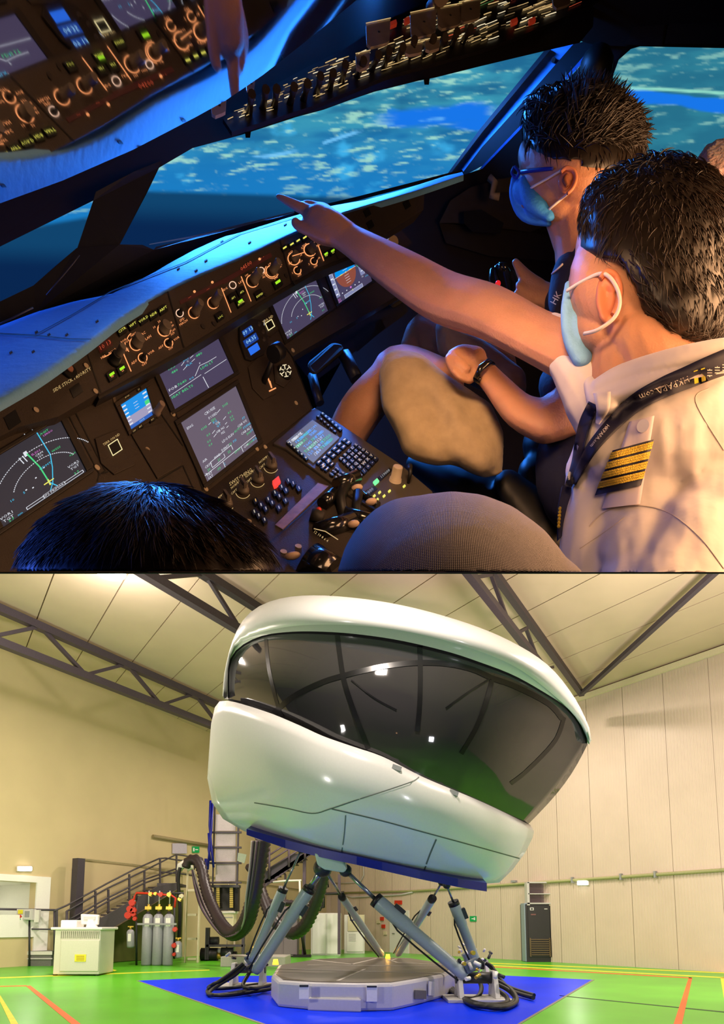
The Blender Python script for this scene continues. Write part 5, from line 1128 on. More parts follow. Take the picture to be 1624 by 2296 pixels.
def pwt(mb):
    q.line(mb, [(.10,.08),(.10,.86)], .008, .0008); q.line(mb, [(.87,.06),(.87,.72)], .008, .0008); q.line(mb, [(.20,.90),(.72,.90),(.72,.985),(.20,.985)], .006, .0008, True)
    for i in range(6): q.line(mb, [(.02,.14+i*.13),(.08,.14+i*.13)], .03, .0008); q.line(mb, [(.79,.12+i*.1),(.85,.12+i*.1)], .022, .0008)
parts_of(q, scr, ((g_sky, lambda mb: disc(mb, 0)), (g_grd, lambda mb: disc(mb, 1)), (g_tape, ptape), (g_wh, pw), (g_wh, pwt),
   (g_gr, lambda mb: (q.line(mb, [(.74,.34),(.9,.34),(.9,.46),(.74,.46)], .014, .001, True), q.text(mb, '45', .82, .40, .07, .001))), (g_mg, lambda mb: (q.text(mb, 'ILS\n109', .06, .95, .055), q.rect(mb, .40,.80,.44,.84))), (g_ye, lambda mb: (q.line(mb, [(.26,.43),(.33,.43)], .018, .001), q.line(mb, [(.51,.43),(.58,.43)], .018, .001), q.line(mb, [(.42,.41),(.42,.45)], .014, .001), q.line(mb, [(.44,.88),(.44,.93)], .01, .001))), (g_cy, lambda mb: q.text(mb, '1013', .90, .80, .05))))
# engine warning display
q, t, scr = display('upper centre engine display, bluish, with green figures', PA, [(347,822),(481,743),(524,838),(391,920)], g_scr)
parts_of(q, scr, ((g_gr, lambda mb: [q.text(mb, a_, x, y, z_) for a_, x, y, z_ in (('70.4',.22,.10,.075),('70.4',.64,.05,.075),('75.3',.20,.21,.07),('75.3',.62,.17,.07),('480',.22,.31,.07),('480',.64,.27,.07),('7640',.25,.60,.075),('SEAT BELTS',.20,.76,.07),('LDG LT',.68,.55,.065))]),
  (g_wh, lambda mb: ([q.line(mb, l, .009) for l in (((.0,.70),(.55,.66)),((.60,.68),(.98,.66)),((.56,.72),(.57,.98)),((.34,.28),(.40,.24)),((.34,.38),(.42,.34)),((.50,.24),(.56,.22)),((.50,.32),(.56,.30)),((.46,.62),(.58,.48),(.72,.50),(.86,.50)))], q.text(mb, 'FOB', .10, .60, .075), q.text(mb, 'F', .60, .44, .05), q.text(mb, 'NO SMOKING', .20, .86, .001))),
  (g_cy, lambda mb: [q.text(mb, a_, x, y, z_) for a_, x, y, z_ in (('N1',.45,.12,.05),('EGT',.44,.22,.05),('FLX',.45,.34,.06),('KG',.40,.62,.05),('2',.66,.54,.05))]), (g_wh, lambda mb: [q.text(mb, a_, x, y, .05) for a_, x, y in (('%',.45,.17),('C',.45,.27),('1',.10,.08),('2',.55,.04))])))
# system display
q, t, scr = display('lower centre systems display, pale violet, with rows of figures', PA, [(404,950),(528,867),(578,991),(463,1082)], g_scr2)
TX = (('0105',.28,.27,g_gr),('0.0',.30,.40,g_gr),('0.0',.27,.49,g_gr),('0.0',.27,.55,g_gr),('3105',.72,.16,g_gr),('0.0',.74,.30,g_gr),('0.0',.74,.38,g_gr),('0.0',.74,.43,g_gr),('AUTO',.76,.62,g_gr),('300',.90,.78,g_gr),('21',.56,.74,g_gr),('20',.10,.86,g_gr),('21',.30,.83,g_gr),('22',.49,.83,g_gr),('-50',.24,.95,g_gr),('23:35',.62,.90,g_gr),('46100',.86,.93,g_gr),('250',.46,.25,g_gr),
      ('CRUISE',.46,.10,g_wh),('F.USED',.48,.19,g_wh),('ENG',.10,.13,g_wh),('AIR',.10,.70,g_wh),('OIL',.50,.33,g_wh),('VIB N1',.50,.45,g_wh),('N2',.52,.51,g_wh),('LDG ELEV',.56,.63,g_wh),('DP',.42,.74,g_wh),('CKPT',.12,.80,g_wh),('FWD',.30,.77,g_wh),('AFT',.49,.74,g_wh),('CAB V/S',.86,.58,g_wh),('CAB ALT',.88,.72,g_wh),('TAT\nSAT',.08,.95,g_wh),('GW',.78,.93,g_wh),
      ('KG',.47,.29,g_cy),('QT',.50,.37,g_cy),('PSI',.64,.74,g_cy),('FT/MIN',.93,.66,g_cy),('FT',.97,.78,g_cy),('C',.35,.95,g_cy),('KG',.96,.93,g_cy),('FT',.92,.52,g_cy))
for m_ in (g_gr, g_wh, g_cy):
    mb = MB()
    for s_, u, v_, mm in TX:
        if mm is m_: q.text(mb, s_, u, v_, .052 if 'CRUISE' not in s_ else .06)
    obj('symbols', mb, m_, scr)
mb = MB()
for l in (((.0,.90),(1,.88)),((.34,.90),(.34,1)),((.70,.89),(.70,.98)),((.03,.88),(.06,.90)),((.16,.78),(.56,.76)),((.56,.76),(.56,.84)),((.16,.78),(.16,.87)),((.16,.87),(.40,.86)),((.40,.80),(.40,.86)),((.36,.27),(.41,.26)),((.36,.42),(.42,.40)),((.60,.42),(.64,.41)),((.60,.48),(.64,.47)),((.56,.19),(.62,.17)),((.60,.34),(.66,.32)),((.36,.48),(.42,.46))): q.line(mb, l, .008)
obj('symbols', mb, g_wh, scr)
# standby instrument
q, t, scr = display('small standby instrument with blue sky left of the centre screens', PA, [(269,910),(327,872),(344,931),(293,965)], g_sky, .16, m_pan)
parts_of(q, scr, ((glow('pale_ground', (.35,.33,.5), 1), lambda mb: q.rect(mb, 0,.52,1,.85)), (glow('deep_blue_bar', (.02,.12,.5), 1), lambda mb: q.rect(mb, 0,.85,1,1)),
  (g_wh, lambda mb: ([q.line(mb, [(.02,.1+i*.14),(.16,.1+i*.14)], .05, .0008) for i in range(6)], [q.line(mb, [(.82,.1+i*.14),(.97,.1+i*.14)], .05, .0008) for i in range(6)], [q.line(mb, [(.42,.2+i*.1),(.58,.2+i*.1)], .014, .0008) for i in range(3)])),
  (g_gr, lambda mb: q.rect(mb, .80,.36,.98,.5, .001)), (g_ltb, lambda mb: q.text(mb, '1013', .5, .925, .11, .0009))))
knob(PA, 348, 930, 8, .03, t, mat('knob_pinkish', (.24,.18,.15), .5))
for (x, y, s_) in ((283,893,'BUGS'),(309,877,'LS'),(340,944,'RST'),(299,970,'OFF'),(313,960,'BRT')): b_ = pbox('button', PA, x, y, 6.5, 3.6, .004, m_blk, t); mb = MB(); ptext(mb, PA, s_, x, y, 4.6, .0045); obj('legend', mb, g_gold, b_)
# clock
ck = thing('clock', 'cockpit clock with three blue lit windows', 'clock', tuple(PA.pt(560, 765)))
pplate('housing', [(534,737),(560,718),(583,720),(593,740),(600,775),(590,798),(562,812),(548,808),(535,770)], PA, .006, .006, m_pan2, ck, bevel=.002)
for (x, y, hw, hh, s_) in ((552,748,12.5,7,'09 13'),(559,768,17,8,'04:35'),(566,788,12.5,8,None)):
    b_ = pbox('window', PA, x, y, hw, hh, .0008, g_blue if s_ is None else glow('blue_lcd_dark', (.005,.05,.30), 1), ck, .0062)
    if s_: mb = MB(); ptext(mb, PA, s_, x, y, 12, .0075); obj('digits', mb, g_ltb, b_)
for (x, y) in ((577,733),(586,750),(588,767)): knob(PA, x, y, 4.5, .010, ck, mat('knob_dark', (.05,.04,.035), .5), 'push_button')
# panel outlines, plates, small squares
for poly in ([(212,985),(262,965),(305,1030),(300,1045),(255,1066),(225,1040)], [(290,970),(360,950),(408,1010),(405,1045),(352,1075)], [(555,825),(580,800),(605,800),(618,885),(590,898),(565,872)], [(612,812),(640,797),(655,812),(655,850),(636,870),(616,860)], [(592,715),(617,700),(625,740),(606,757),(592,750)]):
    pplate('plate', poly, PA, .003, .003, m_pan, mp, bevel=.001)
def sq(pl, x, y, r, m, parent, txt=None, row=None, dn=None):
    row = row or ROWD; dn = dn or DND; mb = MB(); c = [(x+row[0]*a_*r+dn[0]*b2*r, y+row[1]*a_*r+dn[1]*b2*r) for a_, b2 in ((-1,-1),(1,-1),(1,1),(-1,1))]
    pline(mb, pl, c, 2.0, .0045, True); obj('lit_frame', mb, m, parent); pbox('button', pl, x, y, r-1, r-1, .004, m_blk, parent)
    if txt: mb = MB(); ptext(mb, pl, txt, x-dn[0]*r*1.55, y-dn[1]*r*1.55, 7.5, .0045); obj('legend', mb, g_gold, parent)
sq(PA, 256, 1007, 12.5, glow('pale_yellow', (.95,.8,.4), 1.0), mp, 'TERR ON ND'); sq(PA, 603, 732, 8.5, MATS['pale_yellow'], mp, 'TERR ND')
mb = MB(); pline(mb, PA, [(519,715),(527,731),(556,713),(552,697)], 2, .004); pline(mb, PA, [(552,700),(559,711),(573,702),(568,690)], 2, .004); pline(mb, PA, arcpts(583,688,9,200,340), 2.4, .004); pline(mb, PA, [(527,733),(600,690)], 1.6, .004); obj('lit_frame', mb, MATS['pale_yellow'], mp)
pbox('lamp', PA, 543, 713, 6, 4, .001, g_cy, mp, .003); pbox('window', PA, 538, 714, 13, 7, .001, m_blk, mp, .001); pbox('window', PA, 562, 700, 7, 6, .001, m_blk, mp, .001)
# gear lever and gauge
t = thing('gear_lever', 'black landing gear lever beside the round gauge', 'lever', tuple(PA.pt(592, 830)))
mb = MB(); a_ = PA.pt(590, 860, .0); b_ = PA.pt(590, 828, .05); mb.tube([a_, b_], .006, 8); mb.cyl(PA.pt(583, 835, .05), PA.pt(597, 826, .05), .016, n=14); obj('handle', mb, m_blk, t)
mb = MB(); pline(mb, PA, [(597,846),(607,872),(603,858)], 3, .004); pline(mb, PA, [(602,880),(616,873)], 3, .004); obj('legend', mb, g_or, t)
t = thing('brake_gauge', 'round black gauge with gold dial marks', 'gauge', tuple(PA.pt(636, 838)))
mb = MB(); c = PA.pt(635, 838, .0); mb.cyl(c, c+PA.n*.008, 17/FP/PA.inv(635, 838), n=24); obj('case', mb, m_blk, t)
mb = MB()
for a_ in range(0, 360, 60): ca_, sa_ = math.cos(math.radians(a_+20)), math.sin(math.radians(a_+20)); pline(mb, PA, [(635+ca_*4, 838+sa_*4), (635+ca_*12, 838+sa_*13)], 2, .009); pline(mb, PA, [(635+ca_*12-sa_*4, 838+sa_*13+ca_*4), (635+ca_*12+sa_*4, 838+sa_*13-ca_*4)], 2, .009)
obj('dial_marks', mb, glow('pale_gold', (.95,.8,.5), .9), t)
for (x, y) in ((387,930),(217,1050),(461,1098),(575,1008),(640,765),(656,787),(617,812),(330,1010),(663,905),(594,1004)):
    mb = MB(); c = PA.pt(x, y, 0); mb.cyl(c, c+PA.n*.003, .0045, n=10); obj('screw', mb, m_knobl, mp)
for l in (((150,925),(222,1062),(218,1080)), ((165,918),(236,1056),(222,1066)), ((362,930),(410,1000)), ((392,925),(402,945),(455,1100)), ((230,1062),(300,1040)), ((352,1080),(410,1045),(440,1110)), ((702,612),(745,700),(756,688)), ((640,780),(655,800),(700,916))): mb = MB(); pline(mb, PA, l, 2.5, .0009); obj('panel_gap', mb, m_blk, mp)
mb = MB(); pline(mb, PA, [(250,868),(258,905)], 6, .0012); ptext(mb, PA, 'MASTER\nTEST', 295, 858, 9, .0012); obj('worn_legend', mb, mat('worn_print', (.10,.075,.05), .6), mp)

# ---- pedestal
pd = thing('pedestal', 'centre pedestal with switch rows between the seats', 'pedestal', tuple(PD.pt(650, 1120)))
pplate('face', [(430,1128),(560,1024),(700,916),(720,930),(905,1052),(970,1105),(1000,1180),(1000,1284),(330,1284),(380,1190)], PD, 0, .05, m_pan, pd)
R2, D2 = V((.77,-.64)), V((.83,.55))
for (x, y) in ((608,1046),(578,1078),(545,1103),(508,1132)):
    c = PD.pt(x, y, 0); k = 15/FP/PD.inv(x, y)
    kb = MB(); kb.tube([c, c+PD.n*.007, c+PD.n*.008, c+PD.n*.016], [k*.95, k*.9, k*.75, k*.7], 18); o_ = obj('selector_knob', kb, m_knob, pd)
    mb = MB(); e_ = (PD.pt(x-4, y-6)-c); mb.obox(c+PD.n*.018, e_*1.2, PD.n.cross(e_).normalized()*k*.2, PD.n*.005); obj('grip', mb, m_knob, o_)
    mb = MB(); ptext(mb, PD, 'NORM', x-19, y-12, 7, .002, R2, V((.4,.92))); ptext(mb, PD, 'F/O', x-7, y-21, 7, .002, R2, V((.4,.92))); ptext(mb, PD, 'CAPT', x-20, y+2, 7, .002, R2, V((.4,.92))); pline(mb, PD, arcpts(x, y, 17, 200, 330), 1.4, .002); obj('legend', mb, g_gold, pd)
lab(PD, 'SWITCHING', 540, 1072, 11, g_gold, pd, row=V((.83,-.56)))
pbox('lit_button', PD, 620, 1086, 9, 7, .006, g_red, pd, 0, R2, V((.35,.94)))
for (x, y) in ((646,1084),(657,1090),(670,1101),(631,1098),(641,1106),(616,1111),(626,1119),(640,1129),(601,1126),(610,1134),(625,1145),(585,1139),(596,1147),(570,1154),(580,1162),(593,1172),(573,1129)):
    b_ = pbox('key', PD, x, y, 5.5, 6, .006, m_blk, pd, 0, R2, V((.5,.87))); mb = MB(); pline(mb, PD, [(x-.5,y-2.5),(x+1,y+2.5)], 2.2, .0066); obj('mark', mb, g_org if x == 573 else glow('cream_mark', (.7,.6,.4), .8), b_)
pplate('scratched_strip', [(617,1180),(713,1086),(737,1093),(634,1190)], PD, .003, .003, mat('worn_brass_strip', (.20,.13,.065), .45, noise_amt=.25, noise_scale=60), pd)
mb = MB(); pline(mb, PD, [(600,1225),(740,1100)], 3, .003); obj('panel_gap', mb, m_blk, pd)
for (x, y) in ((669,1226),(636,1238),(557,1170),(566,1182)): mb = MB(); c = PD.pt(x, y, 0); mb.cyl(c, c+PD.n*.002, .006, n=12); obj('screw', mb, m_knobl, pd)
# keyboard unit with its own screen
mc = thing('keyboard_display_unit', 'keyboard unit with a small screen of blue and green text on the pedestal', 'keyboard', tuple(PD.pt(760, 1010)))
pplate('body', [(612,1000),(705,920),(722,930),(905,1052),(795,1125),(640,1012)], PD, .006, .01, mat('mcdu_body', (.055,.047,.036), .5), mc, bevel=.002)
q = Quad(PD, [(642,998),(700,950),(760,990),(702,1046)], .007)
mb = MB(); mb.prism([q.pt(a_, b_) for a_, b_ in ((0,0),(1,0),(1,1),(0,1))], PD.n*.001); scr = obj('screen', mb, glow('mcdu_backlight', (.16,.16,.20), 1.0), mc)
q.h = .0085; RR, DDn = V((.83,-.56)), V((.45,.9)); ncol = V((.80,.60))
random.seed(2)
for m_, n_ in ((g_gr, 14), (glow('sky_symbol', (.12,.4,1.0), 1.0), 22), (g_wh, 10)):
    mb = MB()
    for i in range(n_): u, v_ = random.uniform(.1,.8), random.choice((.12,.24,.36,.52,.64,.76,.88)); q.text(mb, random.choice(('120','FROM','/350','MZ','.77','T045','A1','08')), u, v_, .13, 0)
    obj('symbols', mb, m_, scr)
mb = MB(); q.line(mb, [(.55,.0),(.45,.55),(.7,.99)], .02, -.0004); obj('scratch', mb, mat('smudge', (.3,.3,.3), .5), scr)
def keys(c, nu, nv, s_, m_, round_=False, txts=None, h=.006):
    q = Quad(PD, c, h); k_ = 0
    for j in range(nv):
        for i in range(nu):
            u, v_ = (i+.5)/nu, (j+.5)/nv; du, dv = s_/nu/2, s_/nv/2
            mb = MB(); 
            if round_: pp = [q.pt(u+du*math.cos(a*.785), v_+dv*math.sin(a*.785)) for a in range(8)]
            else: pp = [q.pt(u-du, v_-dv), q.pt(u+du, v_-dv), q.pt(u+du, v_+dv), q.pt(u-du, v_+dv)]
            mb.prism(pp, PD.n*.005); b_ = obj('key', mb, m_blk, mc)
            mb = MB()
            if txts: add_text(mb, txts[k_ % len(txts)], lambda x, y: q.pt(u+x*.9/nu, v_-y*.9/nv, .0056), .9)
            else: q.line(mb, [(u-du*.55, v_), (u+du*.55, v_)], dv*.8, .0056)
            obj('mark', mb, m_, b_); k_ += 1
g_key = glow('key_gold', (.9,.62,.34), .9)
keys([(704,1050),(772,990),(790,1002),(722,1063)], 6, 2, .72, g_key)
keys([(756,1040),(797,1003),(850,1040),(806,1087)], 5, 6, .74, g_key, False, list('ABCDEFGHIJKLMNOPQRSTUVWXYZ/+-*'))
keys([(733,1074),(752,1056),(800,1090),(780,1107)], 3, 4, .8, g_key, True, list('1234567890.-'))
keys([(714,1062),(738,1040),(752,1050),(730,1072)], 2, 2, .7, g_key)
keys([(640,1004),(645,1000),(692,1040),(687,1046)], 1, 6, .8, glow('cream_mark', (.7,.6,.4), .8)); keys([(716,938),(722,934),(768,974),(762,979)], 1, 6, .8, MATS['cream_mark']); keys([(706,944),(711,940),(756,980),(751,984)], 1, 6, .6, MATS['cream_mark'])
# radio panel
rp = thing('radio_panel', 'radio panel reading 119000 with a cream tuning knob', 'control panel', tuple(PD.pt(880, 1085)))
pplate('body', [(800,1125),(880,1062),(905,1054),(968,1108),(990,1180),(900,1190)], PD, .006, .006, mat('mcdu_body', (.055,.047,.036), .5), rp, bevel=.001)
pplate('window', [(846,1078),(872,1056),(879,1062),(852,1086)], PD, .007, .001, m_blk, rp); pplate('window', [(812,1118),(838,1097),(845,1104),(820,1126)], PD, .007, .001, m_blk, rp)
mb = MB(); ptext(mb, PD, '119000', 862, 1071, 9, .0082, V((.75,-.66)), V((.6,.8))); ptext(mb, PD, '9000', 828, 1111, 10, .0082, V((.75,-.66)), V((.6,.8))); obj('digits', mb, glow('lcd_white', (.5,.5,.5), .9), rp)
pbox('lamp', PD, 842, 1089, 6, 4, .003, glow('green_lamp', (.2,1,.35), 1.1), rp, .006, V((.75,-.66)), V((.6,.8)))
knob(PD, 885, 1085, 13, .035, rp, m_knobl); knob(PD, 885, 1085, 16, .012, rp, m_knobl, 'collar')
for (x, y) in ((828,1127),(850,1112),(860,1120),(872,1109),(905,1098),(838,1120),(845,1128)): pbox('lamp', PD, x, y, 3, 2, .002, g_ye, rp, .006, V((.75,-.66)), V((.6,.8)))
mb = MB(); a_ = PD.pt(914, 1090, .006); mb.tube([a_, a_+PD.n*.02, PD.pt(912, 1078, .03)], [.003,.004,.006], 8); obj('toggle', mb, m_blk, rp)
# thrust levers
tl = thing('thrust_levers', 'black thrust levers with cream tips in the middle of the pedestal', 'lever', tuple(PD.pt(760, 1150)))
m_gb = mat('gloss_black', (.008,.008,.008), .18, noise_amt=0, coat=.6)
dpd = lambda x, y, h: PD.pt(x, y, h)
for pts, r in (([(772,1165,.0),(762,1130,.012),(770,1108,.02)], [.010,.010,.011]), ([(800,1190,.0),(797,1150,.012),(800,1128,.02)], [.009,.009,.010])):
    mb = MB(); mb.tube([dpd(*p) for p in pts], r, 12); obj('shaft', mb, m_blk, tl)
for (a_, b_, r) in (((752,1112,.02),(797,1094,.022),.013), ((722,1140,.008),(748,1120,.012),.012), ((805,1122,.015),(845,1150,.015),.007), ((770,1165,.008),(850,1185,.008),.016), ((712,1200,.006),(790,1176,.008),.016)):
    mb = MB(); mb.cyl(dpd(*a_), dpd(*b_), r, n=16); obj('grip', mb, m_gb, tl)
for (x, y, h_) in ((797,1119,.022),(828,1150,.022),(790,1192,.015)): mb = MB(); c = dpd(x, y, h_); mb.ball(c, 0, 12, 8, (V((.011,0,.003)), V((0,.007,0)), V((-.002,0,.006)))); obj('lever_tip', mb, mat('tip_cream', (.55,.38,.27), .4), tl)
mb = MB(); mb.cyl(dpd(708,1172,.0), dpd(713,1164,.015), .013, n=14); obj('collar', mb, m_pan2, tl); mb = MB(); mb.ball(dpd(713,1164,.018), .005, 10, 6); obj('red_cap', mb, m_red, tl)
tw = thing('trim_wheel', 'black trim wheel with a numbered scale at the bottom of the pedestal', 'wheel', tuple(PD.pt(715, 1250)))
mb = MB(); c = dpd(716, 1268, -.018); mb.tube([c-R2.x*V((.025,0,-.017)), c+R2.x*V((.025,0,-.017))], .045, 40); obj('rim', mb, m_gb, tw)
mb = MB(); pline(mb, PD, [(700,1226),(725,1232),(752,1250)], 2, .034); ptext(mb, PD, '12 10 8 6 4', 715, 1243, 9, .034, V((.75,.55)), V((-.5,.8))); obj('scale', mb, g_gold, tw); mb = MB(); c = dpd(655, 1258, .01); mb.ball(c, 0, 12, 8, (V((.014,0,.003)), V((0,.008,0)), V((-.002,0,.006)))); obj('lever_tip', mb, MATS['tip_cream'], tw)
# footwell bits under the right displays
fw = thing('rudder_pedals', 'dark rudder pedal assembly in the footwell right of the panel', 'pedals', tuple(P(740, 800, 1.8)))
vplate('pedal', [(x, y, d_) for x, y, d_ in ((688,815,1.72),(745,768,1.78),(768,772,1.78),(772,790,1.78),(712,840,1.72),(694,838,1.72))], .05, mat('pedal_brown', (.035,.030,.02), .8, spec=.1), fw, bevel=.01)
vplate('pedal', [(x, y, 1.9) for x, y in ((870,680),(905,660),(915,672),(880,694))], .05, MATS['pedal_brown'], fw, bevel=.01)
vplate('bracket', [(x, y, 1.85) for x, y in ((690,780),(850,700),(870,715),(700,815))], .03, m_pan2, fw); vplate('bracket', [(x, y, 1.83) for x, y in ((790,755),(855,715),(865,735),(800,790))], .03, m_blk, fw)
mb = MB(); mb.tube([P(x, y, 1.8) for x, y in ((700,840),(710,880),(718,905))], .012, 8); mb.tube([P(x, y, 1.8) for x, y in ((772,795),(790,830),(800,850))], .018, 8); obj('rod', mb, m_dark, fw)
vplate('under_panel', [(x, y, 1.95) for x, y in ((655,800),(905,655),(915,700),(700,860))], .05, m_pan2, fw)
# side console knobs beyond the arm
sc_ = thing('side_console', 'small lit console beyond the pointing arm', 'control panel', tuple(P(875, 535, 1.95)))
vplate('face', [(x, y, 1.95) for x, y in ((850,535),(885,510),(900,515),(925,545),(900,560),(860,560))], .03, m_pan, sc_)
for (a_, b_) in (((852,532),(878,522)),((858,542),(884,530)),((855,537),(870,530))): mb = MB(); mb.tube([P(*a_, 1.94), P(*b_, 1.94)], .003, 5); obj('legend', mb, g_gold, sc_)
mb = MB(); mb.cyl(P(880, 543, 1.95), P(882, 543, 1.91), .015, n=14); obj('knob', mb, mat('knob_amber', (.35,.22,.06), .4), sc_)
# ================================================================== PEOPLE
def wv(x, y, z, d0): return P(x, y, d0*(1+z/FP))
def body(name, shapes, d0, voxel, m, parent, label=None, smooth_it=3, clip=True, disp=None):
    """one continuous surface grown from tapered limbs [(x,y,z,r),...] and ellipsoids (x,y,z,rx,ry,rz[,tilt])"""
    k = .01; mb = MB()
    for sh in shapes:
        if isinstance(sh, tuple) and sh[0] == 'p':
            _, poly, z_, R_, st = sh
            for y in np.arange(min(q[1] for q in poly), max(q[1] for q in poly), st):
                for x in np.arange(min(q[0] for q in poly), max(q[0] for q in poly), st):
                    ins = False; dmin = 1e9
                    for i in range(len(poly)):
                        (x0, y0), (x1, y1) = poly[i], poly[(i+1) % len(poly)]
                        if (y0 > y) != (y1 > y) and x < (x1-x0)*(y-y0)/(y1-y0)+x0: ins = not ins
                        t_ = max(0, min(1, ((x-x0)*(x1-x0)+(y-y0)*(y1-y0))/((x1-x0)**2+(y1-y0)**2))); dmin = min(dmin, math.hypot(x-x0-t_*(x1-x0), y-y0-t_*(y1-y0)))
                    if ins and dmin > 5: r_ = min(dmin, R_); mb.ball(V((x, y, z_))*k, r_*k, 10, 7)
            continue
        if isinstance(sh, list):
            c = crom(sh, 4) if len(sh) > 2 else sh
            mb.tube([V((q[0], q[1], q[2]))*k for q in c], [q[3]*k for q in c], 16)
            for q in (sh[0], sh[-1]): mb.ball(V((q[0], q[1], q[2]))*k, q[3]*k, 16, 10)
        else:
            x, y, z, rx, ry, rz = sh[:6]; a = math.radians(sh[6]) if len(sh) > 6 else 0
            mb.ball(V((x,y,z))*k, 0, 24, 16, (V((rx*math.cos(a), rx*math.sin(a), 0))*k, V((-ry*math.sin(a), ry*math.cos(a), 0))*k, V((0,0,rz))*k))
    me = bpy.data.meshes.new('tmp'); me.from_pydata([tuple(v) for v in mb.v], [], mb.f)
    bm = bmesh.new(); bm.from_mesh(me); bmesh.ops.recalc_face_normals(bm, faces=bm.faces); bm.to_mesh(me); bm.free()
    o = bpy.data.objects.new('tmp', me); COL.objects.link(o)
    r = o.modifiers.new('r', 'REMESH'); r.mode = 'VOXEL'; r.voxel_size = voxel*k; r.use_smooth_shade = True
    if smooth_it: s_ = o.modifiers.new('s', 'SMOOTH'); s_.factor = .5; s_.iterations = smooth_it
    dg = bpy.context.evaluated_depsgraph_get(); me2 = bpy.data.meshes.new_from_object(o.evaluated_get(dg))
    bpy.data.objects.remove(o)
    bm = bmesh.new(); bm.from_mesh(me2)
    if clip and max(v.co.y for v in bm.verts) > 12.83:
        r_ = bmesh.ops.bisect_plane(bm, geom=bm.verts[:]+bm.edges[:]+bm.faces[:], plane_co=(0,12.83,0), plane_no=(0,1,0), clear_outer=True)
        ed = [e for e in r_['geom_cut'] if isinstance(e, bmesh.types.BMEdge)]
        if ed: bmesh.ops.edgeloop_fill(bm, edges=ed)
    if disp:
        for v in bm.verts: v.co += V(disp(v.co/k, v.normal))*k
    og = wl(parent)
    for v in bm.verts: v.co = wv(v.co.x/k, v.co.y/k, v.co.z/k, d0)-og
    bmesh.ops.recalc_face_normals(bm, faces=bm.faces)
    for f in bm.faces: f.smooth = True
    bm.to_mesh(me2); bm.free(); me2.name = name; me2.materials.clear(); me2.materials.append(m)
    o = bpy.data.objects.new(name, me2); COL.objects.link(o); o.parent = parent; WLOC[o.name] = og
    if label: o['label'] = label
    return o
def ptube(name, pts, d0, m, parent, n=8, label=None, sp=6, flat=None):
    c = crom(pts, sp) if len(pts) > 2 else pts; mb = MB(); mb.tube([wv(q[0], q[1], q[2], d0) for q in c], [q[3]/FP*d0 for q in c], n); return obj(name, mb, m, parent, label=label)
def bvh_w(o):
    og = wl(o); return BVHTree.FromPolygons([v.co+og for v in o.data.vertices], [tuple(p.vertices) for p in o.data.polygons])
def hair(name, o, n, flow, ln, wd, m, parent, accept=lambda x, y: True, lift=.4, seed=1, seg=4, curl=.0):
    """strands combed over the surface of o; flow(x, y) -> direction in the view, lengths in view units"""
    random.seed(seed); og = wl(o); me = o.data; polys = me.polygons; fw = [p.area for p in polys]; tot = np.cumsum(fw); mb = MB(); k = 0; tries = 0
    while k < n and tries < n*12:
        tries += 1; p = polys[int(np.searchsorted(tot, random.random()*tot[-1]))]; c = p.center+og; nr = p.normal
        rel = c-CAM; d = rel.dot(FWD); x = CX+FP*rel.x/d; y = CY-FP*rel.dot(UPV)/d
        if nr.dot(-rel) < -.15*rel.length or not accept(x, y) or y > 1275 or not (-80 < x < 1700): continue
        fx, fy = flow(x, y); dirw = (P(x+fx, y+fy, d)-P(x, y, d)).normalized(); dirw = (dirw-nr*dirw.dot(nr))
        if dirw.length < 1e-3: continue
        dirw.normalize(); L = ln*random.uniform(.5, 1.3)/FP*d; w_ = wd*random.uniform(.6, 1.3)/FP*d; side = dirw.cross(nr); jit = side*random.uniform(-.35, .35)
        pts = []
        for i in range(seg+1):
            u = i/seg; pts.append(c+(dirw+jit)*L*u+nr*L*lift*(u-.75*u*u*(1 if lift < .8 else .2))+side*math.sin(u*3+k)*L*curl)
        if (CY-FP*(pts[-1]-CAM).dot(UPV)/max(.01,(pts[-1]-CAM).dot(FWD))) > 1283: continue
        mb.tube(pts, [w_, w_*.9, w_*.7, w_*.45, w_*.1][:seg+1] if seg == 4 else [w_]*(seg+1), 3, False); k += 1
    r_ = obj(name, mb, m, parent, kind='stuff'); return r_
m_skin = mat('skin', (0.50, 0.25, 0.15), 0.5, noise_amt=0.07, noise_scale=25, bump=.15, bump_scale=250, spec=.35)
m_skin.node_tree.nodes['Principled BSDF'].inputs['Subsurface Weight'].default_value = .15; m_skin.node_tree.nodes['Principled BSDF'].inputs['Subsurface Scale'].default_value = .01
m_shirt = mat('white_shirt_cloth', (0.66, 0.60, 0.58), 0.8, noise_amt=0.03, bump=.25, bump_scale=18, sheen=.2, spec=.2)
m_hair = mat('black_hair', (0.010, 0.007, 0.005), 0.38, noise_amt=.3, spec=.6); m_hairb = mat('brown_black_hair', (0.022, 0.013, 0.008), 0.4, noise_amt=.3, spec=.5)
m_mask = mat('surgical_mask_blue', (0.20, 0.45, 0.80), 0.7, noise_amt=0.05, bump=.2, bump_scale=120); m_strap = mat('strap_white', (.75,.68,.62), .7, noise_amt=.02)
m_khaki = mat('khaki_cloth', (0.36, 0.27, 0.16), 0.85, noise_amt=0.12, noise_scale=40, bump=.4, bump_scale=30, sheen=.2, spec=.15)
m_navy = mat('navy_cloth', (0.008, 0.010, 0.035), 0.8, noise_amt=.1, bump=.2, bump_scale=60); m_lan = mat('lanyard_navy', (0.010, 0.010, 0.030), 0.55, noise_amt=.1)
m_goldb = mat('gold_braid', (.75,.50,.04), .4, .3, noise_amt=.15, noise_scale=300, bump=.6, bump_scale=700)

# ---------------- pilot in the white shirt
dP = 1.08
pil = thing('person', 'pilot in a white shirt with gold shoulder stripes pointing ahead, seen from behind at right', 'person', tuple(P(1450, 900, dP)))
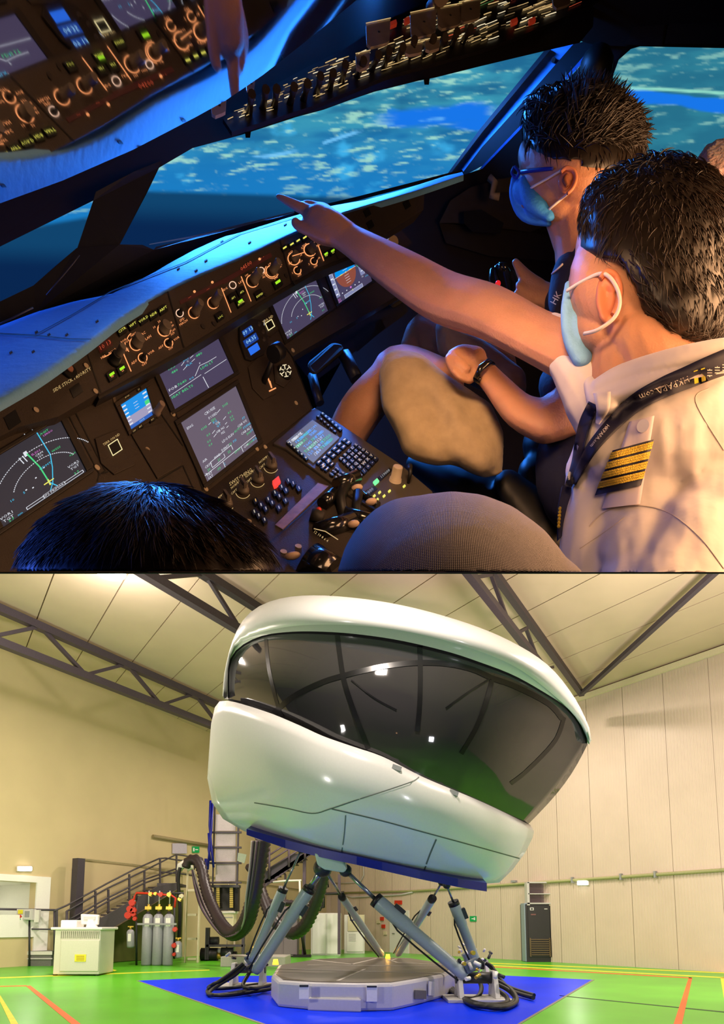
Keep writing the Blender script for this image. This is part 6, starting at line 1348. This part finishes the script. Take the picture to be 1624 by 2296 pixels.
# head, neck, arm and hand are one surface; the forearm reaches away from the camera
def zf(x): return np.interp(x, [600, 700, 800, 1000, 1230, 1400], [560, 520, 470, 330, 120, 20])   # how far the arm lies behind the shoulder
arm = [(1400,860,zf(1400),80),(1300,800,zf(1300),72),(1200,752,zf(1200),63),(1100,700,zf(1100),64),(1000,668,zf(1000),62),(920,622,zf(920),56),(850,578,zf(850),46),(790,540,zf(790),36),(760,522,zf(760),34)]
hand = [[(770,524,zf(770),34),(735,503,zf(735),38),(712,488,zf(712),33)], [(762,530,zf(750),28),(725,520,zf(725),30),(700,505,zf(700),26)],
        [(705,478,zf(700),17),(680,468,zf(680)-4,14.5),(655,456,zf(655)-6,12),(636,446,zf(636)-6,9.5),(624,440,zf(624)-6,7)],
        [(722,474,zf(720)+20,17),(700,462,zf(700)+22,13),(682,460,zf(690)+14,11),(690,474,zf(690)+2,10)],
        [(740,480,zf(740)+30,16),(724,466,zf(720)+38,13),(706,462,zf(705)+34,11)], [(752,490,zf(752)+40,14),(742,478,zf(740)+48,11),(728,474,zf(726)+44,10)],
        [(735,530,zf(735)-18,20),(705,520,zf(705)-26,16),(682,512,zf(682)-28,13.5),(666,503,zf(668)-26,11.5),(662,496,zf(664)-26,10)], (690,504,zf(690)-10,28,16,18,-30)]
head = [(1468,575,40,165,205,150), (1400,640,10,125,150,115), (1352,560,40,62,110,80,8), (1322,655,20,50,85,62), (1365,730,10,80,75,80), (1335,700,20,45,70,55,-15), [(1440,740,0,105),(1476,825,0,108),(1495,870,10,100)], [(1400,770,-10,70),(1400,860,-10,80)]]
o_head = body('body', head+[arm]+hand, dP, 4.2, m_skin, pil, label='bare neck, ear and pointing arm')
# ear
ear = body('ear', [(1362,662,-92,26,56,14,4), (1370,634,-98,22,28,12,10), (1358,702,-92,16,24,12,-8)], dP, 2.6, mat('ear_skin', (.62,.22,.11), .5, noise_amt=.05), pil, disp=lambda c, n: (0, 0, 9*math.exp(-(((c.x-1360)/11)**2+((c.y-664)/30)**2)) if n.z < -.3 else 0))
ptube('ear_rim', [(1346,625,-104,5),(1360,610,-108,6),(1380,618,-108,6.5),(1390,645,-106,6.5),(1386,680,-104,6),(1374,706,-102,5)], dP, MATS['ear_skin'], ear)
# hair
def hacc(x, y): return not (y > 600 and x < 1398+(y-600)*.34) and not (y > 520 and x < 1330+(y-520)*.4)
hs = body('hair', [(1490,560,20,192,216,172), (1420,500,20,120,130,140), (1530,640,10,150,140,150), (1380,520,30,70,80,80)], dP, 7, m_hair, pil, label='short black hair', smooth_it=6, clip=True,
          disp=lambda c, n: (n.x*-28*max(0, min(1, (c.y-560)/80))*(1 if c.x < 1430+(c.y-600)*.5 else 0)+0, 0, 95 if (c.z < 0 and c.y > 580 and c.x < 1395+(c.y-600)*.40) else 0))
hair('hair_strands', hs, 2600, lambda x, y: ((x-1440)*.35-20, 60+(y-345)*.2) if y < 560 else (30, 60), 34, 1.5, mat('hair_sheen', (.022,.013,.008), .4, noise_amt=.4, spec=.7), pil, hacc, lift=.35, seed=3, curl=.08)
hair('hair_tufts', hs, 160, lambda x, y: (random.uniform(-30,30), -40), 30, 1.8, m_hair, pil, lambda x, y: y < 400 or (x < 1400 and y < 470), lift=.7, seed=4)
# mask edge and straps
body('mask', [[(1278,640,10,12),(1274,700,0,17),(1284,760,-5,22),(1306,800,-8,26)], (1300,745,10,22,60,40,-12)], dP, 4, m_mask, pil, label='pale blue surgical mask')
ptube('mask_strap', [(1272,652,-25,3.6),(1305,632,-62,3.6),(1345,614,-98,3.6),(1368,622,-120,3.6),(1386,652,-122,3.8),(1390,684,-120,4),(1376,714,-112,4),(1340,740,-95,3.6),(1310,748,-62,3.4)], dP, m_strap, pil)
# shirt
shirt = [(1500,1130,70,190,180,150,-10), [(1360,930,40,70),(1480,900,30,95),(1660,860,40,90)], [(1400,1000,10,110),(1520,960,20,150),(1680,960,30,150)], [(1370,1060,40,75),(1340,1180,60,80),(1340,1320,60,90)],
         [(1460,1240,0,120),(1500,1340,-10,170)], [(1640,1150,0,150),(1700,1340,0,180)], [(1590,1200,-60,120),(1540,1340,-80,150)], [(1345,960,70,50),(1318,1060,80,50)]]
def wrinkle(c, n): w_ = 5*noise.noise(V((c.x/60, c.y/120, c.z/60)))+2.5*noise.noise(V((c.x/25, c.y/60, 3))); return (n.x*w_, n.y*w_, n.z*w_)
o_sh2 = body('shirt', shirt, dP, 8, m_shirt, pil, label='white short sleeved shirt', smooth_it=5, disp=wrinkle)
o_slv = body('sleeve', [[(1262,768,118,56),(1290,800,90,70),(1340,860,50,92),(1380,930,40,100)], [(1256,735,118,34),(1262,800,118,45)], [(1246,716,120,18),(1238,770,120,40),(1256,826,118,26)]], dP, 5, m_shirt, pil, label='white sleeve of the raised arm', smooth_it=4, disp=wrinkle)
o_col = body('collar', [[(1352,868,-60,26),(1400,838,-90,24),(1500,808,-130,26),(1600,790,-140,30),(1680,780,-130,30)], [(1330,862,-30,22),(1345,905,-70,26),(1370,910,-90,20)], [(1360,890,-70,26),(1440,860,-110,24),(1540,830,-135,22),(1660,810,-140,22)]], dP, 4.5, m_shirt, pil, label='shirt collar', smooth_it=3)
DGb = [bvh_w(o_sh2), bvh_w(o_col), bvh_w(o_slv), bvh_w(o_head)]
def onp(x, y, lift=.006, only=None):
    best = None; d_ = ray(x, y).normalized()
    for b in (only or DGb):
        r = b.ray_cast(CAM, d_)
        if r[0] is not None and (best is None or r[3] < best): best = r[3]
    return CAM+d_*((best if best is not None else dP*ray(x,y).length)-lift)
def ribbon(name, pts, m, parent, lift=.008, n=8, label=None, nw=5, th=.002):
    """pts: (x, y, width) laid over the figure"""
    c = crom(pts, n); rows = []
    for i, q in enumerate(c):
        t_ = c[min(i+1, len(c)-1)]-c[max(i-1, 0)]; L = np.linalg.norm(t_[:2])+1e-9; nx, ny = -t_[1]/L, t_[0]/L
        rows.append([(q[0]+nx*q[2]*(j/(nw-1)-.5), q[1]+ny*q[2]*(j/(nw-1)-.5)) for j in range(nw)])
    ds = np.array([[(onp(x, y, lift)-CAM).length/ray(x, y).length for x, y in r_] for r_ in rows])
    for _ in range(3):
        ds[1:-1] = np.minimum(ds[1:-1], (ds[:-2]+ds[2:]+ds[1:-1])/3+.002)
    g1 = [[P(x, y, d) for (x, y), d in zip(r_, dr)] for r_, dr in zip(rows, ds)]
    g2 = [[P(x, y, d+th) for (x, y), d in zip(r_, dr)] for r_, dr in zip(rows, ds)]
    mb = MB(); mb.grid([a_+b_[::-1] for a_, b_ in zip(g1, g2)], True, True); return obj(name, mb, m, parent, label=label)
lan1 = ribbon('lanyard', [(1660,800,60),(1600,822,54),(1545,845,50),(1490,868,46),(1430,900,40),(1380,945,34),(1335,995,28),(1310,1035,22),(1285,1085,14)], m_lan, pil, .014, label='dark navy lanyard with white and yellow print')
ribbon('lanyard', [(1332,905,26),(1314,945,28),(1302,990,26),(1293,1035,22),(1275,1090,16)], m_lan, pil, .012)
ribbon('collar_fold', [(1350,880,40),(1352,915,30),(1340,950,10)], m_shirt, pil, .018)
def cloth_text(s_, x, y, size, row, dn, m, parent, lift=.019):
    mb = MB(); add_text(mb, s_, lambda u, v_: onp(x+row[0]*u-dn[0]*v_, y+row[1]*u-dn[1]*v_, lift, lanb), size); return obj('print', mb, m, parent)
lanb = [bvh_w(lan1)]
rw = V((-.94,.36)).normalized(); dn_ = V((-.36,-.94)).normalized()
m_pr = mat('print_white', (.7,.66,.62), .6, noise_amt=0)
for ch_s, x, y, sz in (('HKPAPA.com', 1490, 870, 21), ('HKPAPA.com', 1345, 977, 11)):
    r2 = rw if x > 1400 else V((-.62,.78)).normalized(); d2 = dn_ if x > 1400 else V((-.78,-.62)).normalized()
    cloth_text(ch_s, x, y, sz, r2, d2, m_pr, lan1, .003)
for x0 in (1556, 1572):
    mb = MB(); q_ = [(x0,832+ (x0-1556)*-.3),(x0+9,829+(x0-1556)*-.3),(x0+11,858+(x0-1556)*-.3),(x0+2,861+(x0-1556)*-.3)]; mb.add([onp(a_, b_, .004, lanb) for a_, b_ in q_], [(0,1,2,3)]); obj('yellow_bar', mb, m_yel, lan1)
for i in range(3): 
    mb = MB()
    for (a_, b_, c_, d_) in ((0,-9,0,9),(-7,-6,7,-6),(-7,0,7,0),(-7,6,7,6)):
        x_, y_ = 1592+i*17, 836-i*6; q1 = (x_+a_*.8, y_+b_); q2 = (x_+c_*.8, y_+d_); L = math.dist(q1, q2); nx, ny = -(q2[1]-q1[1])/L, (q2[0]-q1[0])/L
        mb.add([onp(q1[0]+nx, q1[1]+ny, .003, lanb), onp(q2[0]+nx, q2[1]+ny, .003, lanb), onp(q2[0]-nx, q2[1]-ny, .003, lanb), onp(q1[0]-nx, q1[1]-ny, .003, lanb)], [(0,1,2,3)])
    obj('print', mb, m_pr, lan1)
# epaulette
def pad(name, c, lift, th, m, parent, nu=8, nv=8, label=None, bevel=0):
    def bil(u, v_): return (c[0][0]*(1-u)*(1-v_)+c[1][0]*u*(1-v_)+c[2][0]*u*v_+c[3][0]*(1-u)*v_, c[0][1]*(1-u)*(1-v_)+c[1][1]*u*(1-v_)+c[2][1]*u*v_+c[3][1]*(1-u)*v_)
    g1, g2 = [], []
    for j in range(nv+1):
        r1, r2 = [], []
        for i in range(nu+1):
            x, y = bil(i/nu, j/nv); e = min(i, nu-i)/nu*2; p = onp(x, y, lift); dd = (p-CAM).normalized(); r1.append(p-dd*th*(e**.4)); r2.append(p+dd*.004)
        g1.append(r1); g2.append(r2)
    mb = MB(); mb.grid([a_+b_[::-1] for a_, b_ in zip(g1, g2)], True, True); return obj(name, mb, m, parent, label=label)
ep = thing('epaulette', 'navy epaulette with four gold stripes on the pilot shoulder', 'epaulette', tuple(onp(1400, 1050)))
pad('shoulder_tab', [(1412,945),(1468,932),(1436,1130),(1350,1140)], .010, .003, mat('tab_lilac', (.60,.52,.56), .7, noise_amt=.03), ep)
pad('slide', [(1374,1010),(1466,985),(1438,1088),(1334,1111)], .016, .006, m_lan, ep)
for k in range(4):
    a_, b_ = .045+k*.215, .045+k*.215+.165
    L = lambda t_: ((1374+(1334-1374)*t_-1.5), 1010+(1111-1010)*t_); R_ = lambda t_: ((1466+(1438-1466)*t_+1.5), 985+(1088-985)*t_)
    for s_ in range(3):
        u0, u1 = a_+(b_-a_)*s_/3, a_+(b_-a_)*(s_+.9)/3
        pad('gold_stripe', [L(u0), R_(u0), R_(u1), L(u1)], .022, .004, m_goldb, ep, 6, 2)
mb = MB(); c = onp(1442, 955, .017); mb.cyl(c, c-(c-CAM).normalized()*.003, .0085, n=18); obj('button', mb, mat('button_pearl', (.7,.66,.72), .25, noise_amt=0), ep)
# seams of the shirt
for pts, w_ in (([(1322,1180,3),(1360,1145,3),(1430,1133,3),(1500,1150,3),(1570,1205,3),(1624,1275,3)], 3), ([(1400,1160,2),(1360,1190,2),(1300,1230,2)], 2), ([(1624,1010,2),(1560,900,2),(1590,870,2)], 2)):
    ribbon('seam', [(x, y, z) for x, y, z in pts], mat('seam_shade', (.56,.48,.44), .8, noise_amt=0), pil, .001, nw=2, th=.0006)
t = thing('name_badge', 'dark clipped name badge with gold marks hanging at the pilot chest', 'badge', tuple(onp(1265, 1110)))
mb = MB(); dB = dP*1.03; mb.prism([P(x, y, dB) for x, y in ((1262,1088),(1282,1094),(1272,1190),(1252,1210),(1254,1130))], FWD*.008); obj('card', mb, mat('badge_dark', (.02,.02,.05), .3), t)
for i in range(6): mb = MB(); c = P(1256-i*.6, 1140+i*8, dB-.004); mb.ball(c, .003, 8, 6); obj('gold_mark', mb, m_goldb, t)
mb = MB(); mb.tube([P(1276, 1060, dB-.01), P(1272, 1088, dB-.01)], .004, 6); obj('clip', mb, m_lgrey, t)

# ---------------- boy in the far seat
dB_ = 1.38
boy = thing('person', 'boy in a blue mask, blue glasses and khaki shorts seated at the far side', 'person', tuple(P(1200, 900, dB_)))
bhead = [(1305,345,0,128,140,110), (1240,400,10,72,90,80), (1215,360,10,52,60,60), (1195,445,10,38,45,45,-20), (1260,455,0,62,58,62,20), [(1290,440,0,62),(1300,520,0,60),(1330,640,10,85)], [(1255,480,5,38),(1285,540,5,48)], (1176,345,14,14,34,30,8), (1170,398,20,12,22,20)]
bleftarm = [[(1310,850,-60,62),(1270,920,-80,58),(1222,945,-90,52)], [(1222,945,-90,52),(1165,920,-80,42),(1112,862,-60,31),(1082,828,-50,27)], (1044,812,-45,38,31,30,20), [(1066,800,-50,26),(1038,788,-50,17),(1016,795,-60,13)], [(1034,838,-66,14),(1016,822,-72,13),(1008,802,-70,11)], [(1052,848,-66,14),(1032,842,-74,12),(1020,830,-78,11)], [(1046,826,-78,11),(1028,812,-80,11),(1018,800,-74,9)]]
brightarm = [[(1300,690,60,40),(1245,672,90,34),(1215,660,100,32),(1196,650,100,30)], [(1200,645,98,27),(1180,622,98,19),(1166,602,98,13),(1157,588,98,9.5)], [(1190,672,90,18),(1172,668,84,13),(1160,660,84,10)], [(1196,655,90,22),(1178,648,84,15),(1166,640,84,11)]]
blegs = [[(980,860,60,62),(900,830,110,60),(868,850,120,46),(820,905,150,50),(786,960,190,47),(770,1010,220,38)], [(1100,820,150,60),(1000,770,190,55),(955,738,210,40),(935,790,240,40),(915,850,270,36)]]
o_b = body('body', bhead+bleftarm+brightarm+blegs, dB_, 4.6, m_skin, boy, label='face, arms and bare knees')
o_tor = body('t_shirt', [[(1330,640,30,85),(1400,800,40,150),(1420,1000,40,170)], [(1300,650,70,60),(1270,680,90,50)], [(1320,820,-40,85),(1272,872,-45,68)], [(1290,572,-30,26),(1280,610,-30,44),(1290,680,-10,60)], [(1320,560,-50,30),(1340,600,-40,40)], (1290,1050,0,90,150,100), [(1275,590,40,30),(1262,700,60,44)]], dB_, 7, m_navy, boy, label='dark navy shirt', disp=wrinkle)
def fold(c, n):
    w_ = 5*math.sin((c.x-c.y*.55)/19+2*noise.noise(V((c.x/90, c.y/90, 0))))*sorted((0, (c.y-850)/60, 1))[1]+5*noise.noise(V(((c.x-c.y*.5)/40, c.y/160, c.z/90))); return (n.x*w_, n.y*w_, n.z*w_)
o_shorts = body('shorts', [('p', [(846,836),(862,792),(882,778),(945,790),(1010,840),(1100,903),(1133,975),(1136,1078),(1060,1064),(975,1040),(900,1018),(888,985),(862,925)], 10, 52, 14),
                           ('p', [(972,722),(1000,715),(1100,770),(1180,830),(1190,900),(1100,880),(1010,825),(978,790)], 90, 34, 14)], dB_, 5.5, m_khaki, boy, label='loose khaki shorts', smooth_it=14, disp=fold)
for pts in ([(1006,745),(1000,780),(1002,820)],):
    pass
b_hs = body('hair', [(1310,320,0,132,132,118), (1270,270,0,100,75,90), (1360,300,0,80,90,80), (1330,420,20,80,70,90), (1220,290,10,50,70,60)], dB_, 6, m_hair, boy, label='spiky black hair', smooth_it=5,
            disp=lambda c, n: (0, 0, 75 if (c.y > 362 and c.x < 1300 and c.z < 10) else 0))
hair('hair_spikes', b_hs, 900, lambda x, y: (22+(x-1290)*.3+random.uniform(-28,28), -16+(y-270)*.2+random.uniform(-22,22)) if x < 1390 else (40, (y-290)*.45+random.uniform(-15,15)), 30, 2.4, m_hair, boy, lambda x, y: y < 330 and x > 1180, lift=.75, seed=5)
hair('hair_spikes', b_hs, 420, lambda x, y: ((x-1290)*.5+random.uniform(-20,30), (y-330)*.5), 24, 2.6, m_hair, boy, lambda x, y: y < 330 and x > 1270, lift=1.1, seed=15)
hair('hair_strands', b_hs, 700, lambda x, y: (18, 60), 26, 1.3, m_hairb, boy, lambda x, y: not (y > 350 and x < 1305), lift=.2, seed=6)
bear = body('ear', [(1272,404,-100,20,31,12,14), (1278,392,-104,17,17,10)], dB_, 2.4, MATS['ear_skin'], boy)
ptube('ear_rim', [(1258,386,-110,3.5),(1270,377,-114,4),(1286,384,-114,4.5),(1291,402,-113,4.5),(1284,422,-112,4),(1272,434,-110,3.5)], dB_, MATS['ear_skin'], bear)
ptube('ear_hollow_shade', [(1272,392,-112,3),(1266,404,-112,5),(1272,418,-112,3)], dB_, mat('ear_shade', (.22,.07,.03), .6), bear)  # dark strip colours in the shade of the ear hollow
body('mask', [(1182,436,6,31,40,40,-25), (1206,474,0,34,26,44,28), [(1156,400,20,10),(1158,440,10,16),(1182,480,0,20),(1228,494,-20,15)], [(1180,410,-20,18),(1200,450,-30,30),(1230,480,-40,18)]], dB_, 3.2, mat('boy_mask_blue', (.05,.35,.95), .7, noise_amt=.05, bump=.2, bump_scale=120), boy, label='bright blue surgical mask')
bb_ = [bvh_w(o_b)]
def stube(name, pts, m, parent, bv, lift=.004):
    c = crom(pts, 6); mb = MB(); mb.tube([onp(q[0], q[1], lift, bv) for q in c], [q[2]/FP*dB_ for q in c], 7); return obj(name, mb, m, parent)
stube('mask_strap', [(1190,422,2.4),(1225,402,2.4),(1262,380,2.4)], m_strap, boy, bb_); stube('mask_strap', [(1226,474,2.4),(1250,454,2.4),(1274,434,2.4)], m_strap, boy, bb_)
stube('glasses_arm', [(1168,386,3.6),(1180,384,3.8),(1215,380,3.6),(1240,378,3)], mat('glasses_blue', (.015,.03,.35), .3), boy, bb_, .005); ptube('glasses_rim', [(1153,374,0,3),(1148,388,4,3),(1158,398,0,3),(1164,386,-14,3),(1155,374,-6,3)], dB_, MATS['glasses_blue'], boy)
mb = MB(); mb.tube([wv(x, y, z, dB_) for x, y, z in ((1068,848,-84),(1078,826,-96),(1096,812,-84),(1104,818,-52),(1098,840,-36),(1078,856,-56),(1068,848,-84))], 7/FP*dB_, 8); obj('wristband', mb, m_gb, boy, label='black wristband')
bt = [bvh_w(o_tor)]
mb = MB(); add_text(mb, 'HK', lambda u, v_: onp(1246+u*.5+v_*.85, 668-u*.85+v_*.45, .004, bt), 22); obj('print', mb, m_pr, o_tor)
body('cuff', [[(1262,640,60,20),(1248,672,62,25),(1240,700,66,20)]], dB_, 4, m_navy, boy)
mb = MB(); c_ = crom([(1262,592),(1250,604),(1238,614)], 6); mb.tube([onp(x, y, .004, bt) for x, y in c_], .002, 5); obj('cord', mb, m_pr, o_tor)
# side stick he reaches for
t = thing('side_stick', 'black side stick with a red button under the boy raised thumb', 'control stick', tuple(P(1125, 640, 1.6)))
d5 = 1.55
for nm, pts in (('grip', [(1118,600,0,14),(1126,620,0,20),(1135,650,0,17),(1140,690,0,14)]), ('base', [(1150,700,0,30),(1140,730,10,40)])): ptube(nm, pts, d5, m_gb, t, 14)
ptube('side_grip', [(1106,606,-8,8),(1108,630,-10,11),(1120,655,-8,10)], d5, m_gb, t, 12); ptube('top_hat', [(1118,600,-18,9),(1134,600,-18,9)], d5, m_gb, t, 12); ptube('bracket', [(1146,612,-10,7),(1156,640,-10,7),(1150,668,-10,7)], d5, m_blk, t, 10)
mb = MB(); c = wv(1117, 636, -26, d5); mb.ball(c, 6/FP*d5, 12, 8); obj('red_button', mb, mat('button_red', (.6,.01,.01), .3, emit=(.8,.02,.02), es=.8), t)
# seat behind the knees
st = thing('pilot_seat', 'black padded seat under the boy legs', 'seat', tuple(P(1100, 1150, 1.45)))
body('cushion', [[(940,1040,120,30),(1050,1090,60,60),(1150,1150,40,80)], (1180,1180,40,90,110,80), [(1140,1085,-40,34),(1230,1190,-40,70)]], 1.5, 8, m_blk, st)
body('backrest', [[(1230,1000,60,60),(1290,1180,40,90),(1300,1340,40,100)], [(1200,1060,20,40),(1260,1230,0,60)]], 1.5, 8, m_blk, st)
# ---------------- near heads at the bottom edge
dh = .62
pn_ = thing('person', 'dark haired head of a person close to the camera at bottom left', 'person', tuple(P(330, 1280, dh)))
hd = body('head', [(330,1345,0,250,200,200)], dh, 12, m_skin, pn_)
hb_ = body('hair', [(322,1320,0,292,238,220), (200,1330,0,168,200,180), (470,1330,0,155,190,180)], dh, 9, m_hairb, pn_, label='soft dark brown hair', smooth_it=8)
hair('hair_strands', hb_, 2600, lambda x, y: ((x-330)*.35+8, 70), 60, 1.4, mat('hair_brown', (.030,.017,.010), .5, noise_amt=.3), pn_, lift=.16, seed=8)
pc = thing('person', 'person in a grey knitted cap close to the camera at bottom centre', 'person', tuple(P(1010, 1280, .66)))
m_knit = bpy.data.materials.new('grey_knit'); m_knit.use_nodes = True; nt = m_knit.node_tree; bs = nt.nodes['Principled BSDF']; bs.inputs['Base Color'].default_value = (.17,.14,.135,1); bs.inputs['Roughness'].default_value = .9
tc = nt.nodes.new('ShaderNodeTexCoord'); mp_ = nt.nodes.new('ShaderNodeMapping'); mp_.inputs['Scale'].default_value = (1, 1, 1); nt.links.new(tc.outputs['UV'], mp_.inputs[0])
w1 = nt.nodes.new('ShaderNodeTexWave'); w1.bands_direction = 'X'; w1.inputs['Scale'].default_value = 26; w2 = nt.nodes.new('ShaderNodeTexWave'); w2.bands_direction = 'Y'; w2.inputs['Scale'].default_value = 20
for w_ in (w1, w2): w_.inputs['Distortion'].default_value = .4; nt.links.new(mp_.outputs[0], w_.inputs['Vector'])
mm = nt.nodes.new('ShaderNodeMath'); mm.operation = 'MULTIPLY'; nt.links.new(w1.outputs['Fac'], mm.inputs[0]); nt.links.new(w2.outputs['Fac'], mm.inputs[1])
cr = nt.nodes.new('ShaderNodeValToRGB'); cr.color_ramp.elements[0].color = (.22,.19,.185,1); cr.color_ramp.elements[1].color = (.42,.37,.36,1); nt.links.new(mm.outputs[0], cr.inputs[0]); nt.links.new(cr.outputs[0], bs.inputs['Base Color'])
bp = nt.nodes.new('ShaderNodeBump'); bp.inputs['Strength'].default_value = .7; bp.inputs['Distance'].default_value = .003; nt.links.new(mm.outputs[0], bp.inputs['Height']); nt.links.new(bp.outputs[0], bs.inputs['Normal'])
kc = body('knit_cap', [(1015,1350,0,268,250,230), (1060,1340,0,230,215,200), (930,1340,0,180,230,190), (1180,1400,0,170,180,150)], .66, 9, m_knit, pc, label='grey knitted cap', smooth_it=10)
uv = kc.data.uv_layers.new(name='UVMap'); og = wl(kc); cw = P(1015, 1400, .66+.05)
for lp in kc.data.loops:
    v_ = kc.data.vertices[lp.vertex_index].co+og-cw; uv.data[lp.index].uv = (math.atan2(v_.x, -v_.y)*1.0, v_.z*9)
pf = thing('person', 'top of a pinkish fleece hat behind the pilot hair at the right edge', 'person', tuple(P(1640, 350, 1.5)))
body('fleece_hat', [(1648,372,0,86,66,70), (1690,380,0,90,80,80)], 1.5, 5, mat('pink_fleece', (.62,.42,.40), .95, noise_amt=.15, noise_scale=60, bump=1.0, bump_scale=90, sheen=.5), pf, disp=lambda c, n: tuple(n*(4*noise.noise(c/14))))

body('head', [(1672,450,10,70,90,62), (1650,490,10,40,50,40), [(1690,500,10,50),(1700,560,10,56)]], 1.5, 7, m_skin, pf)
body('jacket', [[(1640,620,20,70),(1760,620,20,80)], [(1700,560,20,60),(1710,760,20,120),(1720,1000,20,130)]], 1.5, 9, m_navy, pf)
# ================================================================== trim what would sink through the deck
dn = UPV-FWD*vb; dn.normalize()                 # deck normal
bpy.context.view_layer.update()
for o in list(SC.objects):
    if o.type != 'MESH' or o.name.startswith(('wall_', 'projection')): continue
    og = wl(o); vs_ = o.data.vertices
    if not vs_ or (o.bound_box[0] is None): continue
    bb = [V(c)+og for c in o.bound_box]
    if min((c-CAM).dot(FWD) for c in bb) > 5.6 or max((c-CAM).dot(FWD) for c in bb) > 6: continue
    if min((v.co+og-CAM).dot(dn) for v in vs_) > .0012: continue
    if max((v.co+og-CAM).dot(dn) for v in vs_) < 0: continue
    bm = bmesh.new(); bm.from_mesh(o.data)
    r_ = bmesh.ops.bisect_plane(bm, geom=bm.verts[:]+bm.edges[:]+bm.faces[:], plane_co=CAM+dn*.0012-og, plane_no=dn, clear_inner=True)
    ed = [e for e in r_['geom_cut'] if isinstance(e, bmesh.types.BMEdge)]
    try: bmesh.ops.edgeloop_fill(bm, edges=ed)
    except Exception: pass
    bm.to_mesh(o.data); bm.free()
